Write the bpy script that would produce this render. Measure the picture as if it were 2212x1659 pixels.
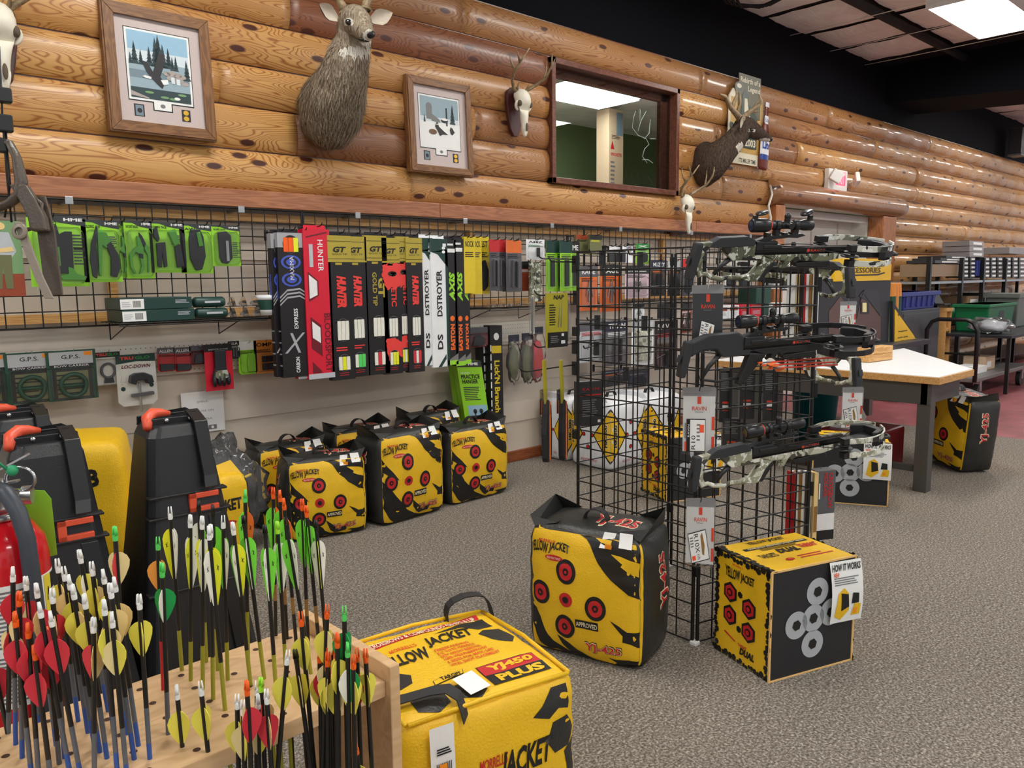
import bpy, bmesh, math, random
from math import sin, cos, pi, radians, sqrt, atan2
from mathutils import Vector, Matrix
random.seed(7)
for o in list(bpy.data.objects): bpy.data.objects.remove(o)
SC = bpy.context.scene
COL = SC.collection
# ---------------------------------------------------------------- camera
CR = Vector((0.73380461, -0.67926018, -0.01167944)); CU = Vector((0.09791458, 0.08873353, 0.9912311)); CF = Vector((0.67226746, 0.72851353, -0.13162255))
CP = Vector((0, 0, 1.42677709)); FPX = 1709.55
cam = bpy.data.cameras.new('camera'); cob = bpy.data.objects.new('camera', cam); COL.objects.link(cob)
cam.sensor_width = 36; cam.lens = FPX / 2212 * 36; cam.clip_start = .02; cam.clip_end = 200
cob.matrix_world = Matrix(((CR.x, CU.x, -CF.x, CP.x), (CR.y, CU.y, -CF.y, CP.y), (CR.z, CU.z, -CF.z, CP.z), (0, 0, 0, 1)))
SC.camera = cob
# ---------------------------------------------------------------- world, exposure
SC.view_settings.view_transform = 'Standard'; SC.view_settings.look = 'None'; SC.view_settings.gamma = 1
SC.view_settings.use_curve_mapping = False; SC.view_settings.exposure = 0.55
wd = bpy.data.worlds.new('world'); SC.world = wd; wd.use_nodes = True
wd.node_tree.nodes['Background'].inputs[0].default_value = (.95, .97, 1, 1); wd.node_tree.nodes['Background'].inputs[1].default_value = .42
LIGHT_W = 15.0       # radiance of the fluorescent diffusers
# the fluorescent fixtures themselves are built with the ceiling below

def wp(px, py, x=None, y=None, z=None):
    """point of the room seen at photo pixel (px,py) on a given plane"""
    d = CF + CR * ((px - 1106) / FPX) - CU * ((py - 829.5) / FPX)
    if x is not None: t = (x - CP.x) / d.x
    elif y is not None: t = (y - CP.y) / d.y
    else: t = (z - CP.z) / d.z
    return CP + d * t
# ---------------------------------------------------------------- materials
MATS = {}
def s2l(c):
    return tuple(((v / 255) / 12.92 if v / 255 <= .04045 else ((v / 255 + .055) / 1.055) ** 2.4) for v in c[:3]) + (1,)
class NT:
    def __init__(s, m): s.t = m.node_tree; s.n = s.t.nodes; s.l = s.t.links; s.b = s.n['Principled BSDF']
    def new(s, k, **kw):
        n = s.n.new(k)
        for a, v in kw.items():
            if a.startswith('i_'):
                key = a[2:]
                n.inputs[int(key) if key.isdigit() else key.replace('_', ' ')].default_value = v
            else: setattr(n, a, v)
        return n
    def ln(s, a, b): s.l.new(a, b)
    def math(s, op, a, b=None, c=None):
        n = s.n.new('ShaderNodeMath'); n.operation = op
        for i, v in enumerate((a, b, c)):
            if v is None: continue
            if isinstance(v, (int, float)): n.inputs[i].default_value = v
            else: s.l.new(v, n.inputs[i])
        return n.outputs[0]
    def mix(s, f, a, b, blend='MIX'):
        n = s.n.new('ShaderNodeMix'); n.data_type = 'RGBA'; n.blend_type = blend
        for sock, v in ((n.inputs[0], f), (n.inputs[6], a), (n.inputs[7], b)):
            if isinstance(v, (int, float, tuple)): sock.default_value = v
            else: s.l.new(v, sock)
        return n.outputs[2]
    def coord(s, scale=(1, 1, 1), kind='Object', rnd=False):
        tc = s.n.new('ShaderNodeTexCoord'); mp = s.n.new('ShaderNodeMapping'); mp.inputs['Scale'].default_value = scale
        s.l.new(tc.outputs[kind], mp.inputs['Vector'])
        if rnd:
            oi = s.n.new('ShaderNodeObjectInfo'); v = s.n.new('ShaderNodeVectorMath'); v.operation = 'SCALE'
            v.inputs[0].default_value = (37, 17, 53); s.l.new(oi.outputs['Random'], v.inputs['Scale']); s.l.new(v.outputs[0], mp.inputs['Location'])
        return mp.outputs[0]
    def noise(s, vec, scale=5, detail=3, rough=.5, dist=0):
        n = s.new('ShaderNodeTexNoise'); n.inputs['Scale'].default_value = scale; n.inputs['Detail'].default_value = detail
        n.inputs['Roughness'].default_value = rough; n.inputs['Distortion'].default_value = dist; s.l.new(vec, n.inputs['Vector']); return n.outputs['Fac']
    def ramp(s, f, *st):
        n = s.n.new('ShaderNodeValToRGB'); e = n.color_ramp.elements
        while len(e) < len(st): e.new(.5)
        for el, (p, c) in zip(e, st): el.position = p; el.color = c if isinstance(c, tuple) else (c, c, c, 1)
        s.l.new(f, n.inputs[0]); return n.outputs[0]
    def bump(s, h, st=.3, d=.01):
        n = s.n.new('ShaderNodeBump'); n.inputs['Strength'].default_value = st; n.inputs['Distance'].default_value = d
        s.l.new(h, n.inputs['Height']); s.l.new(n.outputs[0], s.b.inputs['Normal'])
def newmat(name):
    m = bpy.data.materials.new(name); m.use_nodes = True; MATS[name] = m; return m, NT(m)
def mat(name, col=None, rough=.5, metal=0, var=.06, vs=30, spec=.5, alpha=1, emit=0, coat=0, bump=0, bs=80):
    """plain procedural material: sRGB 0-255 colour with a little noise in value and gloss"""
    if name in MATS: return MATS[name]
    m, t = newmat(name); c = s2l(col); b = t.b
    v = t.coord(); n = t.noise(v, vs, 3)
    lo = tuple(x * (1 - var) for x in c[:3]) + (1,); hi = tuple(min(1, x * (1 + var)) for x in c[:3]) + (1,)
    t.ln(t.mix(n, lo, hi), b.inputs['Base Color'])
    b.inputs['Roughness'].default_value = rough; b.inputs['Metallic'].default_value = metal; b.inputs['Specular IOR Level'].default_value = spec
    b.inputs['Coat Weight'].default_value = coat
    if alpha < 1: b.inputs['Alpha'].default_value = alpha
    if emit: b.inputs['Emission Color'].default_value = c; b.inputs['Emission Strength'].default_value = emit
    if bump: t.bump(t.noise(v, bs, 4), bump, .004)
    return m
def MM(*k): return [MATS[x] for x in k]
# ---------------------------------------------------------------- mesh builder
class MB:
    def __init__(s, mats): s.v = []; s.f = []; s.mi = []; s.mats = mats if isinstance(mats, list) else [mats]; s.cur = 0; s.sm = []
    def use(s, i): s.cur = i; return s
    def add(s, vs, fs, sm=False):
        o = len(s.v); s.v += [tuple(p) for p in vs]
        for f in fs: s.f.append(tuple(i + o for i in f)); s.mi.append(s.cur); s.sm.append(sm)
        return s
    def box(s, c, d, M=None, taper=None):
        x, y, z = d[0] / 2, d[1] / 2, d[2] / 2; tx, ty = taper or (1, 1)
        vs = [Vector((a * x * (tx if e > 0 else 1), b * y * (ty if e > 0 else 1), e * z)) for e in (-1, 1) for b in (-1, 1) for a in (-1, 1)]
        if M is not None: vs = [M @ p for p in vs]
        c = Vector(c); vs = [p + c for p in vs]
        return s.add(vs, [(0, 2, 3, 1), (4, 5, 7, 6), (0, 1, 5, 4), (2, 6, 7, 3), (0, 4, 6, 2), (1, 3, 7, 5)])
    def bb(s, a, b): # box from corners
        return s.box([(p + q) / 2 for p, q in zip(a, b)], [abs(p - q) for p, q in zip(a, b)])
    def cyl(s, a, b, r, r2=None, n=12, cap=True, sm=True):
        a = Vector(a); b = Vector(b); r2 = r if r2 is None else r2; d = (b - a).normalized()
        u = d.orthogonal().normalized(); w = d.cross(u)
        vs = []
        for p, rr in ((a, r), (b, r2)):
            for k in range(n): vs.append(p + (u * cos(2 * pi * k / n) + w * sin(2 * pi * k / n)) * rr)
        s.add(vs, [(k, (k + 1) % n, n + (k + 1) % n, n + k) for k in range(n)], sm)
        if cap: s.add(vs, [tuple(range(n - 1, -1, -1)), tuple(range(n, 2 * n))])
        return s
    def lathe(s, prof, a=(0, 0, 0), ax=(0, 0, 1), n=20, sm=True):
        a = Vector(a); d = Vector(ax).normalized(); u = d.orthogonal().normalized(); w = d.cross(u); vs = []
        for r, h in prof:
            for k in range(n): vs.append(a + d * h + (u * cos(2 * pi * k / n) + w * sin(2 * pi * k / n)) * max(r, 1e-5))
        fs = [(i * n + k, i * n + (k + 1) % n, (i + 1) * n + (k + 1) % n, (i + 1) * n + k) for i in range(len(prof) - 1) for k in range(n)]
        return s.add(vs, fs, sm)
    def tube(s, pts, r, n=8, closed=False, sm=True, flat=None):
        pts = [Vector(p) for p in pts]; N = len(pts); rs = r if isinstance(r, (list, tuple)) else [r] * N; vs = []; up = None
        for i, p in enumerate(pts):
            a = pts[i - 1] if i or closed else p; b = pts[(i + 1) % N] if i < N - 1 or closed else p
            d = (b - a).normalized() if (b - a).length > 1e-9 else Vector((0, 0, 1))
            if up is None: up = d.orthogonal().normalized()
            u = (up - d * up.dot(d)); u = u.normalized() if u.length > 1e-6 else d.orthogonal().normalized(); up = u; w = d.cross(u)
            for k in range(n): vs.append(p + (u * cos(2 * pi * k / n) + w * sin(2 * pi * k / n) * (flat or 1)) * rs[i])
        fs = [(i * n + k, i * n + (k + 1) % n, ((i + 1) % N) * n + (k + 1) % n, ((i + 1) % N) * n + k) for i in range(N if closed else N - 1) for k in range(n)]
        if not closed: fs += [tuple(range(n - 1, -1, -1)), tuple(range((N - 1) * n, N * n))]
        return s.add(vs, fs, sm)
    def strap(s, pts, w, th, wd=(0, 1, 0)):
        """flat band along pts, width w along wd"""
        pts = [Vector(p) for p in pts]; wd = Vector(wd).normalized(); vs = []; N = len(pts)
        for i, p in enumerate(pts):
            a = pts[max(i - 1, 0)]; b = pts[min(i + 1, N - 1)]; n = (b - a).cross(wd).normalized() * th / 2; h = wd * w / 2
            vs += [p - h - n, p + h - n, p + h + n, p - h + n]
        fs = [(i * 4 + k, i * 4 + (k + 1) % 4, i * 4 + 4 + (k + 1) % 4, i * 4 + 4 + k) for i in range(N - 1) for k in range(4)] + [(3, 2, 1, 0), tuple(N * 4 - 4 + k for k in range(4))]
        return s.add(vs, fs)
    def ball(s, c, r, n=12, m=8, sc=(1, 1, 1)):
        c = Vector(c); vs = []
        for i in range(m + 1):
            t = pi * i / m
            for k in range(n): vs.append(c + Vector((sin(t) * cos(2 * pi * k / n) * sc[0], sin(t) * sin(2 * pi * k / n) * sc[1], cos(t) * sc[2])) * r)
        return s.add(vs, [(i * n + k, i * n + (k + 1) % n, (i + 1) * n + (k + 1) % n, (i + 1) * n + k) for i in range(m) for k in range(n)], True)
    def prism(s, poly, fn, t0, t1):
        """extrude a 2-D polygon; fn(u,v,t)->point"""
        n = len(poly); vs = [fn(u, v, t0) for u, v in poly] + [fn(u, v, t1) for u, v in poly]
        tri = tess(poly)
        s.add(vs, [tuple(reversed(f)) for f in tri] + [tuple(i + n for i in f) for f in tri] + [(k, (k + 1) % n, n + (k + 1) % n, n + k) for k in range(n)])
        return s
    def poly(s, poly, fn, t=0):
        return s.add([fn(u, v, t) for u, v in poly], tess(poly))
    def build(s, name, parent=None, bevel=0, seg=2, loc=None, fix=True, sub=0, col=None):
        me = bpy.data.meshes.new(name); me.from_pydata(s.v, [], s.f)
        for m in s.mats: me.materials.append(m)
        me.polygons.foreach_set('material_index', s.mi); me.polygons.foreach_set('use_smooth', s.sm); me.update()
        if fix:
            bm = bmesh.new(); bm.from_mesh(me); bmesh.ops.recalc_face_normals(bm, faces=bm.faces); bm.to_mesh(me); bm.free()
        o = bpy.data.objects.new(name, me); COL.objects.link(o)
        if parent is not None: o.parent = parent
        if loc is not None: o.location = loc
        if bevel:
            b = o.modifiers.new('bevel', 'BEVEL'); b.width = bevel; b.segments = seg; b.limit_method = 'ANGLE'; b.angle_limit = radians(40)
        if sub:
            b = o.modifiers.new('sub', 'SUBSURF'); b.levels = sub; b.render_levels = sub
        return o
from mathutils.geometry import tessellate_polygon
def tess(poly):
    n = len(poly)
    if n < 4: return [tuple(range(n))]
    return [tuple(t) for t in tessellate_polygon([[Vector((u, v, 0)) for u, v in poly]])]
def tag(o, label=None, cat=None, group=None, kind=None):
    for k, v in (('label', label), ('category', cat), ('group', group), ('kind', kind)):
        if v: o[k] = v
    return o
def thing(name, label, cat, loc=(0, 0, 0), rz=0, group=None, M=None):
    o = bpy.data.objects.new(name, None); COL.objects.link(o); o.empty_display_size = .05
    if M is not None: o.matrix_world = M
    else: o.location = loc; o.rotation_euler = (0, 0, rz)
    return tag(o, label, cat, group)
def dup(root, loc=None, rz=None, label=None, M=None, group=None):
    r = root.copy(); COL.objects.link(r)
    if M is not None: r.matrix_world = M
    if loc is not None: r.location = loc
    if rz is not None: r.rotation_euler = (0, 0, rz)
    tag(r, label, None, group)
    for ch in list(root.children):
        c = ch.copy(); COL.objects.link(c); c.parent = r
        for g in ch.children:
            d = g.copy(); COL.objects.link(d); d.parent = c
    return r
def struct(o): o['kind'] = 'structure'; return o
def aff(o, u, v, n=None):
    """map (u,v,t) to o + u*U + v*V + t*N"""
    o = Vector(o); u = Vector(u); v = Vector(v); n = Vector(n) if n is not None else u.cross(v).normalized()
    return lambda a, b, t=0: o + u * a + v * b + n * t
# ---------------------------------------------------------------- lettering
TXT = {}
def text_mesh(s, bold=0.0):
    key = (s, bold)
    if key not in TXT:
        c = bpy.data.curves.new('t', 'FONT'); c.body = s; c.size = 1; c.offset = bold; c.resolution_u = 2; c.fill_mode = 'FRONT'
        o = bpy.data.objects.new('t', c); me = o.to_mesh()
        vs = [(v.co.x, v.co.y) for v in me.vertices]; fs = [tuple(p.vertices) for p in me.polygons]
        o.to_mesh_clear(); bpy.data.objects.remove(o); bpy.data.curves.remove(c)
        if vs:
            x0 = min(v[0] for v in vs); x1 = max(v[0] for v in vs); y0 = min(v[1] for v in vs); y1 = max(v[1] for v in vs)
            vs = [((x - x0) / (x1 - x0), (y - y0) / (y1 - y0)) for x, y in vs]
        TXT[key] = (vs, fs)
    return TXT[key]
EPS = .0006
class Print:
    """flat print on a surface: polygons and lettering in face coordinates (metres), mapped through fn(u,v,t)"""
    def __init__(s, fn, mats, grid=0, eps=EPS): s.fn = fn; s.mats = mats; s.it = []; s.lay = 0; s.grid = grid; s.eps = eps
    def poly(s, pts, m, lay=1): s.it.append((list(pts), [tuple(range(len(pts)))] if len(pts) < 5 else tess(pts), m, lay)); return s
    def rect(s, u0, v0, u1, v1, m, lay=1): return s.poly([(u0, v0), (u1, v0), (u1, v1), (u0, v1)], m, lay)
    def disc(s, u, v, r, m, lay=1, n=20, ry=None, a0=0):
        ry = ry or r; return s.poly([(u + r * cos(2 * pi * k / n + a0), v + ry * sin(2 * pi * k / n + a0)) for k in range(n)], m, lay)
    def text(s, st, u0, v0, u1, v1, m, lay=2, rot=0, bold=0.0, shear=0, arch=0):
        """lettering filling the box u0..u1, v0..v1; rot turns it about the box centre in quarter turns"""
        vs, fs = text_mesh(st, bold)
        if not vs: return s
        W = u1 - u0; H = v1 - v0; cx = (u0 + u1) / 2; cy = (v0 + v1) / 2; out = []
        if abs(rot) == 1: W, H = H, W
        a = rot * pi / 2; ca, sa = cos(a), sin(a)
        for x, y in vs:
            xx = (x - .5) * W + shear * (y - .5) * H; yy = (y - .5) * H + arch * (1 - (2 * x - 1) ** 2)
            out.append((cx + xx * ca - yy * sa, cy + xx * sa + yy * ca))
        s.it.append((out, fs, m, lay)); return s
    def lines(s, u0, v0, u1, v1, n, m, lay=2, fill=.45, rnd=.3):
        """small print too fine to read, as thin lines"""
        for k in range(n):
            h = (v1 - v0) / n; y = v0 + h * (k + .3); s.rect(u0, y, u1 - (u1 - u0) * random.random() * rnd, y + h * fill, m, lay)
        return s
    def build(s, name, parent, kind=None):
        mb = MB(s.mats)
        for pts, fs, m, lay in s.it:
            mb.use(m)
            if s.grid:
                bm = bmesh.new(); bv = [bm.verts.new((u, v, 0)) for u, v in pts]
                for f in fs:
                    try: bm.faces.new([bv[i] for i in f])
                    except ValueError: pass
                for ax in (0, 1):
                    lo = min(p[ax] for p in pts); hi = max(p[ax] for p in pts); k = math.floor(lo / s.grid) + 1
                    while k * s.grid < hi:
                        co = (k * s.grid, 0, 0) if ax == 0 else (0, k * s.grid, 0); no = (1, 0, 0) if ax == 0 else (0, 1, 0)
                        bmesh.ops.bisect_plane(bm, geom=bm.verts[:] + bm.edges[:] + bm.faces[:], plane_co=co, plane_no=no); k += 1
                bm.verts.index_update()
                mb.add([s.fn(v.co.x, v.co.y, lay * s.eps) for v in bm.verts], [tuple(v.index for v in f.verts) for f in bm.faces], True); bm.free()
            else: mb.add([s.fn(u, v, lay * s.eps) for u, v in pts], fs)
        o = mb.build(name, parent, fix=False); return o
# ================================================================ setting
W = 4.405; GY = 4.286; LW = 4.50
# ---- materials of the shell
m, t = newmat('log')
v = t.coord((1, 1, 1), rnd=True)
oi = t.new('ShaderNodeObjectInfo')
sep = t.new('ShaderNodeSeparateColor'); t.ln(oi.outputs['Color'], sep.inputs[0])
mp = t.new('ShaderNodeMapping'); mp.inputs['Scale'].default_value = (2.3, 0, 6.0); t.ln(v, mp.inputs[0])
vor = t.new('ShaderNodeTexVoronoi'); vor.inputs['Scale'].default_value = 1.0; vor.inputs['Randomness'].default_value = 1; sx = t.new('ShaderNodeSeparateXYZ'); cx2 = t.new('ShaderNodeCombineXYZ'); vor.voronoi_dimensions = '2D'; t.ln(mp.outputs[0], sx.inputs[0]); t.ln(sx.outputs[0], cx2.inputs[0]); t.ln(sx.outputs[2], cx2.inputs[1]); t.ln(cx2.outputs[0], vor.inputs['Vector'])
kd = t.math('MULTIPLY', vor.outputs['Distance'], 1.0)
bulge = t.ramp(kd, (0, 1.0), (.45, 0.0))
mp2 = t.new('ShaderNodeMapping'); mp2.inputs['Scale'].default_value = (.55, 2.2, 5.5); t.ln(v, mp2.inputs[0])
n1 = t.noise(mp2.outputs[0], 1.0, 2, .5, .4)
ph = t.math('ADD', t.math('MULTIPLY', n1, 300), t.math('MULTIPLY', bulge, 34))
ring = t.math('MULTIPLY_ADD', t.math('SINE', ph), .5, .5)
ring = t.math('POWER', ring, 4.0)
mp3 = t.new('ShaderNodeMapping'); mp3.inputs['Scale'].default_value = (3, 30, 60); t.ln(v, mp3.inputs[0])
fine = t.noise(mp3.outputs[0], 2, 3)
base = t.mix(sep.outputs[0], s2l((226, 178, 108)), s2l((140, 86, 54)))
dark = t.mix(sep.outputs[0], s2l((166, 100, 44)), s2l((96, 52, 32)))
c = t.mix(t.math('MULTIPLY', ring, .95), base, dark)
c = t.mix(t.math('MULTIPLY', fine, .25), c, dark)
big = t.noise(v, 1.3, 2)
c = t.mix(t.math('MULTIPLY', t.ramp(big, (.4, 0.0), (.7, 1.0)), .35), c, dark)
ksel = t.math('GREATER_THAN', t.math('FRACT', t.math('MULTIPLY', vor.outputs['Color'], 3.7)), .4)
kn = t.math('MULTIPLY', t.ramp(kd, (.085, 1.0), (.125, 0.0)), ksel)
c = t.mix(kn, c, s2l((74, 36, 26)))
t.ln(c, t.b.inputs['Base Color']); t.b.inputs['Roughness'].default_value = .42; t.ln(sep.outputs[1], t.b.inputs['Coat Weight']); t.b.inputs['Coat Roughness'].default_value = .12
t.bump(t.noise(v, 9, 3), .12, .01)

def wood(name, c0, c1, sc=(1, 14, 14), rough=.45, rnd=True, freq=60):
    m, t = newmat(name); v = t.coord(sc, rnd=rnd); n = t.noise(v, 1.2, 3, .5, .3)
    r = t.math('MULTIPLY_ADD', t.math('SINE', t.math('MULTIPLY', n, freq)), .5, .5)
    t.ln(t.mix(t.math('MULTIPLY', r, .8), s2l(c0), s2l(c1)), t.b.inputs['Base Color']); t.b.inputs['Roughness'].default_value = rough
    return m
wood('board', (178, 118, 82), (146, 90, 60)); wood('pine', (226, 178, 112), (196, 140, 76)); wood('ply', (222, 184, 140), (208, 168, 122), (3, 10, 10), .4)
wood('oak', (140, 96, 56), (104, 66, 36), (14, 14, 2)); wood('oakh', (140, 96, 56), (104, 66, 36), (2, 14, 14)); wood('darkwood', (118, 70, 52), (88, 48, 36), (3, 10, 10), .3)
wood('basewood', (150, 84, 46), (120, 62, 34)); wood('benchedge', (216, 168, 104), (186, 132, 72), (2, 20, 20)); wood('postwood', (178, 116, 70), (146, 86, 48), (10, 10, 1.5))
m, t = newmat('carpet'); v = t.coord((1, 1, 1))
a = t.noise(v, 120, 2, .6); b2 = t.noise(v, 52, 3, .7); c3 = t.noise(v, 1.2, 2)
c = t.ramp(a, (.3, s2l((74, 67, 60))), (.5, s2l((140, 132, 122))), (.7, s2l((206, 198, 186))))
c = t.mix(t.math('MULTIPLY', t.ramp(b2, (.4, 0.0), (.62, 1.0)), .5), c, s2l((88, 80, 72)))
c = t.mix(t.math('MULTIPLY', c3, .12), c, s2l((120, 110, 100)))
t.ln(c, t.b.inputs['Base Color']); t.b.inputs['Roughness'].default_value = .95; t.b.inputs['Specular IOR Level'].default_value = .1; t.bump(a, .8, .008)
m, t = newmat('redfloor'); v = t.coord((1, 1, 1)); c = t.ramp(t.noise(v, 2.2, 5, .7), (.3, s2l((104, 58, 62))), (.55, s2l((150, 78, 84))), (.75, s2l((170, 110, 112))))
t.ln(c, t.b.inputs['Base Color']); t.b.inputs['Roughness'].default_value = .45
mat('tan', (208, 196, 182), .6, var=.03, vs=3); mat('blackpaint', (9, 10, 16), .9, var=.2, spec=.15); mat('brace', (18, 18, 20), .7)
m, t = newmat('insul'); v = t.coord((1, 1, 1)); c = t.ramp(t.noise(v, 3, 4, .6), (.3, s2l((232, 228, 222))), (.7, s2l((250, 248, 244))))
t.ln(c, t.b.inputs['Base Color']); t.b.inputs['Roughness'].default_value = .7; t.bump(t.noise(t.coord((1, 5, 1)), 4, 4), .5, .03)
mat('diffuser', (255, 253, 248), .4, emit=LIGHT_W); mat('white_metal', (235, 235, 232), .4); mat('green_wall', (120, 140, 96), .7); mat('offwhite', (222, 218, 208), .6)
m, t = newmat('glass'); b = t.b; b.inputs['Base Color'].default_value = (1, 1, 1, 1); b.inputs['Roughness'].default_value = 0.01; b.inputs['IOR'].default_value = 1.5
g = t.new('ShaderNodeBsdfGlossy'); g.inputs['Roughness'].default_value = .01; tr = t.new('ShaderNodeBsdfTransparent'); tr.inputs[0].default_value = (.9, .95, .93, 1)
fr = t.new('ShaderNodeFresnel'); fr.inputs[0].default_value = 1.7; mx = t.new('ShaderNodeMixShader'); t.ln(fr.outputs[0], mx.inputs[0]); t.ln(tr.outputs[0], mx.inputs[1]); t.ln(g.outputs[0], mx.inputs[2])
t.ln(mx.outputs[0], t.n['Material Output'].inputs[0])
def clearmat(name, col=(1, 1, 1, 1), rough=.06, ior=1.45, haze=.06):
    m, t = newmat(name); g = t.new('ShaderNodeBsdfGlossy'); g.inputs['Roughness'].default_value = rough
    tr = t.new('ShaderNodeBsdfTransparent'); tr.inputs[0].default_value = col; d = t.new('ShaderNodeBsdfDiffuse'); d.inputs[0].default_value = (.9, .9, .9, 1)
    fr = t.new('ShaderNodeFresnel'); fr.inputs[0].default_value = ior; m1 = t.new('ShaderNodeMixShader'); m1.inputs[0].default_value = haze
    t.ln(tr.outputs[0], m1.inputs[1]); t.ln(d.outputs[0], m1.inputs[2]); m2 = t.new('ShaderNodeMixShader'); t.ln(fr.outputs[0], m2.inputs[0])
    t.ln(m1.outputs[0], m2.inputs[1]); t.ln(g.outputs[0], m2.inputs[2]); t.ln(m2.outputs[0], t.n['Material Output'].inputs[0]); return t
clearmat('clear', ior=1.22, haze=.012); clearmat('film', rough=.12, haze=.07, ior=1.4)
# ---- floor
b = MB(MATS['carpet']); b.bb((-4, -6, -.05), (7.8, LW, 0)); struct(b.build('floor'))
b = MB(MATS['redfloor']); b.bb((7.8, -6, -.05), (24, LW + 1.2, 0)); struct(b.build('floor'))
# ---- log wall
wall = thing('wall_back', None, None); struct(wall)
b = MB(MATS['tan']); b.bb((-4, LW, 0), (7.75, LW + .1, 1.95)); 
# lap siding courses
z = .16
while z < 1.9:
    b.add([(-4, LW, z), (7.75, LW, z), (7.75, LW - .012, z - .155), (-4, LW - .012, z - .155), (7.75, LW, z - .155), (-4, LW, z - .155)], [(0, 1, 2, 3), (3, 2, 4, 5)]); z += .31
b.build('siding', wall)
ZJ = [1.94, 2.165, 2.405, 2.632, 2.872, 3.103, 3.345]
WX0, WX1, WZ0, WZ1 = 4.46, 6.09, 2.155, 3.085
DX0, DX1 = 7.78, 10.86
def log(x0, x1, z0, z1, tone, lump):
    L = x1 - x0; n = max(4, int(L / .07)); A = 9; vs = []; sd = random.random() * 100; ph = [random.random() * 6 for _ in range(6)]; h = (z1 - z0); c = (z0 + z1) / 2
    out = (.062 if lump else .038) + random.uniform(-.003, .004)
    for i in range(n + 1):
        x = -L / 2 + L * i / n; cut = 0
        wob = sin(x * 1.7 + ph[0]) * .5 + sin(x * 4.1 + ph[1]) * .35
        if lump: wob += (abs(sin(x * 3.4 + ph[2])) - .6) * 1.6 + sin(x * 13 + ph[3]) * .5 + (random.random() - .5) * .7
        for k in range(A + 1):
            a = -1.25 + 2.5 * k / A
            y = -(cos(a) - cos(1.25)) / (1 - cos(1.25)) * out * (1 + .07 * wob * (1 + lump * .9)) if 0 < k < A else 0
            zz = (h / 2 - .004 + .003 * wob * lump) * sin(a) / sin(1.25)
            if i in (0, n): y *= .9
            vs.append((x, y, zz))
    fs = [(i * (A + 1) + k, (i + 1) * (A + 1) + k, (i + 1) * (A + 1) + k + 1, i * (A + 1) + k + 1) for i in range(n) for k in range(A)]
    fs += [tuple(range(A + 1)), tuple(n * (A + 1) + k for k in range(A, -1, -1))]
    b = MB(MATS['log']); b.add(vs, fs, True); o = b.build('log', wall, loc=((x0 + x1) / 2, W, c)); o.color = (tone * (.72 if lump else 1), .45 if lump or x0 > 4 else .12, 0, 1)
def pxx(px, z): # x on the wall at pixel column px, height z
    d = CF + CR * ((px - 1106) / FPX); t0 = W / d.y
    for _ in range(4):
        py = 829.5; P = CP + d * t0
        for __ in range(3):
            dd = CF + CR * ((px - 1106) / FPX) - CU * ((py - 829.5) / FPX); q = CP + dd * (W / dd.y); py += (q.z - z) * 200
    lo, hi = -2000, 2500
    for _ in range(40):
        py = (lo + hi) / 2; q = wp(px, py, y=W)
        if q.z > z: lo = py
        else: hi = py
    return wp(px, (lo + hi) / 2, y=W).x
rows = [ # joints (photo px) and tones, row by row from the lowest
 ([883], [.12, .3], None), ([638, 1000], [.15, .85, .62], None), ([470, 1022], [.15, .3, .72], None),
 ([330, 760], [.1, .3, .4], None), ([622], [.3, 1.0], None), ([500, 993, 1512, 1785, 2000], [.5, .75, .6, .6, .8, .45], None)]
for r, (js, tones, _) in enumerate(rows):
    z0, z1 = ZJ[r], ZJ[r + 1]; zc = (z0 + z1) / 2
    top = r == 5
    xs = [-3.5] + [pxx(j, zc) for j in js] + [20 if top else (WX0 if r >= 1 else 7.78)]
    for i in range(len(xs) - 1): log(xs[i], xs[i + 1] - .004, z0, z1, tones[i], xs[i] > 7.5)
# right of the window
log(WX1, pxx(1555, 2.3), 2.165, 2.405, .35, 0); log(pxx(1555, 2.3) + .004, DX0 + .05, 2.165, 2.405, .5, 0)
log(WX1, pxx(1640, 2.5), 2.405, 2.632, .3, 0); log(pxx(1640, 2.5), pxx(1775, 2.5), 2.405, 2.632, .4, 0)
log(WX1, pxx(1542, 2.75), 2.632, 2.872, .4, 0); log(pxx(1542, 2.75), pxx(1718, 2.75), 2.632, 2.872, .75, 0); log(pxx(1718, 2.75), pxx(1973, 2.75), 2.632, 2.872, .35, 1); log(pxx(1973, 2.75), 20, 2.632, 2.872, .42, 1)
log(WX1, pxx(1570, 3), 2.872, 3.103, .1, 0); log(pxx(1570, 3), pxx(1884, 3), 2.872, 3.103, .9, 1); log(pxx(1884, 3), 20, 2.872, 3.103, .5, 1)
log(pxx(1775, 2.5), 11.6, 2.405, 2.632, .42, 1); log(11.6, 20, 2.405, 2.632, .32, 1)
zz = 2.405; k = 0
while zz > .2:
    h = .235; sp = 12.2 + (k * 1.37) % 3
    log(DX1, sp, zz - h, zz, .3 + .12 * (k % 3), 1); log(sp + .004, 20, zz - h, zz, .35 + .1 * ((k + 1) % 2), 1); zz -= h; k += 1
b = MB(MATS['darkwood']); b.bb((WX1, W + .005, 1.8), (7.78, LW, 3.35)); b.bb((-4, W + .005, 1.9), (WX0, LW, 3.35)); b.bb((WX0, W + .005, WZ1), (WX1, LW, 3.35)); b.bb((WX0, W + .005, 1.9), (WX1, LW, WZ0)); b.bb((7.78, W + .005, 2.4), (20, LW, 3.35)); b.bb((DX1, W + .005, 0), (20, LW, 2.4)); b.build('log_backing', wall)
# brown board under the logs, three lengths
tr1 = thing('trim_1', None, None); struct(tr1)
bx = [-3.5, pxx(937, 1.9), pxx(1490, 1.9), 7.78]
for i in range(3):
    b = MB(MATS['board']); b.bb((bx[i], W - .075, 1.843), (bx[i + 1] - .004, W + .05, 1.938)); b.build('board', tr1, bevel=.004)
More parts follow.
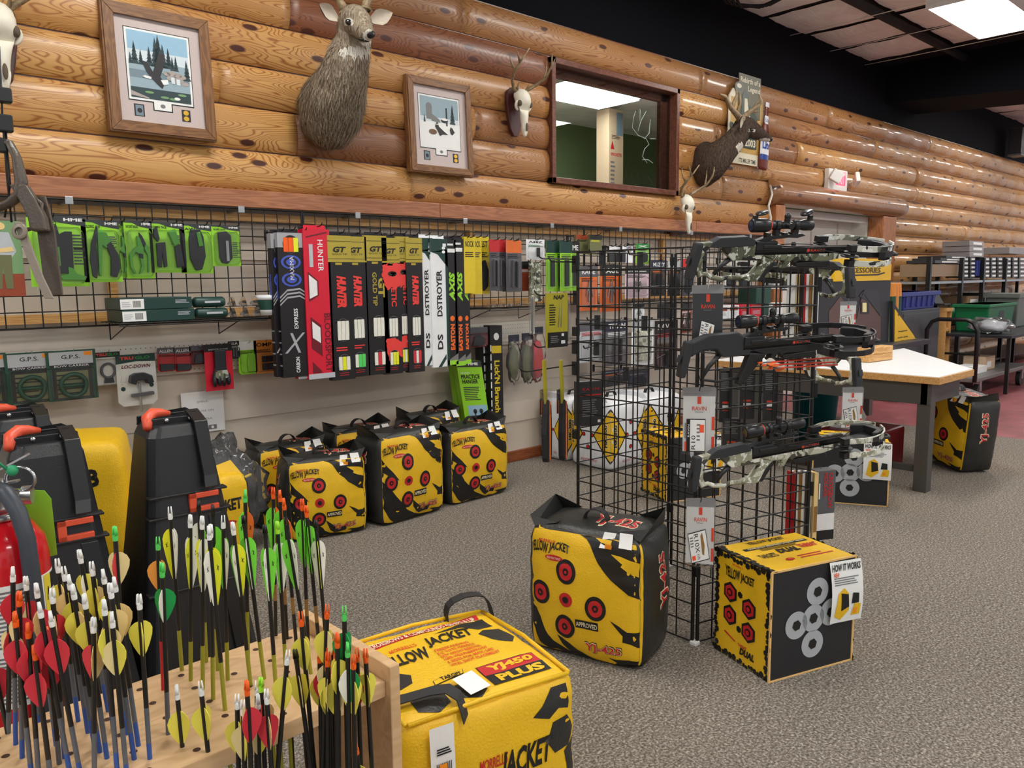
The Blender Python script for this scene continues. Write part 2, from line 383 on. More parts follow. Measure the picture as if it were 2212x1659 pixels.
# pine strips behind the grids
tr2 = thing('trim_2', None, None); struct(tr2)
for z0 in (1.775, 1.235):
    b = MB(MATS['pine']); b.bb((-3.5, LW - .06, z0), (7.7, LW - .015, z0 + .045)); b.build('furring_strip', tr2)
for px in (250, 1040, 1455, 705):
    x = pxx(px, 1.7) * .985; b = MB(MATS['pine']); b.bb((x - .02, LW - .06, 1.29), (x + .02, LW - .014, 1.775)); b.build('furring_strip', tr2)
b = MB(MATS['basewood']); b.bb((-4, LW - .03, 0), (7.7, LW - .005, .085)); struct(b.build('baseboard_back', bevel=.004))
# ---- black wall above the logs, ceiling
b = MB(MATS['blackpaint']); b.bb((-4, W + .06, 3.345), (24, W + .2, 4.6)); struct(b.build('wall_upper'))
ceil = thing('ceiling', None, None); struct(ceil)
b = MB(MATS['brace']); b.bb((-4, -6, 4.06), (24, W + .2, 4.12)); b.build('ceiling_deck', ceil)
# insulation blankets sagging between black purlins
def blanket(x0, x1, y0, y1, z):
    b = MB(MATS['insul']); n = 6; vs = []
    for i in range(n + 1):
        for j in range(n + 1):
            u, v = i / n, j / n; sag = -.05 * (1 - (2 * u - 1) ** 4) * (1 - (2 * v - 1) ** 4) + random.uniform(-.008, .008)
            vs.append((x0 + (x1 - x0) * u, y0 + (y1 - y0) * v, z + sag + .05))
    b.add(vs, [(i * (n + 1) + j, (i + 1) * (n + 1) + j, (i + 1) * (n + 1) + j + 1, i * (n + 1) + j + 1) for i in range(n) for j in range(n)], True); b.build('blanket', ceil)
xs = [2.2, 3.7, 5.2, 6.7, 7.72, 8.62, 9.45, 10.25, 11.9, 12.7, 13.5, 14.3, 15.1, 16.0, 17.0, 18.0]
for i in range(len(xs) - 1):
    if 10.2 < xs[i] < 11.8: continue
    for y0, y1 in ((3.62, 4.5), (2.2, 3.52), (.6, 2.1), (-1, .5)): blanket(xs[i] + .045, xs[i + 1] - .045, y0, y1, 4.0)
b = MB(MATS['brace']); b.cyl((-4, 3.57, 3.99), (24, 3.57, 3.99), .045); b.build('purlin', ceil)
for px in ((1860, 60), (1990, 98)):
    pass
for k, x in enumerate((8.1, 9.0, 9.9)): 
    b = MB(MATS['offwhite']); b.tube([(x, 4.4, 3.93), (x + .02, 3.6, 3.93), (x - .02, 1.5, 3.93)], .004, 5); b.build('wire', ceil)
for k in range(4):
    b = MB(MATS['brace']); b.tube([wp(1540 + 12 * k, -30, z=3.9), wp(1570 + 10 * k, 6 + 3 * k, z=3.9), wp(1640 + 8 * k, 16 - 2 * k, z=3.92), wp(1720, -20, z=3.95)], .014, 6); b.build('cable_run', ceil)
# black painted beam, deepest at the wall
bp_ = wp(2212, 193, x=10.75); 
b = MB(MATS['blackpaint']); zA = 3.606; zB = bp_.z; yB = bp_.y; sl = (zB - zA) / (yB - W); y1 = -6
b.add([(10.7, W + .1, zA), (11.75, W + .1, zA), (11.75, y1, zA + sl * (y1 - W)), (10.7, y1, zA + sl * (y1 - W)), (10.7, W + .1, 4.1), (11.75, W + .1, 4.1), (11.75, y1, 4.1), (10.7, y1, 4.1)], [(0, 1, 2, 3), (4, 7, 6, 5), (0, 4, 5, 1), (2, 6, 7, 3), (0, 3, 7, 4), (1, 5, 6, 2)])
struct(b.build('ceiling_beam'))
# ---- fluorescent troffers
def troffer(x, y, label, grp):
    r = thing('ceiling_light', label, 'ceiling light', (x, y, 3.9), 0, grp)
    b = MB(MATS['white_metal']); b.bb((-.73, -.31, 0), (.73, .31, .1)); b.bb((-.73, -.31, -.012), (-.71, .31, 0)); b.bb((.71, -.31, -.012), (.73, .31, 0)); b.bb((-.71, -.31, -.012), (.71, -.29, 0)); b.bb((-.71, .29, -.012), (.71, .31, 0)); b.build('housing', r)
    for s in (-1, 1):
        b = MB(MATS['diffuser']); b.bb((-.71, s * .145 - .135, -.01), (.71, s * .145 + .135, -.004)); b.build('diffuser', r)
for x in (-2.2, 1.6, 5.3, 8.92, 13.2, 17):
    for y in (2.78, -.4, -3.6):
        vis = x == 8.92 and y == 2.78
        if x > 13 and y < -1: continue
        troffer(x, y, 'bright fluorescent ceiling light under the insulation at upper right' if vis else 'fluorescent ceiling light elsewhere over the shop floor', None if vis else 'ceiling lights out of view')
# ---- window in the log wall
win = thing('window_1', None, None); struct(win)
fw = .07; yf0, yf1 = W - .06, W + .16
for a, c in (((WX0, yf0, WZ0), (WX0 + fw * .6, yf1, WZ1)), ((WX1 - fw * .6, yf0, WZ0), (WX1, yf1, WZ1)), ((WX0, yf0, WZ0), (WX1, yf1, WZ0 + .045)), ((WX0, yf0, WZ1 - .045), (WX1, yf1, WZ1))):
    b = MB(MATS['darkwood']); b.bb(a, c); b.build('window_frame', win, bevel=.004)
for a, c in (((WX0, W + .05, WZ0 + .03), (WX0 + .1, W + .09, WZ1)), ((WX1 - .14, W + .05, WZ0 + .03), (WX1, W + .09, WZ1)), ((WX0, W + .05, WZ1 - .11), (WX1, W + .09, WZ1))):
    b = MB(MATS['darkwood']); b.bb(a, c); b.build('sash', win, bevel=.003)
b = MB(MATS['glass']); b.add([(WX0, W + .02, WZ0), (WX1, W + .02, WZ0), (WX1, W + .02, WZ1), (WX0, W + .02, WZ1)], [(0, 1, 2, 3)]); b.build('pane', win)
# the office behind it
for nm_, m_, a_, c_ in (('wall_office_back', 'green_wall', (3.2, 7.6, 1), (11.5, 7.7, 3.7)), ('wall_office_right', 'green_wall', (11.4, 4.8, 1), (11.5, 7.6, 3.7)), ('wall_office_left', 'green_wall', (3.2, 4.8, 1), (3.3, 7.6, 3.7)), ('ceiling_office', 'insul', (3.2, 4.8, 3.5), (11.5, 7.7, 3.6)), ('floor_office', 'offwhite', (3.3, 4.8, .95), (11.4, 7.6, 1.0))): b = MB(MATS[m_]); b.bb(a_, c_); struct(b.build(nm_))
b = MB(MATS['darkwood']); b.bb((7.2, 7.3, 1), (9.6, 7.58, 2.42)); tag(b.build('wood_sideboard', bevel=.01), 'brown wooden sideboard seen through the office window', 'sideboard')
troffer_o = thing('ceiling_light', 'fluorescent light glowing inside the office window', 'ceiling light', (6.75, 6.1, 3.4))
b = MB(MATS['white_metal']); b.bb((-.62, -.32, .02), (.62, .32, .09)); b.build('housing', troffer_o)
b = MB(mat('office_diffuser', (255, 255, 252), .4, emit=11)); b.bb((-.6, -.3, 0), (.6, .3, .02)); b.build('diffuser', troffer_o)
# ---- doorway with log header
dr = thing('door_1', None, None); struct(dr)
b = MB(MATS['log']); L = DX1 - DX0 + .25
vs = []; A = 10; n = 40
for i in range(n + 1):
    for k in range(A + 1):
        a = -1.5 + 3.0 * k / A; vs.append((-L / 2 + L * i / n, -cos(a) * .15 * (1 + random.uniform(-.02, .02)), sin(a) * .135))
b.add(vs, [(i * (A + 1) + k, (i + 1) * (A + 1) + k, (i + 1) * (A + 1) + k + 1, i * (A + 1) + k + 1) for i in range(n) for k in range(A)] + [tuple(range(A + 1)), tuple(n * (A + 1) + k for k in range(A, -1, -1))], True)
o = b.build('log_header', dr, loc=((DX0 + DX1) / 2 + .05, W - .02, 2.29)); o.color = (.72,) * 3 + (1,)
for x0, x1 in ((DX0 - .02, DX0 + .17), (DX1 - .42, DX1 - .02)):
    b = MB(MATS['postwood']); b.bb((x0, W - .1, 0), (x1, W + .1, 2.165)); b.build('door_post', dr, bevel=.01)
b = MB([MATS['offwhite'], MATS['tan']]); b.bb((DX0 + .17, W + .1, 2.08), (DX1 - .42, W + .14, 2.165)); b.bb((DX0 + .17, W + .3, 0), (DX1 - .4, W + .34, 2.16)); b.bb((DX1 - .46, W + .1, 0), (DX1 - .42, W + .32, 2.16)); b.build('door_panel', dr)
for x in (8.6, 9.3, 10.0):
    b = MB(MATS['tan']); b.bb((x, W + .285, 0), (x + .02, W + .3, 2.08)); b.build('panel_seam', dr)
b = MB(MATS['offwhite']); b.tube([wp(1662, 390, y=W - .02), wp(1668, 420, y=W - .1), wp(1660, 445, y=W - .1), wp(1665, 470, y=W - .11), wp(1663, 500, y=W - .11)], .012, 6); tag(b.build('cable'), 'pale cable hanging beside the log door header', 'cable')
# ================================================================ archery targets
from mathutils import noise as mnoise
YEL = mat('yellow_weave', (238, 190, 24), .45, var=.08, vs=18, bump=.5, bs=160); mat('bag_yellow', (236, 188, 26), .5, var=.08, vs=18, bump=.4, bs=200)
mat('bag_black', (42, 42, 40), .38, var=.15, vs=40, bump=.4, bs=150); mat('ink', (26, 25, 24), .42); mat('ink_red', (196, 36, 40), .45); mat('ink_org', (226, 92, 34), .45); mat('cream', (240, 230, 196), .5)
mat('paper', (240, 240, 238), .6, var=.02); mat('orange_tag', (250, 150, 30), .5); mat('grey_ink', (120, 120, 120), .5); mat('webbing', (34, 33, 34), .6, bump=.4, bs=300); mat('bag_white', (232, 233, 236), .45, var=.05, vs=16, bump=.35, bs=150)
mat('foam_black', (34, 35, 38), .55, var=.15, bump=.25, bs=220); mat('foam_grey', (176, 180, 184), .6); mat('foam_core', (234, 190, 120), .7); mat('wax_grey', (90, 92, 96), .4)
def jag(poly, amp=.012, step=.035):
    out = []
    n = len(poly)
    for i in range(n):
        a = Vector(poly[i]); b = Vector(poly[(i + 1) % n]); L = (b - a).length; k = max(1, int(L / step)); nn = Vector((-(b - a).y, (b - a).x)); nn = nn / (L + 1e-9)
        for j in range(k):
            p = a + (b - a) * (j / k)
            if j: p += nn * random.uniform(-amp, amp)
            out.append((p.x, p.y))
    return out
def bagfn(face, w, d, h, bulge=.03, seed=0, K=12, wr=.004):
    """point on a soft box (origin at base centre); face coords u,v in metres from the face's lower left corner"""
    H = Vector((w / 2, d / 2, h / 2))
    ax = {'front': ((1, 0, 0), (0, 0, 1), (0, -1, 0)), 'back': ((-1, 0, 0), (0, 0, 1), (0, 1, 0)), 'left': ((0, -1, 0), (0, 0, 1), (-1, 0, 0)), 'right': ((0, 1, 0), (0, 0, 1), (1, 0, 0)), 'top': ((1, 0, 0), (0, 1, 0), (0, 0, 1)), 'bottom': ((1, 0, 0), (0, -1, 0), (0, 0, -1))}[face]
    U, V, N = [Vector(a) for a in ax]; fu = 2 * abs(U.dot(H)); fv = 2 * abs(V.dot(H))
    bl = bulge * (.15 if face == 'bottom' else .6 if face == 'top' else 1)
    def fn(u, v, t=0):
        a = max(-1, min(1, 2 * u / fu - 1)); b = max(-1, min(1, 2 * v / fv - 1))
        p = U * a + V * b + N
        r = (abs(p.x) ** K + abs(p.y) ** K + abs(p.z) ** K) ** (-1 / K); p = p * r
        q = Vector((p.x * H.x, p.y * H.y, p.z * H.z)); e = (1 - a * a) * (1 - b * b)
        q += N * (bl * e + t)
        nz = mnoise.noise(Vector((q.x * 9 + seed, q.y * 9, q.z * 14))) + .6 * mnoise.noise(Vector((q.x * 24 + seed, q.y * 24, q.z * 40)))
        if face != 'bottom': q += p * (nz * wr)
        return Vector((q.x, q.y, q.z + h / 2))
    return fn, fu, fv
def soft_box(name, parent, w, d, h, mats, face_mat, bulge=.03, seed=0, n=18, K=12, wr=.004):
    b = MB(mats)
    for face in ('front', 'back', 'left', 'right', 'top', 'bottom'):
        fn, fu, fv = bagfn(face, w, d, h, bulge, seed, K, wr); b.use(face_mat.get(face, 0))
        vs = [fn(fu * i / n, fv * j / n) for i in range(n + 1) for j in range(n + 1)]
        b.add(vs, [(i * (n + 1) + j, (i + 1) * (n + 1) + j, (i + 1) * (n + 1) + j + 1, i * (n + 1) + j + 1) for i in range(n) for j in range(n)], True)
    o = b.build(name, parent)
    bm = bmesh.new(); bm.from_mesh(o.data); bmesh.ops.remove_doubles(bm, verts=bm.verts, dist=.0006); bmesh.ops.recalc_face_normals(bm, faces=bm.faces); bm.to_mesh(o.data); bm.free()
    return o
def bullseye(P, u, v, r, m=(0, 1), ry=None):
    ry = ry or r; P.disc(u, v, r, m[0], 2, 28, ry); P.disc(u, v, r * .68, m[1], 3, 24, ry * .68); P.disc(u, v, r * .3, m[0], 4, 16, ry * .3); P.disc(u, v, r * .12, m[1], 5, 10, ry * .12)
INK = None
def yj_print(P, w, h, flip=False):
    """claw slashes, targets and lettering of the square bag's face"""
    sc = lambda pts: [(u * w, min(1, max(0, v)) * h) for u, v in pts]
    B1 = [(.457, 1), (.632, 1), (1, 1), (1, .9), (1, .56), (.892, .589), (.836, .627), (.752, .684), (.639, .796), (.611, .839), (.568, .915), (.526, .966)]
    P1 = [(.606, .99), (.75, .985), (.74, .94), (.66, .95)]; P2 = [(.85, .985), (.968, .99), (.966, .944), (.883, .934)]; P3 = [(.743, .876), (.823, .868), (.99, .841), (.99, .734), (.882, .76), (.827, .791), (.839, .812)]
    S2 = [(0, .44), (.06, .34), (.14, .21), (.24, .11), (.36, .05), (.5, 0), (.16, 0), (.1, .07), (.04, .16), (0, .2)]; S2b = [(.03, .13), (.07, .09), (.1, .03), (.02, .03)]
    S3 = [(.281, .18), (.345, .15), (.41, .11), (.52, .05), (.72, 0), (.5, 0), (.385, .04), (.32, .1)]; S4 = [(.746, .381), (.825, .34), (.883, .301), (1, .299), (1, .172), (.916, .208), (.845, .221), (.85, .266), (.798, .32)]
    S5 = [(.723, .073), (.796, .072), (1, .056), (1, 0), (.873, 0), (.785, .0), (.798, .037)]; S6 = [(0, .62), (.03, .6), (.02, .57), (0, .56)]
    ex = [[(0, .78), (.08, .68), (.16, .6), (.24, .5), (.12, .55), (.05, .6), (0, .62)], [(0, .52), (.1, .44), (.2, .32), (.32, .2), (.46, .05), (.4, 0), (.3, 0), (.2, .14), (.1, .26), (0, .32)], [(.44, .24), (.53, .17), (.6, .11), (.74, .17), (.7, .07), (.56, .05), (.5, .1)]] if flip else []
    for s in [B1, S2, S3, S4, S5, S6] + ex: P.poly(jag([(1 - u_, v_) for u_, v_ in sc(s)] if False else sc(s)), 0, 1)
    for s in (P1, P2, P3, S2b): P.poly(jag(sc(s), .006), 2, 2)
    for u, v in ((.37, .69), (.126, .487), (.357, .261), (.63, .453)): bullseye(P, u * w, v * h, .088 * w, ry=.094 * h)
    P.disc(.37 * w, .475 * h, .06 * w, 1, 2, 20); P.disc(.37 * w, .475 * h, .028 * w, 0, 3, 14)
    P.text("MORRELL'S", .1 * w, .885 * h, .25 * w, .91 * h, 1, 3, bold=.02); P.text('YELLOW', .015 * w, .79 * h, .19 * w, .875 * h, 0, 3, bold=.03, arch=.01); P.text('JACKET', .2 * w, .80 * h, .39 * w, .885 * h, 0, 3, bold=.03, arch=.01)
    P.disc(.255 * w, .775 * h, .085 * w, 1, 2, 20, .022 * h); P.text('FIELD POINT TARGET', .19 * w, .765 * h, .32 * w, .782 * h, 3, 3)
    P.rect(.455 * w, .275 * h, .65 * w, .345 * h, 0, 2); P.text('APPROVED', .462 * w, .29 * h, .643 * w, .33 * h, 3, 3, bold=.02)
    P.text('YJ-425', .525 * w, .09 * h, .845 * w, .18 * h, 0, 3, bold=.05); P.text('YJ-425', .53 * w, .096 * h, .84 * w, .174 * h, 3, 4, bold=.035); P.text('YJ-425', .535 * w, .1 * h, .835 * w, .17 * h, 1, 5, bold=.015)
def tagstrip(b, p, u, v, w, h, bend=.02):
    p = Vector(p); u = Vector(u).normalized(); v = Vector(v).normalized(); n = u.cross(v); vs = []
    for i in range(5):
        for j in (0, 1): vs.append(p + u * (w * (j - .5)) + v * (h * i / 4) + n * (bend * (i / 4) ** 2))
    b.add(vs, [(i * 2, i * 2 + 1, i * 2 + 3, i * 2 + 2) for i in range(4)])
def yj_bag(label, loc, rz, w=.5, d=.3, h=.5, seed=0, grp='yellow jacket bag targets', row=False):
    r = thing('bag_target', label, 'archery target', loc, rz, grp)
    mats = MM('bag_yellow', 'bag_black'); soft_box('bag', r, w, d, h, mats, {'left': 1, 'right': 1, 'top': 1, 'bottom': 1}, .032, seed)
    ms = MM('ink', 'ink_red', 'bag_yellow', 'cream')
    fn, fu, fv = bagfn('front', w, d, h, .032, seed); P = Print(fn, ms, .03, .0011); yj_print(P, fu, fv, row); P.build('front_print', r)
    fn, fu, fv = bagfn('top', w, d, h, .032, seed); P = Print(fn, ms, .03, .0011)
    P.text('YJ-425', .48 * fu, .2 * fv, .86 * fu, .6 * fv, 3, 1, bold=.05); P.text('YJ-425', .485 * fu, .23 * fv, .855 * fu, .57 * fv, 1, 2, bold=.02); P.poly(jag([(0, 0), (.12 * fu, 0), (.05 * fu, .08 * fv), (0, .1 * fv)], .004), 2, 1); P.poly(jag([(fu, fv * .9), (fu, fv), (.2 * fu, fv), (.3 * fu, .95 * fv)], .004), 2, 1); P.build('top_print', r)
    for side, rot in (('left', -1), ('right', 1)):
        fn, fu, fv = bagfn(side, w, d, h, .032, seed); P = Print(fn, ms, .03, .0011)
        P.text('YJ-425', .35 * fu, .42 * fv, .62 * fu, .84 * fv, 3, 1, rot, bold=.05); P.text('YJ-425', .37 * fu, .425 * fv, .6 * fu, .835 * fv, 1, 2, rot, bold=.02)
        P.rect(.0, .0, .03 * fu, fv, 2, 1); P.build('side_print', r)
    for s in (-1, 1): # folded gusset ears
        b = MB(MATS['bag_black']); x = s * w * .46; b.add([(x, -d * .44, h - .012), (x, d * .44, h - .012), (x + s * .02, d * .3, h + .05 + .02 * random.random()), (x + s * .03, -d * .38, h + .02 + .02 * random.random()), (x - s * .09, -d * .4, h + .01), (x - s * .09, d * .36, h + .012)], [(0, 1, 2, 3), (0, 3, 4), (1, 5, 2), (4, 5, 1, 0)]); b.build('gusset_flap', r)
    b = MB(MATS['webbing']); pts = [(-.0 + .05 * cos(a), -.03 + 0 * a, h + .008 + .05 * sin(a)) for a in [pi * k / 8 for k in range(9)]]; b.strap(pts, .035, .003, (0, 1, 0)); b.build('carry_strap', r)
    b = MB(MM('paper', 'orange_tag')); tagstrip(b, (.1, -d * .45, h + .008), (1, .1, 0), (-.2, -.35, -1), .045, .06, -.01); b.build('hang_tag', r); b = MB(MM('paper', 'orange_tag')); tagstrip(b, (.16, -d * .44, h + .012), (1, 0, 0), (.1, -.35, -1), .05, .055, -.008); b.use(1).bb((.09, -d * .5 - .012, h - .045), (.115, -d * .5 - .014, h - .028)); b.build('hang_tag', r)
    return r
def at2(p0, p1, w, d, h):
    """centre and rotation of a box whose front face runs from p0 to p1"""
    a = Vector(p0); b = Vector(p1); u = (b - a).normalized(); n = Vector((-u.y, u.x)); c = (a + b) / 2 + n * d / 2; return (c.x, c.y, 0), atan2(u.y, u.x)
l, rz = at2((2.02, 2.11), (2.16, 1.675), .46, .32, .5); yj_bag('tall yellow and black claw-mark bag target standing before the wire display tower', l, rz, .462, .3, .5, 3)
l, rz = at2((1.93, 3.90), (2.375, 3.79), .47, .28, .5); yj_bag('slumped yellow and black bag target at left end of the front row along the wall', l, rz, .44, .25, .45, 11, row=True)
l, rz = at2((2.44, 3.775), (2.965, 3.815), .5, .28, .5); yj_bag('tallest yellow and black bag target in the middle of the front wall row', l, rz, .49, .26, .53, 21, row=True)
l, rz = at2((2.995, 3.83), (3.53, 3.835), .5, .28, .5); yj_bag('yellow and black bag target at right end of the front wall row', l, rz, .5, .25, .48, 31, row=True)
for k, (px, py, hh, lab) in enumerate(((615, 925, .47, 'yellow and black bag target at left of the back row with loop strap upright'), (770, 912, .5, 'yellow and black bag target in the middle of the back row'), (925, 892, .52, 'yellow and black bag target at right of the back row under the green hanger box'))):
    q = wp(px, py, y=4.33); yj_bag(lab, (q.x, 4.34, 0), radians((2, -2, 1)[k]), (.44, .4, .43)[k], .2, hh, 41 + k * 10)
l, rz = at2((6.40, 2.31), (6.12, 1.89), .5, .25, .5); rr_ = yj_bag('yellow and black bag target leaning beyond the workbench on the carpet edge', (l[0], l[1], .028), rz, .5, .26, .54, 77); rr_.rotation_euler = (0, radians(6), rz)
# ---- big yellow cube in the foreground
r = thing('cube_target', 'large yellow cube bag target with tote handles in the foreground', 'archery target', (1.1875, 1.538, 0), radians(-10.8))
w = d = .475; h = .455
soft_box('bag', r, w, d, h, MM('yellow_weave'), {}, .02, 5, 20, 14, .004)
ms = MM('ink', 'ink_red', 'yellow_weave', 'cream', 'ink_org', 'bag_black')
def hexa(P, u, v, r_, m, lay=1, a0=.3, cut=None): P.disc(u, v, r_, m, lay, 6, a0=a0)
fn, fu, fv = bagfn('top', w, d, h, .02, 5, 14); P = Print(fn, ms, .03, .001)
P.poly([(.06 * fu, .80 * fv), (.88 * fu, .84 * fv), (.89 * fu, .9 * fv), (.06 * fu, .86 * fv)], 1, 1); P.text('ALL CROSSBOWS & COMPOUNDS 450 FPS & UP', .1 * fu, .82 * fv, .85 * fu, .875 * fv, 3, 2, bold=.02)
P.poly(jag([(.55 * fu, .78 * fv), (.9 * fu, .84 * fv), (.91 * fu, .72 * fv), (.8 * fu, .71 * fv), (.72 * fu, .77 * fv)], .006), 5, 1); P.poly(jag([(.76 * fu, .64 * fv), (.82 * fu, .69 * fv), (.91 * fu, .66 * fv), (.93 * fu, .52 * fv), (.88 * fu, .46 * fv), (.79 * fu, .54 * fv)], .005), 5, 1)
P.text("MORRELL'S", .24 * fu, .69 * fv, .4 * fu, .73 * fv, 4, 2, bold=.02); P.text('YELLOW', .13 * fu, .53 * fv, .42 * fu, .66 * fv, 0, 2, bold=.035, shear=.1); P.text('JACKET', .45 * fu, .62 * fv, .74 * fu, .75 * fv, 0, 2, bold=.035, shear=.1)
for k, s in enumerate(('FREESTANDING', 'E-Z TOTE HANDLE', 'EASY ARROW REMOVAL', '100% WEATHERPROOF', '4 SIDES FOR MAX. LIFE', 'VITAL SHOT PLACEMENT')): P.text(s, .45 * fu, (.565 - .038 * k) * fv, (.66 + .018 * k) * fu, (.592 - .038 * k) * fv, 4, 2, bold=.03)
P.rect(.55 * fu, .2 * fv, .9 * fu, .3 * fv, 0, 1); P.rect(.555 * fu, .2 * fv, .895 * fu, .292 * fv, 1, 2); P.rect(.55 * fu, .1 * fv, .9 * fu, .2 * fv, 0, 2); P.text('YJ450', .6 * fu, .21 * fv, .87 * fu, .28 * fv, 2, 3, bold=.05); P.text('PLUS', .6 * fu, .115 * fv, .88 * fu, .185 * fv, 2, 3, bold=.05)
P.poly([(.29 * fu, .25 * fv), (.47 * fu, .28 * fv), (.49 * fu, .33 * fv), (.3 * fu, .3 * fv)], 0, 1); P.poly([(.295 * fu, .255 * fv), (.468 * fu, .285 * fv), (.485 * fu, .325 * fv), (.303 * fu, .295 * fv)], 2, 2); P.text('TARGET', .34 * fu, .27 * fv, .46 * fu, .305 * fv, 0, 3, bold=.03)
hexa(P, .15 * fu, .4 * fv, .085 * fu, 5, 1, .2); hexa(P, .21 * fu, .14 * fv, .1 * fu, 5, 1, .5); P.poly([(.32 * fu, .19 * fv), (.43 * fu, .21 * fv), (.51 * fu, .1 * fv), (.45 * fu, .05 * fv), (.36 * fu, .09 * fv)], 5, 1); hexa(P, .1 * fu, .68 * fv, .06 * fu, 5, 1, .1)
P.build('top_print', r)
fn, fu, fv = bagfn('front', w, d, h, .02, 5, 14); P = Print(fn, ms, .03, .001)
P.text("MORRELL'S", .38 * fu, .66 * fv, .54 * fu, .72 * fv, 1, 2, bold=.02, shear=.1); P.text('YELLOW', .12 * fu, .46 * fv, .48 * fu, .62 * fv, 0, 2, bold=.035, shear=.1); P.text('JACKET', .5 * fu, .53 * fv, .8 * fu, .72 * fv, 0, 2, bold=.035, shear=.1)
P.poly(jag([(.76 * fu, .88 * fv), (.84 * fu, .97 * fv), (.95 * fu, .97 * fv), (.93 * fu, .82 * fv), (.86 * fu, .84 * fv), (.8 * fu, .8 * fv), (.7 * fu, .84 * fv)], .008), 5, 1); hexa(P, .875 * fu, .69 * fv, .1 * fu, 5, 1, .1); P.poly(jag([(.9 * fu, .58 * fv), (.98 * fu, .64 * fv), (.985 * fu, .4 * fv), (.92 * fu, .42 * fv)], .006), 5, 1); hexa(P, .5 * fu, .3 * fv, .13 * fu, 0, 2, .1); hexa(P, .5 * fu, .3 * fv, .1 * fu, 1, 3, .1); hexa(P, .5 * fu, .3 * fv, .05 * fu, 0, 4, .1)
P.build('front_print', r)
fn, fu, fv = bagfn('right', w, d, h, .02, 5, 14); P = Print(fn, ms, .03, .001); hexa(P, .3 * fu, .6 * fv, .09 * fu, 5); hexa(P, .75 * fu, .7 * fv, .1 * fu, 5); P.build('side_print', r)
b = MB(MATS['yellow_weave'])
for s in (-1, 1): b.tube([(-w / 2 + .02, s * (d / 2 - .016), h - .004), (0, s * (d / 2 - .01), h + .005), (w / 2 - .02, s * (d / 2 - .016), h - .004)], .0055, 8); b.tube([(s * (w / 2 - .016), -d / 2 + .02, h - .004), (s * (w / 2 - .01), 0, h + .005), (s * (w / 2 - .016), d / 2 - .02, h - .004)], .0055, 8)
b.build('piping', r)
b = MB(MATS['webbing']); b.strap([(-.02 + .2 + x, d / 2 - .02, h + z) for x, z in ((-.075, -.02), (-.078, .02), (-.072, .04), (-.055, .052), (-.02, .059), (.015, .056), (.04, .048), (.058, .03), (.068, .008), (.075, -.02))], .035, .003, (.15, 1, 0)); b.build('carry_strap', r)
b = MB(MATS['webbing']); b.strap([(x, y, h + z) for x, y, z in ((-.26, -.12, .01), (-.2, -.15, .02), (-.13, -.17, .03), (-.1, -.185, .032), (-.085, -.21, .022), (-.085, -.232, -.0), (-.085, -.243, -.02))], .032, .003, (.6, .6, .2)); b.build('carry_strap', r)
b = MB(MM('paper', 'orange_tag', 'ink')); tagstrip(b, (-.02, -.2, h + .012), (.95, .2, 0), (-.15, 1, .12), .062, .075, 0); b.build('hang_tag', r); b = MB(MM('paper', 'orange_tag', 'ink'))
o = Vector((-.15, -.249, h - .012)); tagstrip(b, o, (1, -.02, 0), (0, -.06, -1), .06, .12, 0); b.use(2)
for k in range(9): b.bb((-.168 + k * .0045, -.2575, h - .117), (-.1665 + k * .0045, -.2582, h - .095))
for k in range(3): b.bb((-.165, -.2545, h - .065 - k * .006), (-.135 + .003 * k, -.2552, h - .062 - k * .006))
b.use(1).bb((-.162, -.2586, h - .112), (-.142, -.2594, h - .097)); b.build('hang_tag', r)
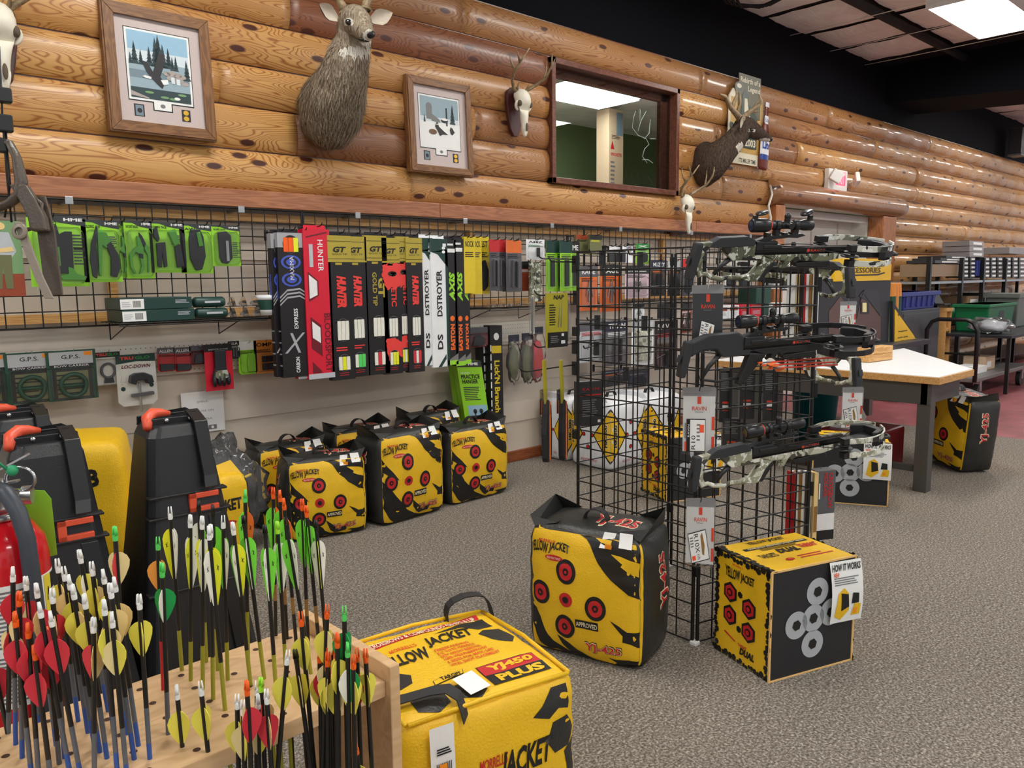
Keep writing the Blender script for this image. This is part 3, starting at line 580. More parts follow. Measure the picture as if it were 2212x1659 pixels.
# ---- foam block targets
def foam(label, loc, rz, w, d, h, grp='layered foam block targets', tagside='front'):
    """front face black with ring pattern, left face yellow printed, top yellow printed"""
    r = thing('foam_target', label, 'archery target', loc, rz, grp)
    b = MB(MM('foam_black', 'foam_core')); b.bb((-w / 2, -d / 2, 0), (w / 2, d / 2, h)); b.build('foam_block', r, bevel=.006)
    ms = MM('ink', 'ink_red', 'bag_yellow', 'cream', 'ink_org', 'foam_grey')
    def face(name, o, u, v, fu, fv, n, sheet):
        P = Print(aff(o, u, v, n), ms, 0, .0012)
        if sheet: P.rect(.006, .004, fu - .006, fv - .004, 2, 1)
        return P
    def border(P, fu, fv, edges='lrbt'):
        for e in edges:
            L = fv if e in 'lr' else fu; k = 0.0
            while k < L:
                s = random.uniform(.012, .024); off = random.uniform(.004, .018)
                u, v = {'l': (off, k), 'r': (fu - off, k), 'b': (k, off), 't': (k, fv - off)}[e]; P.disc(u, v, s * .62, 0, 2, 6, a0=random.random()); k += s * 1.05
    for side, o, u, n in (('side_print', (-w / 2, d / 2, 0), (0, -1, 0), (-1, 0, 0)), ('side_print', (w / 2, -d / 2, 0), (0, 1, 0), (1, 0, 0))):
        P = face(side, o, u, (0, 0, 1), d, h, n, True); border(P, d, h)
        P.text("MORRELL'S", .33 * d, .905 * h, .52 * d, .925 * h, 4, 3, bold=.02); P.text('YELLOW', .2 * d, .79 * h, .47 * d, .89 * h, 0, 3, bold=.03, arch=-.006); P.text('JACKET', .48 * d, .77 * h, .72 * d, .87 * h, 0, 3, bold=.03)
        for cu, cv in ((.3, .64), (.64, .57), (.3, .42), (.64, .35)):
            for k, (rr, mm) in enumerate(((.135, 0), (.1, 1), (.055, 0), (.033, 1))): P.disc(cu * d, cv * h, rr * d, mm, 3 + k, 6, a0=pi / 6)
        for cu, cv in ((.48, .66), (.47, .33)): P.disc(cu * d, cv * h, .045 * d, 0, 3, 6, a0=pi / 6)
        P.poly([(.22 * d, .25 * h), (.42 * d, .2 * h), (.4 * d, .19 * h), (.2 * d, .235 * h)], 1, 3); P.text('DUAL', .5 * d, .1 * h, .76 * d, .17 * h, 0, 3, bold=.06, shear=.2); P.text('THREAT', .46 * d, .17 * h, .62 * d, .2 * h, 1, 3, bold=.03)
        P.build('side_print', r)
    P = face('top', (-w / 2, -d / 2, h), (1, 0, 0), (0, 1, 0), w, d, (0, 0, 1), True); border(P, w, d, 'l')
    P.text('YELLOW JACKET', .3 * w, .82 * d, .75 * w, .93 * d, 0, 3, bold=.03); P.rect(.15 * w, .68 * d, .92 * w, .75 * d, 0, 2); P.text('COMPLETELY REDEFINED LAYERED TARGET', .2 * w, .695 * d, .9 * w, .735 * d, 3, 3, bold=.02)
    P.text('DUAL', .42 * w, .44 * d, .68 * w, .58 * d, 0, 3, bold=.07, shear=.2); P.text('THREAT', .7 * w, .48 * d, .92 * w, .6 * d, 1, 3, bold=.04, shear=.2); P.lines(.3 * w, .6 * d, .85 * w, .67 * d, 3, 0); P.lines(.5 * w, .2 * d, .9 * w, .32 * d, 2, 1); P.disc(.38 * w, .24 * d, .05 * w, 1, 3, 18, .04 * d); P.disc(.38 * w, .24 * d, .025 * w, 4, 4, 12, .02 * d); P.text('TARGETS', .16 * w, .38 * d, .36 * w, .5 * d, 0, 3, bold=.03)
    P.build('top_print', r)
    P = Print(aff((-w / 2, -d / 2, 0), (1, 0, 0), (0, 0, 1), (0, -1, 0)), ms, 0, .0015)
    cs = [(.5, .5), (.3, .47), (.71, .52), (.54, .74), (.5, .26)]
    for cu, cv in cs: P.disc(cu * w, cv * h, .13 * w, 5, 1, 28)
    for cu, cv in cs: P.disc(cu * w, cv * h, .052 * w, 0, 2, 6, a0=.2)
    P.build('front_print', r)
    b = MB(MATS['foam_core']); e = .007
    for x in (-w / 2, w / 2): b.bb((x - .004, -d / 2 - .003, 0), (x + .004, -d / 2 + .003, h))
    b.bb((-w / 2, -d / 2 - .003, h - .004), (w / 2, -d / 2 + .003, h + .003)); b.bb((-w / 2, -d / 2 - .003, 0), (w / 2, -d / 2 + .003, .005)); b.build('edge_trim', r)
    # paper leaflet hung over the top edge
    lf = MB(MM('paper')); x0 = .66 * w - w / 2; lw = .36 * w; lh = .56 * h; yy = -d / 2 - .006
    vs = []
    for i in range(7):
        for j in (0, 1): vs.append((x0 + lw * j, yy - .012 * sin(i / 6 * pi) - (.01 if j else 0) - .012 * (i / 6), h - .005 - lh * i / 6))
    lf.add(vs, [(i * 2, i * 2 + 1, i * 2 + 3, i * 2 + 2) for i in range(6)], True); leaf = lf.build('leaflet', r)
    def lfn(u, v, t=0):
        k = 1 - v / lh; return Vector((x0 + u, yy - .012 * sin(k * pi) - .01 * u / lw - .012 * k - t, h - .005 - lh * k))
    P = Print(lfn, ms + MM('orange_tag', 'grey_ink'), .03, .001); P.text('HOW IT WORKS', .05 * lw, .85 * lh, .95 * lw, .96 * lh, 0, 2, bold=.03, shear=.15); P.text('NEW', .08 * lw, .76 * lh, .25 * lw, .83 * lh, 4, 2, bold=.03); P.lines(.08 * lw, .62 * lh, .92 * lw, .76 * lh, 4, 7, 2)
    P.poly([(.1 * lw, .12 * lh), (.2 * lw, .5 * lh), (.38 * lw, .58 * lh), (.52 * lw, .48 * lh), (.55 * lw, .2 * lh), (.3 * lw, .05 * lh)], 2, 2); P.poly([(.3 * lw, .2 * lh), (.28 * lw, .5 * lh), (.5 * lw, .47 * lh), (.54 * lw, .26 * lh)], 0, 3); P.poly([(.62 * lw, .3 * lh), (.66 * lw, .48 * lh), (.85 * lw, .46 * lh), (.86 * lw, .3 * lh)], 0, 2); P.poly([(.62 * lw, .1 * lh), (.72 * lw, .3 * lh), (.93 * lw, .28 * lh), (.9 * lw, .1 * lh)], 2, 2); P.rect(.7 * lw, .13 * lh, .8 * lw, .22 * lh, 6, 3); P.build('leaflet_print', leaf)
    return r
l, rz = at2((2.444, 1.329), (2.82, 1.204), .4, .3, .41); foam('yellow and black foam block with paper leaflet beside the wire tower foot', l, rz, .396, .3, .405)
l, rz = at2((4.70, 2.32), (4.922, 1.905), .4, .34, .4); foam('foam block target with ring pattern partly under the workbench', l, rz, .44, .31, .405)
l, rz = at2((4.05, 2.95), (4.42, 2.80), .4, .3, .4); foam('foam block target far behind the wire tower by the grey boxes', l, rz, .4, .32, .42)
# ---- white cube bags against the wall
def hk(label, loc, rz, w, d, h, seed):
    r = thing('cube_target', label, 'archery target', loc, rz, 'white and yellow cube targets'); soft_box('bag', r, w, d, h, MM('bag_white'), {}, .02, seed)
    ms = MM('ink', 'ink_red', 'bag_yellow', 'cream')
    for face in ('front', 'left'):
        fn, fu, fv = bagfn(face, w, d, h, .02, seed); P = Print(fn, ms, .03, .001)
        for s in (0, 1):
            e = lambda pts: [((1 - u if s else u) * fu, v * fv) for u, v in pts]
            P.poly(e([(0, .93), (.38, .5), (0, .07)]), 0, 1); P.poly(e([(0, .89), (.35, .5), (0, .11)]), 2, 2)
            P.text('HK-300', (.86 if s else .06) * fu, .33 * fv, (.95 if s else .15) * fu, .68 * fv, 3, 3, 1, bold=.06); P.text('HK-300', (.87 if s else .07) * fu, .34 * fv, (.94 if s else .14) * fu, .67 * fv, 0, 4, 1, bold=.04)
        for cu, cv in ((.5, .68), (.4, .5), (.6, .5), (.5, .32)): P.disc(cu * fu, cv * fv, .042 * fu, 0, 2, 16); P.disc(cu * fu, cv * fv, .03 * fu, 1, 3, 14)
        P.text('HIGH POINT TARGET', .3 * fu, .1 * fv, .7 * fu, .14 * fv, 1, 2); P.build('face_print', r)
    for s in (-1, 1):
        b = MB(MATS['bag_white']); x = s * w * .45; b.add([(x, -d * .4, h - .015), (x, d * .4, h - .015), (x, d * .3, h + .035), (x - s * .03, 0, h + .045), (x, -d * .3, h + .03)], [(0, 1, 2, 3, 4)]); b.build('gusset_flap', r)
    b = MB(MATS['webbing']); b.strap([(x, -.03, h + z) for x, z in ((-.06, 0), (-.04, .04), (.03, .045), (.06, 0))], .03, .003); b.build('carry_strap', r)
hk('white cube bag target with yellow diamonds, nearest corner behind the wire tower', (4.62, 3.92, 0), 0, .42, .41, .52, 1); hk('white cube bag target with yellow diamonds, right one of the pair', (5.09, 3.92, 0), 0, .42, .41, .5, 2); hk('white cube bag target against the baseboard behind its twin', (4.62, 4.315, 0), 0, .42, .28, .5, 3)
# ---- yellow bags behind the black cases
r = thing('cube_target', 'plain yellow cube bag behind the black cases with black lettering', 'archery target', (.9, 3.98, 0), radians(-20)); soft_box('bag', r, .5, .45, .74, MM('yellow_weave'), {}, .025, 9)
fn, fu, fv = bagfn('top', .5, .45, .74, .025, 9); P = Print(fn, MM('ink', 'ink_red'), .03, .001); P.disc(.4 * fu, .5 * fv, .16 * fu, 1, 1, 24, .1 * fv); P.build('top_print', r); fn, fu, fv = bagfn('front', .5, .45, .74, .025, 9); P = Print(fn, MM('ink', 'ink_red'), .03, .001); P.text('CEB', .5 * fu, .74 * fv, .8 * fu, .85 * fv, 0, 1, bold=.05); P.build('front_print', r)
r = thing('bag_target', 'yellow bag target with black JACKET lettering half hidden by the right black case', 'archery target', (1.4, 3.72, 0), radians(-4)); w, d, h = .38, .26, .52
soft_box('bag', r, w, d, h, MM('yellow_weave', 'bag_black'), {'right': 1}, .025, 15); fn, fu, fv = bagfn('front', w, d, h, .025, 15); P = Print(fn, MM('ink', 'ink_red', 'bag_yellow', 'cream'), .03, .001)
P.text('JACKET', .45 * fu, .66 * fv, .88 * fu, .8 * fv, 0, 2, bold=.04); P.disc(.6 * fu, .58 * fv, .2 * fu, 1, 2, 20, .03 * fv); bullseye(P, .55 * fu, .4 * fv, .17 * fu); P.build('front_print', r)
b = MB(MATS['yellow_weave']); b.add([(-w * .4, -.08, h - .01), (w * .45, -.1, h - .01), (w * .35, -.05, h + .06), (.02, -.04, h + .03), (-w * .3, -.04, h + .06)], [(0, 1, 2, 3, 4)]); b.build('gusset_flap', r)
# clear plastic bag full of dark soft goods
r = thing('plastic_bag', 'clear plastic bag of dark goods lying behind the yellow bag target', 'plastic bag', (1.62, 4.05, 0))
def blob(b, c, rx, ry, rz_, seed, n=22, m=14, amp=.25):
    vs = []
    for i in range(m + 1):
        t_ = pi * i / m
        for k in range(n):
            a = 2 * pi * k / n; dd = Vector((sin(t_) * cos(a), sin(t_) * sin(a), cos(t_))); f = 1 + amp * mnoise.noise(dd * 2.1 + Vector((seed, 0, 0))) + amp * .6 * mnoise.noise(dd * 6 + Vector((seed, 3, 0)))
            vs.append(Vector(c) + Vector((dd.x * rx, dd.y * ry, dd.z * rz_)) * f)
    b.add(vs, [(i * n + k, i * n + (k + 1) % n, (i + 1) * n + (k + 1) % n, (i + 1) * n + k) for i in range(m) for k in range(n)], True)
mat('navy_cloth', (38, 40, 48), .7, bump=.5, bs=60); mat('yel_trim', (232, 200, 40), .5)
b = MB(MATS['navy_cloth']); blob(b, (0, 0, .27), .19, .13, .27, 3, amp=.2); b.build('contents', r); b = MB(MATS['yel_trim']); b.tube([(-.15, -.12, .40), (-.05, -.15, .385), (.06, -.14, .41), (.13, -.11, .42)], .008, 6); b.build('zipper', r)
b = MB(MATS['film']); blob(b, (0, 0, .3), .23, .17, .3, 8, 40, 26, .3); b.build('film', r)
# ================================================================ black crossbow cases
mat('case_black', (32, 33, 36), .36, var=.12, bump=.15, bs=260); mat('case_orange', (236, 92, 62), .4); mat('steel', (190, 190, 192), .25, 1); mat('case_dark', (25, 26, 29), .35)
def case(label, loc, rz=0):
    r = thing('crossbow_case', label, 'hard case', loc, rz, 'standing black crossbow cases'); h = .95
    wb, db, wt, dt = .41, .5, .2, .2
    def ring(z):
        k = z / h; w = wb + (wt - wb) * k; d = db + (dt - db) * k; return w / 2, d / 2
    b = MB(MATS['case_black']); zs = [0, .03, .55, .90, .94]
    vs = []
    for z in zs:
        w, d = ring(z); s = .9 if z == .94 else 1; c = .03
        for x, y in ((-w * s + c, -d * s), (w * s - c, -d * s), (w * s, -d * s + c), (w * s, d * s - c), (w * s - c, d * s), (-w * s + c, d * s), (-w * s, d * s - c), (-w * s, -d * s + c)): vs.append((x, y, z))
    n = 8; b.add(vs, [(i * n + k, i * n + (k + 1) % n, (i + 1) * n + (k + 1) % n, (i + 1) * n + k) for i in range(len(zs) - 1) for k in range(n)] + [tuple(range(n - 1, -1, -1)), tuple(range((len(zs) - 1) * n, len(zs) * n))]); b.build('shell', r, bevel=.008)
    for z in (.70, .63, .38): # raised ledges
        w, d = ring(z); b = MB(MATS['case_black']); b.bb((-w - .002, -d - .012, z), (w + .006, -d + .03, z + .008)); b.build('rib', r, bevel=.002)
    w, d = ring(.66); b = MB(MATS['case_orange']); y = -d - .014; b.bb((.0, y, .636), (.024, y + .02, .702)); b.bb((.0, y, .636), (.1, y + .02, .654)); b.bb((.0, y, .684), (.1, y + .02, .702)); b.build('latch', r, bevel=.002)
    b = MB(MATS['case_dark']); w1, d1 = ring(.92); w2, d2 = ring(.7)
    b.strap([(w1 * .62, -d1 * .3, .975), (w1 * .64, -d1 - .012, .945), (w2 * .58, -d2 - .02, .76), (w2 * .55, -d2 - .035, .72)], .045, .012, (1, 0, 0)); w3, d3 = ring(.05); b.strap([(w2 * .66, -d2 - .01, .62), (w3 * .66, -d3 - .01, .06)], .05, .012, (1, 0, 0)); b.build('hinge_strap', r, bevel=.002)
    b = MB(MATS['case_dark'])
    for y in (-.055, .055): b.add([(-.1, y, .93), (.1, y, .93), (.095, y, .96), (.07, y, .975), (-.07, y, .965), (-.098, y, .945)], [(0, 1, 2, 3, 4, 5)])
    for y in (-.055, .055): b.bb((-.098, y - .004, .93), (.09, y + .004, .962))
    b.build('handle_bracket', r, bevel=.003)
    b = MB(MATS['case_orange']); b.tube([(-.098, -.075, .935), (-.085, -.03, .962), (-.06, -.01, .975), (-.03, 0, .972), (.0, .01, .965)], [.014, .02, .02, .016, .01], 10); b.build('carry_handle', r)
    b = MB(MATS['steel']); b.ball((-.03, -.06, .952), .009); b.ball((.05, -.06, .952), .009); b.ball((0, .06, .958), .008); b.build('rivet', r); return r
case('black crossbow case with orange handle nearest the paper camera notice', (.99, 2.87, 0), radians(-3)); case('black crossbow case with orange handle directly behind the fire extinguisher', (.575, 2.835, 0), radians(-3)); case('black crossbow case with orange handle furthest left at the wall', (.62, 3.42, 0), radians(-3))
# ================================================================ fire extinguisher
mat('ext_red', (206, 22, 34), .18, coat=.5); mat('hose', (60, 66, 76), .45); mat('alu', (200, 200, 202), .3, .9); mat('tag_green', (140, 200, 50), .5); mat('label_yel', (236, 214, 60), .5); mat('cord_green', (50, 160, 110), .5); mat('plinth', (24, 24, 26), .6)
ex, ey = .30, 1.935; R_ = .089
b = MB(MATS['plinth']); b.bb((ex - .14, ey - .14, 0), (ex + .14, ey + .14, .35)); tag(b.build('plinth', bevel=.006), 'low black plinth box holding the fire extinguisher', 'plinth')
r = thing('fire_extinguisher', 'red fire extinguisher with hose and pull ring at left edge', 'fire extinguisher', (ex, ey, .35))
b = MB(MATS['ext_red']); b.lathe([(0, 0), (R_ - .01, 0), (R_, .012), (R_, .50), (R_ * .93, .54), (R_ * .7, .572), (.04, .588), (.03, .592), (.03, .60), (0, .60)], n=40); b.build('cylinder', r)
b = MB(MATS['alu']); b.lathe([(.045, .588), (.047, .592), (.047, .598), (.03, .60)], n=28); b.lathe([(.0, .6), (.026, .6), (.026, .632), (.02, .65), (.018, .67), (0, .67)], n=20); b.build('valve', r)
b = MB(MATS['alu']); b.cyl((.045, -.02, .632), (.062, -.028, .632), .02, n=20); b.cyl((.02, -.01, .632), (.05, -.022, .632), .008); b.build('gauge', r)
b = MB(MATS['steel']); b.tube([Vector((.042, -.03, .67)) + Vector((.7, -.7, 0)).normalized() * .032 * cos(a) + Vector((0, 0, .026)) * sin(a) for a in [2 * pi * k / 28 for k in range(28)]], .0032, 8, True); b.build('pull_ring', r)
b = MB(MATS['alu']); b.strap([(-.05, .03, .68), (.0, 0, .685), (.06, -.03, .72)], .02, .004, (.5, .8, 0)); b.strap([(-.06, .03, .655), (.0, 0, .66), (.04, -.02, .665)], .02, .004, (.5, .8, 0)); b.build('lever', r)
b = MB(MATS['hose']); b.tube([(.0, -.02, .655), (.01, -.06, .65), (.022, -.088, .615), (.03, -.103, .56), (.033, -.108, .45), (.036, -.108, .3), (.03, -.105, .12)], .0165, 14); b.build('hose', r)
def cylfn(R0, a0, z0): return lambda u, v, t=0: Vector(((R0 + t) * sin(a0 + u / R0), -(R0 + t) * cos(a0 + u / R0), z0 + v))
P = Print(cylfn(R_, -.1, .2), MM('paper', 'label_yel', 'ink', 'grey_ink'), .01, .0006); P.rect(-.04, .0, .145, .265, 0, 1); P.rect(.075, .005, .098, .262, 1, 2)
for k, c_ in enumerate('ABC'): P.text(c_, .08, .205 - .075 * k, .093, .235 - .075 * k, 2, 3, bold=.03)
P.lines(-.035, .13, .07, .255, 14, 3, 2, .5, .15); P.lines(-.035, .01, .07, .115, 12, 3, 2, .5, .15); P.lines(.102, .02, .14, .2, 12, 3); P.rect(.1, .225, .142, .26, 2, 2); P.build('label_print', r)
b = MB(MATS['tag_green']); b.prism([(0, 0), (.055, .01), (.07, .14), (.06, .16), (-.01, .17)], aff((.06, .03, .47), (.85, -.4, -.02), (-.12, 0, 1)), 0, .002); b.build('inspection_tag', r)
b = MB(MATS['cord_green']); b.tube([(.03, -.02, .68), (.0, -.03, .72), (-.04, -.03, .78)], .003, 6); b.ball((.03, -.025, .69), .012); b.build('seal', r)
# ================================================================ arrow rack
mat('birch', (222, 184, 140), .4); mat('hole', (70, 42, 26), .8)
rk = thing('arrow_rack', 'birch arrow rack with drilled top board and end panel', 'rack', (0, 0, 0)); zt = .80
ux = Vector((1, .01, 0)).normalized(); uy = Vector((-ux.y, ux.x, 0))
org = Vector((.645, 1.281, 0)); Lr = 1.05; dp = .277
fnr = aff(org, ux, uy, (0, 0, 1))
b = MB(MATS['ply']); b.prism([(-Lr, -dp), (0, -dp), (0, 0), (-Lr, 0)], fnr, zt - .026, zt); b.build('top_board', rk, bevel=.002)
b = MB(MATS['ply']); b.prism([(-Lr, -dp - .2), (0, -dp - .2), (0, 0), (-Lr, 0)], fnr, .26, .28); b.build('bottom_board', rk, bevel=.002)
b = MB(MATS['ply']); b.prism([(0, -dp - .012), (.019, -dp - .012), (.019, .008), (0, .008)], fnr, 0, zt + .027); b.build('end_panel', rk, bevel=.002)
b = MB(MATS['ply']); b.prism([(-Lr - .02, -dp - .1), (-Lr, -dp - .1), (-Lr, .012), (-Lr - .02, .012)], fnr, 0, zt + .045); b.build('end_panel', rk, bevel=.002)
b = MB(MATS['hole'])
hl = []
for i in range(17):
    for j in range(5): hl.append((-.035 - i * .0635, -.03 - j * .0555))
for u, v in hl:
    b.lathe([(.0, .0004), (.0052, .0004)], fnr(u, v, zt), n=12)
b.build('drilled_holes', rk)['kind'] = 'stuff'
# ---- arrows
for nm, c in (('v_yel', (232, 220, 84)), ('v_lemon', (236, 238, 40)), ('v_red', (212, 50, 64)), ('v_cream', (232, 212, 150)), ('v_tan', (236, 204, 138)), ('v_white', (236, 234, 222)), ('v_lime', (120, 220, 60)), ('v_green', (20, 150, 70)), ('v_org', (236, 110, 40)), ('v_orange', (240, 160, 70))): mat(nm, c, .45)
mat('shaft_black', (26, 25, 25), .35); mat('shaft_grey', (92, 96, 104), .35); mat('shaft_blue', (44, 84, 160), .35); mat('shaft_olive', (150, 148, 40), .35); mat('shaft_camo', (150, 110, 56), .5, var=.4, vs=120)
for nm, c in (('n_white', (242, 242, 240)), ('n_orange', (250, 98, 24)), ('n_green', (90, 216, 100)), ('n_black', (20, 20, 20)), ('n_lime', (170, 235, 60)), ('ink_v', (40, 40, 36))): mat(nm, c, .35)
AM = {}
def amesh(key, fnb):
    if key not in AM: AM[key] = fnb()
    return AM[key]
def mk(me_name, mb):
    o = mb.build(me_name); me = o.data; bpy.data.objects.remove(o); return me
def child(name, me, par):
    o = bpy.data.objects.new(name, me); COL.objects.link(o); o.parent = par; return o
def shaft_mesh(L, up, tail, mats_):
    def f():
        b = MB(MM(*mats_)); r = .0032; b.cyl((0, 0, -up), (0, 0, -.012), r, n=10)
        if len(mats_) > 1: b.use(1).cyl((0, 0, -tail), (0, 0, -up), r, n=10)
        if len(mats_) > 2: b.use(2).cyl((0, 0, -L), (0, 0, -tail), r, n=10)
        else: b.cyl((0, 0, -L), (0, 0, -tail), r, n=10)
        return mk('shaft', b)
    return amesh(('s', round(L, 2), up, tail, tuple(mats_)), f)
def nock_mesh(m_):
    def f():
        b = MB(MATS[m_]); b.lathe([(.0031, -.015), (.0036, -.013), (.0036, -.006)], n=10); b.lathe([(.0036, -.006), (.0, -.006)], n=10)
        for s in (-1, 1): b.add([(s * .0012, -.0028, -.007), (s * .0036, -.0024, -.007), (s * .0036, .0024, -.007), (s * .0012, .0028, -.007), (s * .0012, -.002, .006), (s * .0026, -.0016, .006), (s * .0026, .0016, .006), (s * .0012, .002, .006)], [(0, 3, 2, 1), (4, 5, 6, 7), (0, 1, 5, 4), (1, 2, 6, 5), (2, 3, 7, 6), (3, 0, 4, 7)], True)
        return mk('nock', b)
    return amesh(('n', m_), f)
def vane_mesh(long, m_):
    def f():
        b = MB(MM(m_, 'ink_v'))
        if long: pr = [(0, -.030), (.004, -.0315), (.0085, -.037), (.011, -.045), (.0105, -.058), (.008, -.075), (.0045, -.095), (.0008, -.112), (0, -.113)]
        else: pr = [(0, -.031), (.005, -.033), (.0105, -.038), (.0135, -.045), (.0125, -.054), (.008, -.065), (.003, -.074), (0, -.078)]
        fn = lambda u, v, t=0: Vector((.003 + u, t, v)); b.prism(pr, fn, -.0004, .0004)
        if long:
            b.use(1)
            for sgn in (-.0008, .0008): b.add([(.007, sgn, -.052), (.0078, sgn, -.0515), (.0095, sgn, -.06), (.0088, sgn, -.0605)], [(0, 1, 2, 3)]); b.add([(.0095, sgn, -.0535), (.0102, sgn, -.054), (.007, sgn, -.0595), (.0065, sgn, -.0588)], [(0, 1, 2, 3)])
        return mk('vane', b)
    return amesh(('v', long, m_), f)
FH = Vector((CF.x, CF.y, 0)).normalized(); ALAB = []
def arrow(nk, base, nock, vanes, long, mats_, up, tail, label, grp, plane=None):
    """nk/base: photo pixels of the nock and of the foot of the shaft"""
    if plane is None: B = wp(base[0], base[1], z=zt); c = B.dot(FH)
    else: c = plane
    def hit(px, py):
        d = CF + CR * ((px - 1106) / FPX) - CU * ((py - 829.5) / FPX); return CP + d * ((c - CP.dot(FH)) / d.dot(FH))
    N = hit(*nk); B = hit(*base) if plane is not None else B
    ax = (N - B).normalized(); L = (N.z - .28) / ax.z; yaw = random.random() * 2.1
    X = ax.orthogonal().normalized(); Y = ax.cross(X); X2 = X * cos(yaw) + Y * sin(yaw); Y2 = ax.cross(X2)
    M = Matrix(((X2.x, Y2.x, ax.x, N.x), (X2.y, Y2.y, ax.y, N.y), (X2.z, Y2.z, ax.z, N.z), (0, 0, 0, 1)))
    r = thing('arrow', label, 'arrow', M=M, group=grp); ALAB.append((label, nk[0], r)); child('shaft', shaft_mesh(L, up, tail, mats_), r); child('nock', nock_mesh(nock), r)
    for k, v in enumerate(vanes):
        o = child('vane', vane_mesh(long, v), r); o.rotation_euler = (0, 0, 2 * pi * k / 3 + .0)
BL = ['shaft_black', 'shaft_grey', 'shaft_blue']; YC = ['v_yel', 'v_yel', 'v_tan']; RC = ['v_cream', 'v_red', 'v_red']
left = [((27.6, 1234), (34, 1608), 'w', RC), ((55.6, 1253.7), (83.5, 1559), 'w', RC), ((78.7, 1269), (121.5, 1610), 'w', ['v_red', 'v_tan', 'v_red']), ((85.3, 1311), (150, 1664), 'w', RC), ((109, 1330), (172, 1664), 'w', RC), ((113, 1280), (139.5, 1637), 'w', ['v_red', 'v_tan', 'v_red']), ((124, 1215.6), (169, 1558), 'w', ['v_yel', 'v_tan', 'v_yel']), ((138, 1232.7), (190, 1583), 'w', ['v_tan', 'v_yel', 'v_tan']), ((149, 1251), (204, 1612), 'w', YC), ((157.5, 1272), (216, 1625), 'w', YC), ((172, 1196), (233.5, 1536), 'w', ['v_yel', 'v_white', 'v_yel']), ((182.4, 1292), (231, 1638), 'w', ['v_tan', 'v_yel', 'v_tan']), ((198, 1222), (245, 1575), 'w', YC), ((202, 1343), (204, 1668), 'w', ['v_red', 'v_tan', 'v_tan']), ((223, 1239), (275, 1586), 'w', YC), ((225, 1305), (253, 1666), 'w', ['v_tan', 'v_yel', 'v_tan']), ((238, 1269), (290, 1640), 'w', YC), ((241.5, 1332), (273, 1664), 'w', ['v_yel', 'v_cream', 'v_yel']), ((247, 1256), (299, 1611), 'w', YC), ((300.5, 1293), (323.7, 1639), 'w', ['v_yel', 'v_yel', 'v_yel']),
 ((41.5, 1286.5), (48, 1637), 'o', RC), ((21, 1318), (18, 1584), 'o', RC), ((32, 1331), (67, 1664), 'o', RC), ((60, 1355), (83, 1665), 'o', RC), ((102, 1364), (128, 1650), 'o', RC), ((74.5, 1402), (108, 1668), 'o', RC), ((-22, 1400), (17, 1584), 'w', RC)]
NK = {'w': 'n_white', 'o': 'n_orange', 'g': 'n_green', 'k': 'n_black', 'l': 'n_lime'}; NW = {'w': 'white', 'o': 'orange', 'g': 'green', 'k': 'black', 'l': 'lime'}
VW = {'v_yel': 'yellow', 'v_lemon': 'lemon', 'v_red': 'red', 'v_cream': 'cream', 'v_tan': 'tan', 'v_white': 'white', 'v_lime': 'lime green', 'v_green': 'dark green', 'v_org': 'orange', 'v_orange': 'amber'}
def vw(vs):
    out = []
    for v in vs:
        if VW[v] not in out: out.append(VW[v])
    return ', '.join(out)
SEEN = {}
def alabel(nock, vs, where):
    return '%s-nocked arrow with %s vanes, %%s %s' % (NW[nock], vw(vs), where)
for nk, bs, n_, vs in left: arrow(nk, bs, NK[n_], vs, False, BL, .15, .2, alabel(n_, vs, 'in the left cluster'), 'short-vaned arrows at the left of the rack')
arrow((248, 1146), (275, 1570), 'n_green', ['v_cream', 'v_red', 'v_cream'], False, ['shaft_black', 'shaft_grey'], .22, .34, 'black arrow with green nock and cream and red vanes above the left cluster', 'green-nocked arrows mid rack')
arrow((341, 1168), (353, 1490), 'n_green', ['v_orange', 'v_cream', 'v_orange'], False, ['shaft_black', 'ink_red'], .16, .2, 'black arrow with green nock and amber vanes before the right black case', 'green-nocked arrows mid rack')
arrow((350, 1225), (363.6, 1586), 'n_green', ['v_green', 'v_white', 'v_green'], False, ['shaft_black', 'shaft_grey'], .18, .19, 'black arrow with green nock and dark green and white vanes mid rack', 'green-nocked arrows mid rack')
OL = ['shaft_black', 'shaft_black', 'shaft_olive']; CA = ['shaft_black', 'shaft_camo', 'shaft_black']; GW = ['v_lime', 'v_white', 'v_lime']; LW_ = ['v_lemon', 'v_white', 'v_white']; GO = ['v_lime', 'v_lime', 'v_org']
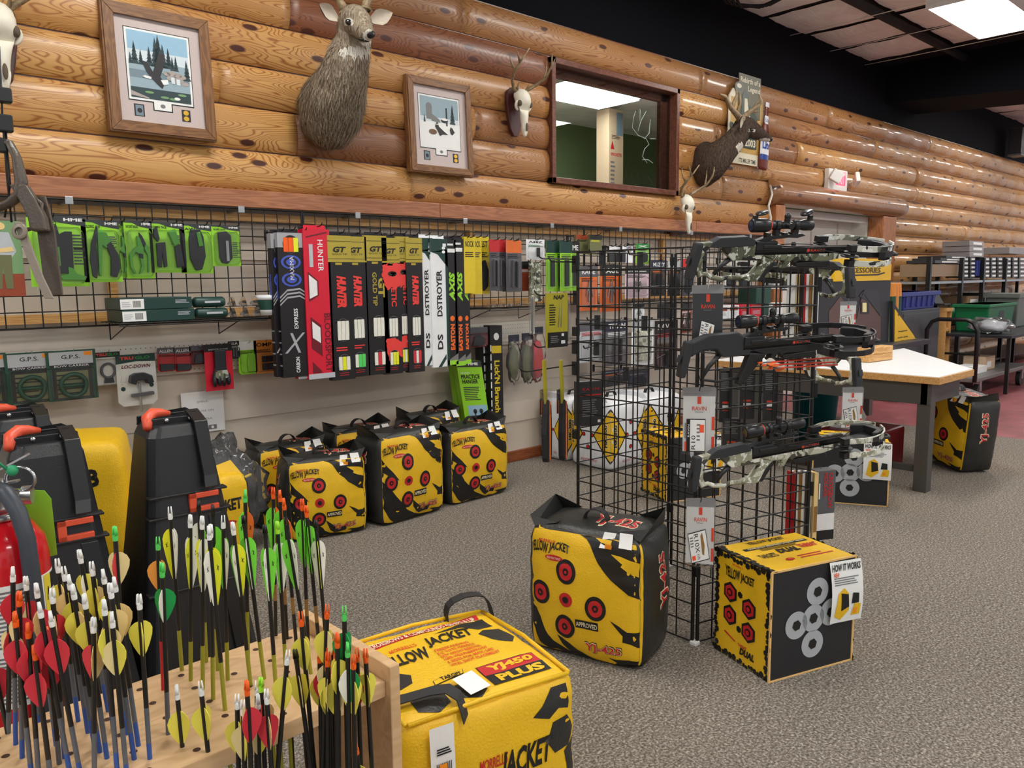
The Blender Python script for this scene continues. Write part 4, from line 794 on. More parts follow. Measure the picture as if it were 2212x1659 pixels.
mid = [((367, 1102.5), (393, 1448), 'w', LW_, OL), ((411, 1120), (412, 1470), 'w', ['v_white', 'v_lemon', 'v_white'], OL), ((436.6, 1123), (438, 1488.7), 'w', LW_, OL), ((451, 1145), (486.4, 1534.6), 'w', ['v_lemon', 'v_white', 'v_lemon'], OL), ((455, 1141), (460.7, 1510.7), 'w', ['v_lemon', 'v_white', 'v_lemon'], OL), ((482, 1121.5), (492, 1468.5), 'w', GW, OL), ((503, 1135.6), (541.5, 1480), 'w', ['v_lime', 'v_white', 'v_lemon'], OL), ((429, 1090), (446, 1430), 'k', ['v_white', 'v_white', 'v_lime'], OL), ((459.6, 1098), (470, 1448), 'k', GW, OL), ((529.6, 1066), (536, 1430), 'g', ['v_lime', 'v_lime', 'v_org'], OL), ((526.5, 1121.5), (571, 1466.7), 'k', GW, OL), ((572, 1142), (596.5, 1490.5), 'k', GW, OL), ((599, 1134), (617, 1440), 'l', ['v_white', 'v_lime', 'v_white'], OL), ((618, 1125), (672, 1455), 'k', GW, OL), ((590, 1060), (596, 1373), 'o', GO, CA), ((604.6, 1066), (620, 1380), 'o', GO, CA), ((613, 1083.6), (640, 1391), 'o', GO, CA), ((652.6, 1085), (666, 1399), 'o', ['v_lime'] * 3, CA), ((661.4, 1099.4), (690, 1402), 'o', ['v_lime'] * 3, CA), ((682.5, 1131), (706, 1405), 'k', ['v_white', 'v_lemon', 'v_white'], OL)]
for nk, bs, n_, vs, sm in mid: arrow(nk, bs, NK[n_], vs, True, sm, .17, .2, alabel(n_, vs, 'of the long-fletched middle' if sm is OL else 'of the camo-shafted back'), 'long-vaned arrows in the middle of the rack')
Z0 = lambda x, y: (x / 2.724, 1050 + y / 2.724)
fr = [((1040, 1195), (1085, 1659), 'w', ['v_yel'] * 3), ((1180, 1172), (1235, 1659), 'w', ['v_yel'] * 3), ((1395, 1250), (1405, 1700), 'w', ['v_yel'] * 3), ((1430, 1285), (1440, 1700), 'w', ['v_cream', 'v_yel', 'v_yel']), ((1452, 1170), (1480, 1700), 'o', ['v_cream', 'v_red', 'v_red']), ((1513, 1170), (1510, 1700), 'w', ['v_tan'] * 3), ((1535, 1150), (1560, 1700), 'l', ['v_tan', 'v_red', 'v_tan']), ((1518, 1250), (1525, 1700), 'w', ['v_yel', 'v_cream', 'v_yel']), ((1568, 1220), (1600, 1700), 'w', ['v_red', 'v_tan', 'v_red']), ((1693, 990), (1640, 1600), 'w', ['v_yel'] * 3), ((1770, 765), (1850, 1659), 'o', ['v_yel'] * 3), ((1738, 985), (1830, 1640), 'k', ['v_yel', 'v_cream', 'v_yel']), ((1925, 720), (1905, 1500), 'o', ['v_yel', 'v_cream', 'v_yel']), ((2025, 730), (2040, 1400), 'g', ['v_green'] * 3), ((2045, 945), (2055, 1500), 'g', ['v_green', 'v_white', 'v_green'])]
for x, y in ((1880, 980), (1905, 950), (1930, 920), (1928, 1000), (1985, 890), (1960, 930), (1990, 965), (1920, 1030), (1975, 1020), (2080, 1015), (2100, 975), (2150, 980)): fr.append(((x, y), (x + random.uniform(0, 25) + (20 if x > 2090 else 0), 1650), 'o', random.choice([['v_yel'] * 3, ['v_yel', 'v_cream', 'v_yel'], ['v_cream', 'v_red', 'v_yel']])))
fr.append(((2093, 1520), (2130, 1800), 'o', ['v_yel', 'v_cream', 'v_yel']))
for k, (nk, bs, n_, vs) in enumerate(fr):
    right = nk[0] > 1650
    arrow(Z0(*nk), Z0(*bs), NK[n_], vs, False, ['shaft_black', 'shaft_grey'] if k % 3 else ['shaft_black', 'shaft_blue'], .3, .4, alabel(n_, vs, 'bunched at the end panel' if right else 'along the front edge'), 'arrows in the front tier of the rack', plane=1.005 - .012 * (k % 5) + (.0 if not right else .03))

ORD = ('first', 'second', 'third', 'fourth', 'fifth', 'sixth', 'seventh', 'eighth', 'ninth', 'tenth', 'eleventh', 'twelfth')
for L_ in sorted({a[0] for a in ALAB}):
    if '%s' not in L_: continue
    same = sorted([a for a in ALAB if a[0] == L_], key=lambda a: a[1])
    for k, a in enumerate(same): a[2]['label'] = (L_ % ((ORD[k] + ' such from left') if len(same) > 1 else 'only one'))
# ================================================================ wire display tower
def wpn(px, py, P0, N):
    d = CF + CR * ((px - 1106) / FPX) - CU * ((py - 829.5) / FPX); N = Vector(N); return CP + d * ((Vector(P0) - CP).dot(N) / d.dot(N))
mat('wire', (20, 20, 21), .35, spec=.5); mat('clip', (26, 26, 28), .4); mat('zinc', (176, 178, 180), .3, .9); mat('tip_white', (240, 240, 240), .4)
TL = Vector((2.514, 2.315, 0)); TF = Vector((2.506, 1.68, 0)); TR = Vector((3.093, 1.521, 0)); TB = Vector((3.135, 2.26, 0))
tw = thing('display_tower', 'square black wire grid tower holding the crossbows', 'display rack')
def gridmesh(b, W_, H_, z0, px=.0762, r=.0032, rim=.0075, org=(0, 0, 0), u=(1, 0, 0), n=None):
    """grid of round wires in the plane u-z"""
    o = Vector(org); u = Vector(u); nn = n if n is not None else u.cross(Vector((0, 0, 1)))
    k = max(1, round(W_ / px)); m_ = max(1, round(H_ / .0762))
    for i in range(k + 1):
        s = i * W_ / k; rr = rim if i in (0, k) else r; b.cyl(o + u * s + Vector((0, 0, z0)), o + u * s + Vector((0, 0, z0 + H_)), rr, n=6, cap=False)
    for j in range(m_ + 1):
        z = z0 + j * H_ / m_; b.cyl(o + Vector((0, 0, z)) + nn * r * 1.6, o + u * W_ + Vector((0, 0, z)) + nn * r * 1.6, r, n=6, cap=False)
for a, c in ((TL, TF), (TF, TR), (TR, TB), (TB, TL)):
    dv = c - a; L_ = dv.length; u = dv / L_; b = MB(MATS['wire']); gridmesh(b, L_ - .024, 1.524, .012, org=a + u * .012, u=u); b.build('wire_panel', tw)
for c in (TL, TF, TR, TB):
    b = MB(MATS['tip_white']); b.box(c + Vector((0, 0, .008)), (.03, .03, .016)); b.build('foot_cap', tw, bevel=.003)
    b = MB(MATS['clip'])
    for z in (.3, .75, 1.2, 1.5): b.box(c + Vector((0, 0, z)), (.026, .026, .04))
    b.build('corner_connector', tw, bevel=.003)
def hook(a, d, L, label, grp, up=.02, clip=True, r=.003, m_='wire', nrm=None):
    """display hook: clip plate at a, arm along d with upturned tip"""
    a = Vector(a); d = Vector(d).normalized(); b = MB(MM(m_, 'clip')); rt = thing('display_hook', label, 'hook', a, 0, grp); 
    b.tube([(0, 0, 0), d * (L * .88), d * (L * .95) + Vector((0, 0, up * .3)), d * L + Vector((0, 0, up))], r, 6); b.build('arm', rt)
    if clip:
        s = Vector((d.y, -d.x, 0)) * .012; b = MB(MATS['clip']); b.add([-s + Vector((0, 0, .014)), s + Vector((0, 0, .014)), s + Vector((0, 0, -.045)), -s + Vector((0, 0, -.045))] + [p - d * .006 for p in (-s + Vector((0, 0, .014)), s + Vector((0, 0, .014)), s + Vector((0, 0, -.045)), -s + Vector((0, 0, -.045)))], [(0, 1, 2, 3), (7, 6, 5, 4), (0, 4, 5, 1), (1, 5, 6, 2), (2, 6, 7, 3), (3, 7, 4, 0)]); b.build('clip_plate', rt)
    return rt
# ================================================================ crossbows
def camo(name, cols, sc=14, rough=.45):
    m, t = newmat(name); v = t.coord((1, 1, 1)); n = t.noise(v, sc, 3, .6, .6); n2 = t.noise(v, sc * 2.3, 2, .6, .3)
    c = t.mix(t.math('GREATER_THAN', n, .52), s2l(cols[0]), s2l(cols[1])); c = t.mix(t.math('GREATER_THAN', n2, .56), c, s2l(cols[2])); c = t.mix(t.math('GREATER_THAN', t.noise(v, sc * 1.4, 2, .5, .5), .62), c, s2l(cols[3])); t.ln(c, t.b.inputs['Base Color']); t.b.inputs['Roughness'].default_value = rough
camo('camo_green', [(120, 124, 100), (86, 88, 70), (198, 200, 190), (34, 34, 30)]); camo('camo_light', [(196, 196, 180), (150, 150, 128), (224, 224, 216), (70, 68, 58)]); camo('camo_limb', [(206, 206, 196), (120, 122, 110), (230, 230, 224), (40, 40, 40)], 10)
mat('bow_black', (30, 31, 34), .4, var=.1); mat('rubber', (44, 46, 50), .6); mat('anod', (16, 16, 18), .22, spec=.6); mat('scope', (28, 28, 31), .32); mat('lens', (30, 40, 60), .05, spec=1); mat('string', (20, 20, 22), .6); mat('limb_silver', (190, 190, 190), .25); mat('ravin_red', (216, 66, 40), .45); mat('white_ink', (236, 236, 236), .5); mat('cuff_red', (200, 60, 40), .4)
def sidefn(y0): return lambda u, v, t=0: Vector((u, y0 + t, v))
def crossbow(label, M, stock, limbm, limb_text, caps=True, grp='crossbows on the wire tower', solid=False):
    r = thing('crossbow', label, 'crossbow', M=M, group=grp); S = MATS[stock]; K = MATS['bow_black']
    b = MB(MATS['rubber']); b.prism([(.028, .048), (.058, .046), (.052, .0), (.04, -.06), (.03, -.105), (.004, -.104), (.006, -.06)], sidefn(0), -.02, .02); b.build('butt_pad', r, bevel=.006)
    b = MB(MATS['rubber']); b.prism([(.0, 0), (.0, .03), (.012, .03), (.012, 0)], lambda u, v, t=0: Vector((.004 - .0 + u * .2 + (v - .02) * .25, t, v - .04)), -.012, .012); b.build('pad_emblem', r)
    if solid:
        b = MB(MATS['rubber']); b.prism([(.05, .045), (.12, .07), (.28, .068), (.34, .03), (.34, -.03), (.2, -.03), (.17, .005), (.1, .005), (.05, -.02)], sidefn(0), -.019, .019); b.build('stock', r, bevel=.008)
        b = MB(K); b.tube([(.2, 0, -.02), (.15, 0, -.07), (.12, 0, -.125), (.2, 0, -.14), (.33, 0, -.13)], [.012, .01, .007, .006, .006], 8); b.build('lower_brace', r)
        b = MB(K); b.prism([(.34, -.02), (.43, -.03), (.36, -.11), (.33, -.16), (.29, -.16), (.32, -.08)], sidefn(0), -.017, .017); b.build('pistol_grip', r, bevel=.007)
    else:
        b = MB(S); b.prism([(.05, .045), (.11, .05), (.17, .032), (.2, .035), (.31, .04), (.33, .0), (.36, -.012), (.33, -.03), (.2, -.028), (.17, .0), (.15, .022), (.09, .028), (.068, .01), (.06, -.05), (.075, -.085), (.05, -.09), (.04, -.06), (.05, .0)], sidefn(0), -.017, .017); b.build('stock', r, bevel=.005)
        b = MB(MATS['rubber']); b.prism([(.085, .028), (.1, .05), (.13, .066), (.26, .07), (.295, .055), (.295, .032), (.2, .028)], sidefn(0), -.02, .02); b.build('cheek_piece', r, bevel=.008)
        b = MB(K); b.tube([(.2, 0, -.02), (.16, 0, -.05), (.13, 0, -.085)], [.012, .01, .009], 8); b.build('brace', r)
        b = MB(S); b.tube([(.055, 0, -.088), (.09, 0, -.083), (.12, 0, -.098), (.17, 0, -.108), (.2, 0, -.1), (.27, 0, -.108)], [.01, .009, .01, .011, .009, .012], 8); b.build('lower_brace', r)
        b = MB(S); b.prism([(.35, -.015), (.41, -.03), (.37, -.06), (.345, -.1), (.33, -.118), (.3, -.12), (.25, -.105), (.255, -.098), (.3, -.09), (.33, -.055)], sidefn(0), -.017, .017); b.build('pistol_grip', r, bevel=.006)
        b = MB(K); b.prism([(.395, -.035), (.41, -.045), (.375, -.085), (.35, -.118), (.335, -.115), (.36, -.07)], sidefn(0), -.019, .019); b.build('grip_panel', r, bevel=.003)
    b = MB(S); b.prism([(.34, -.008), (.42, -.006), (.72, -.004), (.72, -.03), (.66, -.04), (.52, -.036), (.5, -.045), (.485, -.03), (.46, -.066), (.44, -.066), (.452, -.035), (.4, -.03)], sidefn(0), -.019, .019); b.build('fore_end', r, bevel=.004)
    b = MB(K); b.prism([(.5, -.042), (.68, -.038), (.69, -.06), (.66, -.068), (.54, -.066), (.51, -.06)], sidefn(0), -.02, .02); b.build('fore_grip', r, bevel=.008)
    b = MB(MATS['anod']); b.bb((.3, -.02, -.006), (.79, -.004, .022)); b.bb((.3, .004, -.006), (.79, .02, .022)); b.bb((.3, -.02, -.006), (.79, .02, .006)); b.build('rail', r, bevel=.002)
    b = MB(K); b.bb((.3, -.026, .012), (.4, .026, .05)); b.bb((.33, -.03, .02), (.42, .03, .036)); b.build('trigger_box', r, bevel=.004)
    P = Print(aff((.545, -.02, .0), (1, 0, 0), (0, 0, 1), (0, -1, 0)), MM('ink', 'ravin_red', 'white_ink')); P.rect(0, .0, .1, .018, 0, 1); P.disc(.012, .009, .007, 1, 2, 10); P.text('RAVIN', .024, .004, .092, .014, 1, 2, bold=.01); P.build('rail_print', r)
    # scope
    zc = .112; b = MB(MATS['scope']); b.lathe([(0, .275), (.022, .275), (.0285, .28), (.0285, .345), (.022, .362), (.018, .37), (.016, .40), (.016, .49), (.019, .51), (.0235, .53), (.0235, .565), (.02, .57), (0, .57)], (0, 0, zc), (1, 0, 0), 24); sc_ = b.build('scope', r)
    b = MB(MATS['lens']); b.lathe([(.0, .2745), (.02, .2742)], (0, 0, zc), (1, 0, 0), 20); b.build('eyepiece_lens', sc_)
    b = MB(MATS['ravin_red']); b.lathe([(.0225, .355), (.0235, .357), (.0235, .361), (.0225, .363)], (0, 0, zc), (1, 0, 0), 24); b.build('ring', sc_)
    b = MB(MATS['scope']); b.cyl((.445, 0, zc), (.445, 0, zc + .036), .013, .012, 16); b.ball((.445, 0, zc + .036), .014); b.cyl((.445, 0, zc), (.445, -.036, zc), .014, .013, 16); b.cyl((.445, 0, zc), (.445, .03, zc), .012, .012, 16); b.build('turret', sc_)
    for x in (.40, .49):
        b = MB(MATS['scope']); b.lathe([(.016, x - .011), (.021, x - .011), (.021, x + .011), (.016, x + .011)], (0, 0, zc), (1, 0, 0), 20); b.bb((x - .011, -.012, zc - .045), (x + .011, .012, zc - .012)); b.build('scope_ring', sc_)
    if caps:
        for x, s in ((.29, -1), (.555, 1)):
            b = MB(MATS['scope']); nrm = Vector((-.35 if s < 0 else -.5, 0, 1)); c_ = Vector((x + (.03 if s < 0 else -.02), 0, zc + .05)); b.lathe([(0, -.003), (.026, -.003), (.027, .003), (0, .004)], c_, nrm, 20); b.bb((x - .008, -.008, zc + .018), (x + .008, .008, zc + .04)); b.build('flip_cap', sc_)
    b = MB(K); b.prism([(.28, .036), (.3, .05), (.36, .07), (.52, .078), (.54, .07), (.5, .06), (.46, .062), (.38, .055), (.34, .036)], sidefn(0), -.013, .013); b.build('scope_rail', r, bevel=.002)
    for x in (.35, .39, .43, .47): b = MB(K); b.bb((x, -.014, .068), (x + .018, .014, .082)); b.build('rail_slot', r)
    # front end: riser, limbs, cams, string
    b = MB(K); b.prism([(.79, -.025), (.86, -.035), (.93, -.05), (.965, -.05), (.97, .05), (.93, .05), (.86, .035), (.79, .025)], lambda u, v, t=0: Vector((u, v, t)), -.026, .0); b.prism([(.9, -.085), (.965, -.06), (.965, .06), (.9, .085), (.88, .07), (.93, .04), (.93, -.04), (.88, -.07)], lambda u, v, t=0: Vector((u, v, t)), -.03, .034); b.build('riser', r, bevel=.004)
    for s in (-1, 1):
        for z in (.032, -.03):
            pts = [(.70, .105), (.73, .125), (.78, .142), (.83, .143), (.88, .128), (.92, .1), (.955, .06), (.975, .015)]
            b = MB(MATS[limbm] if z > 0 or limbm != 'limb_silver' else K); b.strap([(x, s * y, z) for x, y in pts], .024, .007, (0, 0, 1)); b.build('limb', r, bevel=.001)
        if limb_text and s < 0:
            def lfn(u, v, t=0):
                p0 = Vector((.83, -.143, 0)); p1 = Vector((.92, -.1, 0)); k = u / .1; q = p0.lerp(p1, k) + Vector((.0, -.006 * sin(pi * k) - .0045 - t, 0)); return Vector((q.x, q.y, .022 + v))
            P = Print(lfn, MM('ink', 'white_ink'), .01); P.rect(-.02, 0, .1, .02, 0, 1); P.text(limb_text, .03, .003, .075, .017, 1, 2, bold=.02); P.build('limb_print', r)
        b = MB(K); b.cyl((.715, s * .105, -.045), (.715, s * .105, .047), .009); b.lathe([(0, -.006), (.034, -.006), (.038, -.002), (.034, .002), (0, .002)], (.705, s * .1, .0), (0, 0, 1), 24); b.lathe([(0, -.003), (.026, -.003), (.026, .003), (0, .003)], (.705, s * .1, .014), (0, 0, 1), 20); b.bb((.69, s * .105 - .016, .02), (.74, s * .105 + .016, .046)); b.bb((.69, s * .105 - .016, -.045), (.74, s * .105 + .016, -.018)); b.build('cam', r, bevel=.001)
        b = MB(MATS['string']); b.tube([(.695, s * .13, .004), (.55, s * .05, .024), (.4, s * .008, .03)], .0022, 6); b.build('string', r); b = MB(MATS['string']); b.tube([(.72, s * .1, .01), (.8, -s * .02, .005), (.88, -s * .06, .01)], .002, 6); b.build('cable', r)
    b = MB(K); b.tube([(.965, -.05, -.01), (1.0, -.045, -.012), (1.012, -.02, -.012), (1.012, .02, -.012), (1.0, .045, -.012), (.965, .05, -.01)], .007, 8); b.build('stirrup', r)
    return r
PD = Vector((.965, -.262, 0)); PN = Vector((-.262, -.965, 0))
def cb_matrix(px, py, off, yaw, pitch, scale, roll=0):
    """butt of the bow at photo pixel on a plane off in front of the near grid panel"""
    o = wpn(px, py, TF + PN * off, PN); d = Matrix.Rotation(yaw, 3, 'Z') @ PD; d = Vector((d.x * cos(pitch), d.y * cos(pitch), sin(pitch))); y = Vector((0, 0, 1)).cross(d).normalized(); z = d.cross(y); y, z = y * cos(roll) + z * sin(roll), z * cos(roll) - y * sin(roll)
    return Matrix(((d.x * scale, y.x * scale, z.x * scale, o.x), (d.y * scale, y.y * scale, z.y * scale, o.y), (d.z * scale, y.z * scale, z.z * scale, o.z), (0, 0, 0, 1)))
crossbow('camouflage crossbow with scope at the top of the wire tower', cb_matrix(1486, 549, .13, radians(-10), radians(1), .85, radians(13)), 'camo_green', 'camo_limb', 'R10X')
crossbow('all black crossbow with red bolts, middle of the three on the wire tower', cb_matrix(1466, 763, .16, radians(-8), radians(2), .83, radians(9)), 'bow_black', 'bow_black', 'R10', False, solid=True)
crossbow('pale camouflage crossbow tilted nose up, lowest on the wire tower', cb_matrix(1487, 1012, .14, radians(-10), radians(5), .84, radians(4)), 'camo_light', 'camo_light', 'R10X', False)
FAR = []
# two more hung on the far side, butts towards us
def far_cb(px, py, label, stock, z):
    o = wp(px, py, y=1.62); d = Vector((.35, .92, .06)).normalized(); y = Vector((0, 0, 1)).cross(d).normalized(); zz = d.cross(y); s = .95
    g_ = o + d * .3; a_ = Vector((TR.x, TR.y, g_.z - .03)); hook(a_, g_ - a_, (g_ - a_).length, 'black hanger arm for the ' + label.split(',')[-1].strip().replace(' one', '') + ' far crossbow', 'far crossbow hangers'); FAR.append(o - zz * .095 + d * .03)
    crossbow(label, Matrix(((d.x * s, y.x * s, zz.x * s, o.x), (d.y * s, y.y * s, zz.y * s, o.y), (d.z * s, y.z * s, zz.z * s, o.z), (0, 0, 0, 1))), stock, 'camo_limb', None, False, 'crossbows on the far side of the tower')
far_cb(1848, 598, 'camouflage crossbow hung butt first on the far side of the tower, upper one', 'camo_green', 1.4); far_cb(1862, 795, 'crossbow hung butt first on the far side of the tower, lower one', 'camo_light', 1.05)
# bolts clipped under the black crossbow
for k, (a, c) in enumerate((((1640, 784), (1765, 775)), ((1648, 789), (1762, 784)), ((1662, 796), (1768, 790)))):
    A = wpn(a[0], a[1], TF + PN * .22, PN); B = wpn(c[0], c[1], TF + PN * .22, PN); ax = (A - B).normalized(); X = ax.orthogonal().normalized(); Y = ax.cross(X)
    r = thing('crossbow_bolt', ('red crossbow bolt, top one of three under the black crossbow', 'red crossbow bolt, middle one of three under the black crossbow', 'red crossbow bolt, lowest of three under the black crossbow')[k], 'bolt', M=Matrix(((X.x, Y.x, ax.x, A.x), (X.y, Y.y, ax.y, A.y), (X.z, Y.z, ax.z, A.z), (0, 0, 0, 1))), group='bolts under the black crossbow')
    child('shaft', shaft_mesh((A - B).length + .1, .05, .1, ['shaft_grey', 'cuff_red', 'cuff_red']), r); child('nock', nock_mesh('n_orange'), r)
    for i, v in enumerate(('v_org', 'v_white', 'v_org')): child('vane', vane_mesh(False, v), r).rotation_euler = (0, 0, 2 * pi * i / 3 + .4 * k)
# ================================================================ zip-bag tags
mat('bag_grey', (150, 150, 152), .3, alpha=.75); mat('card_black', (48, 48, 50), .35); mat('or_sticker', (250, 90, 50), .5)
def zip_tag(px0, py0, px1, py1, P0, N, kind, label, anchor=None):
    N = Vector(N).normalized(); o = wpn(px0, py1, P0, N); q = wpn(px1, py0, P0, N); up = Vector((0, 0, 1)); u = up.cross(N).normalized(); 
    if u.dot(q - o) < 0: u = -u
    w = (q - o).dot(u); h = (q - o).z; r = thing('price_tag', label, 'tag', o, 0, 'zip bag tags on the crossbows')
    fn = aff((0, 0, 0), u, up, N)
    b = MB(MATS['card_black' if kind == 'black' else 'paper']); b.prism([(.03 * w, .02 * h), (.97 * w, .0), (.97 * w, .86 * h), (.03 * w, .86 * h)], fn, -.0015, 0); b.build('card', r)
    b = MB(MATS['clear']); b.prism([(0, -.02 * h), (w, -.04 * h), (w, h * .96), (.94 * w, h), (0, .98 * h)], fn, -.003, .0028); b.build('zip_bag', r)
    b = MB(MATS['bag_grey']); b.prism([(0, .86 * h), (w, .86 * h), (w, h * .96), (.94 * w, h), (0, .98 * h)], fn, .003, .0036); b.build('zip_seal', r)
    ms = MM('ink', 'ravin_red', 'white_ink', 'grey_ink', 'or_sticker', 'paper', 'shaft_camo'); P = Print(fn, ms, 0, .0008)
    P.it = []; ic = 1
    P.rect(.45 * w, .74 * h, .56 * w, .85 * h, 1, 4); P.text('RAVIN', .3 * w, .64 * h, .72 * w, .7 * h, 1, 4, bold=.005); P.lines(.38 * w, .61 * h, .66 * w, .625 * h, 1, 3, 4)
    if kind == 'black': c0 = [(.2, .08), (.6, .02), (.72, .4), (.32, .46)]
    elif kind == 'r10': c0 = [(.15, .03), (.68, .03), (.68, .5), (.15, .5)]
    else: c0 = [(.25, .02), (.82, .1), (.66, .52), (.1, .44)]
    cf = aff(fn(c0[0][0] * w, c0[0][1] * h, 0), fn(c0[1][0] * w, c0[1][1] * h, 0) - fn(c0[0][0] * w, c0[0][1] * h, 0), fn(c0[3][0] * w, c0[3][1] * h, 0) - fn(c0[0][0] * w, c0[0][1] * h, 0), N)
    P.build('bag_print', r); Q = Print(cf, ms, 0, .0008); Q.rect(-.03, -.03, 1.03, 1.03, 0, 5); Q.rect(0, 0, 1, 1, 5, 6)
    if kind == 'r10': Q.rect(0, 0, .18, 1, 0, 7); Q.text('RAVIN', .04, .45, .14, .85, 2, 8, 1); Q.text('R10', .25, .05, .48, .5, 0, 7, 1); Q.lines(.55, .3, .75, .9, 5, 3, 7); Q.rect(.7, .6, .95, .85, 4, 8); Q.rect(-.12, .0, -.02, .3, 1, 6); Q.rect(-.12, .4, -.02, .9, 3, 6)
    else: Q.text('R10X', .3, .3, .55, .95, 0, 7, -1); Q.poly([(.65, .2), (.75, .15), (.85, .5), (.8, .95), (.68, .85)], 6, 7); Q.lines(.05, .5, .25, .9, 4, 3, 7); Q.rect(.05, .06, .25, .22, 4, 7); Q.lines(.35, .05, .55, .25, 4, 3, 7)
    Q.build('card_print', r)
    if kind != 'black': P = Print(fn, ms, 0, .0008); P.rect(.88 * w, .35 * h, .96 * w, .55 * h, 1, 4); P.rect(.88 * w, .05 * h, .96 * w, .25 * h, 1, 4); P.build('red_strip', r)
    b = MB(MATS['n_white' if kind == 'black' else 'string']); c = fn(.5 * w, .93 * h, .004); b.tube([c, anchor - o] if anchor else [c, c + Vector((0, 0, .03)) + u * .005, c + Vector((.01, .01, .055)), c + Vector((0, 0, .07 if 'far' not in label else .16)) - u * .006], .0016, 6); b.build('tie', r)
    return r
NT_ = (-.8, -.6, 0)
zip_tag(1492, 613, 1565, 760, TF + PN * .13, NT_, 'black', 'black product card in a zip bag under the top crossbow'); zip_tag(1472, 835, 1548, 977, TF + PN * .12, NT_, 'r10', 'white product card in a zip bag under the black crossbow'); zip_tag(1479, 1075, 1546, 1217, TF + PN * .13, NT_, 'r10x', 'white product card in a zip bag under the lowest crossbow')
zip_tag(1812, 650, 1851, 712, (3.3, 1.6, 0), NT_, 'r10x', 'small white product card hung under the upper far crossbow', FAR[0]); zip_tag(1816, 835, 1866, 925, (3.3, 1.6, 0), NT_, 'r10x', 'white product card hung under the lower far crossbow by the workbench', FAR[1])
# ================================================================ things hung on the tower
mat('olive_card', (176, 166, 40), .45); mat('sheath', (28, 29, 34), .5, bump=.4, bs=200); mat('or_fabric', (244, 124, 50), .6)
for k, (px, py) in enumerate(((1240, 560), (1240, 566), (1242, 635), (1240, 742), (1240, 788))):
    a = wp(px, py, x=2.5); hook(a, (-1, -.1, 0), (.24, .17, .27, .27, .36)[k], ('top black hook reaching left from the tower corner', 'short black hook beside the top tower hook', 'grey hook carrying the yellow broadhead card', 'black hook below the yellow card on the tower', 'lowest long hook carrying the orange sheaths')[k], 'hooks on the tower corner')
def hang_card(px0, py0, px1, py1, plane, name, label, cat, mats_, draw, th=.004, grp=None, N=None, round_=0):
    """flat retail card facing the shopper; corner pixels on a plane"""
    N = Vector(N or (0, -1, 0)).normalized(); P0 = plane; o = wpn(px0, py1, P0, N); q = wpn(px1, py0, P0, N); u = Vector((0, 0, 1)).cross(N); u = -u if u.dot(q - o) < 0 else u; u.normalize()
    w = (q - o).dot(u); h = (q - o).z; r = thing(name, label, cat, o, 0, grp); fn = aff((0, 0, 0), u, (0, 0, 1), N); b = MB(MM(mats_[0])); rr = round_ * min(w, h)
    pts = [(rr, 0), (w - rr, 0), (w, rr), (w, h - rr), (w - rr, h), (rr, h), (0, h - rr), (0, rr)] if rr else [(0, 0), (w, 0), (w, h), (0, h)]
    b.prism(pts, fn, -th, 0); b.build('card', r); P = Print(fn, MM(*mats_), 0, .0007); X = draw(P, w, h, r, fn); P.it and P.build('card_print', r); return r
def d_nap(P, w, h, r, fn): P.rect(0, 0, w, .28 * h, 1, 1); P.text('NAP', .3 * w, .88 * h, .8 * w, .96 * h, 1, 2, bold=.03, shear=.2); P.lines(.08 * w, .4 * h, .4 * w, .8 * h, 9, 1, 2); P.lines(.15 * w, .08 * h, .6 * w, .22 * h, 4, 2, 2); P.rect(.68 * w, .2 * h, .8 * w, .25 * h, 3, 2); P.rect(.66 * w, .06 * h, .86 * w, .12 * h, 3, 2); [P.poly([(.5 * w + k * .13 * w, .38 * h), (.55 * w + k * .13 * w, .36 * h), (.62 * w + k * .1 * w, .9 * h)], 4, 2) for k in (0, 1)]
hang_card(1183, 632, 1226, 752, (2.3, 2.24, 0), 'retail_card', 'yellow broadhead card hanging from the tower hook', 'package', ['olive_card', 'ink', 'grey_ink', 'paper', 'steel'], d_nap, .012, 'cards on the tower hooks')
for k, (px0, py0, px1, py1) in enumerate(((1139, 638, 1153, 722), (1223, 640, 1233, 745))):
    a = wp((px0 + px1) / 2, py0, y=2.29); c = wp((px0 + px1) / 2 + (6, -4)[k], py1, y=2.29); b = MB(MATS['film']); b.box((a + c) / 2, (.022, .015, (a - c).length)); r = thing('clear_tube', ('clear plastic tube hanging left of the yellow card', 'clear plastic tube hanging right of the yellow card')[k], 'package', (0, 0, 0), 0, 'cards on the tower hooks'); b.build('tube', r, bevel=.003); b = MB(MATS['grey_ink']); b.box((a + c) / 2, (.008, .004, (a - c).length * .85)); b.build('insert', r); b = MB(MATS['clear']); b.box(a + Vector((0, 0, .02)), (.014, .003, .05)); b.build('hang_tab', r)
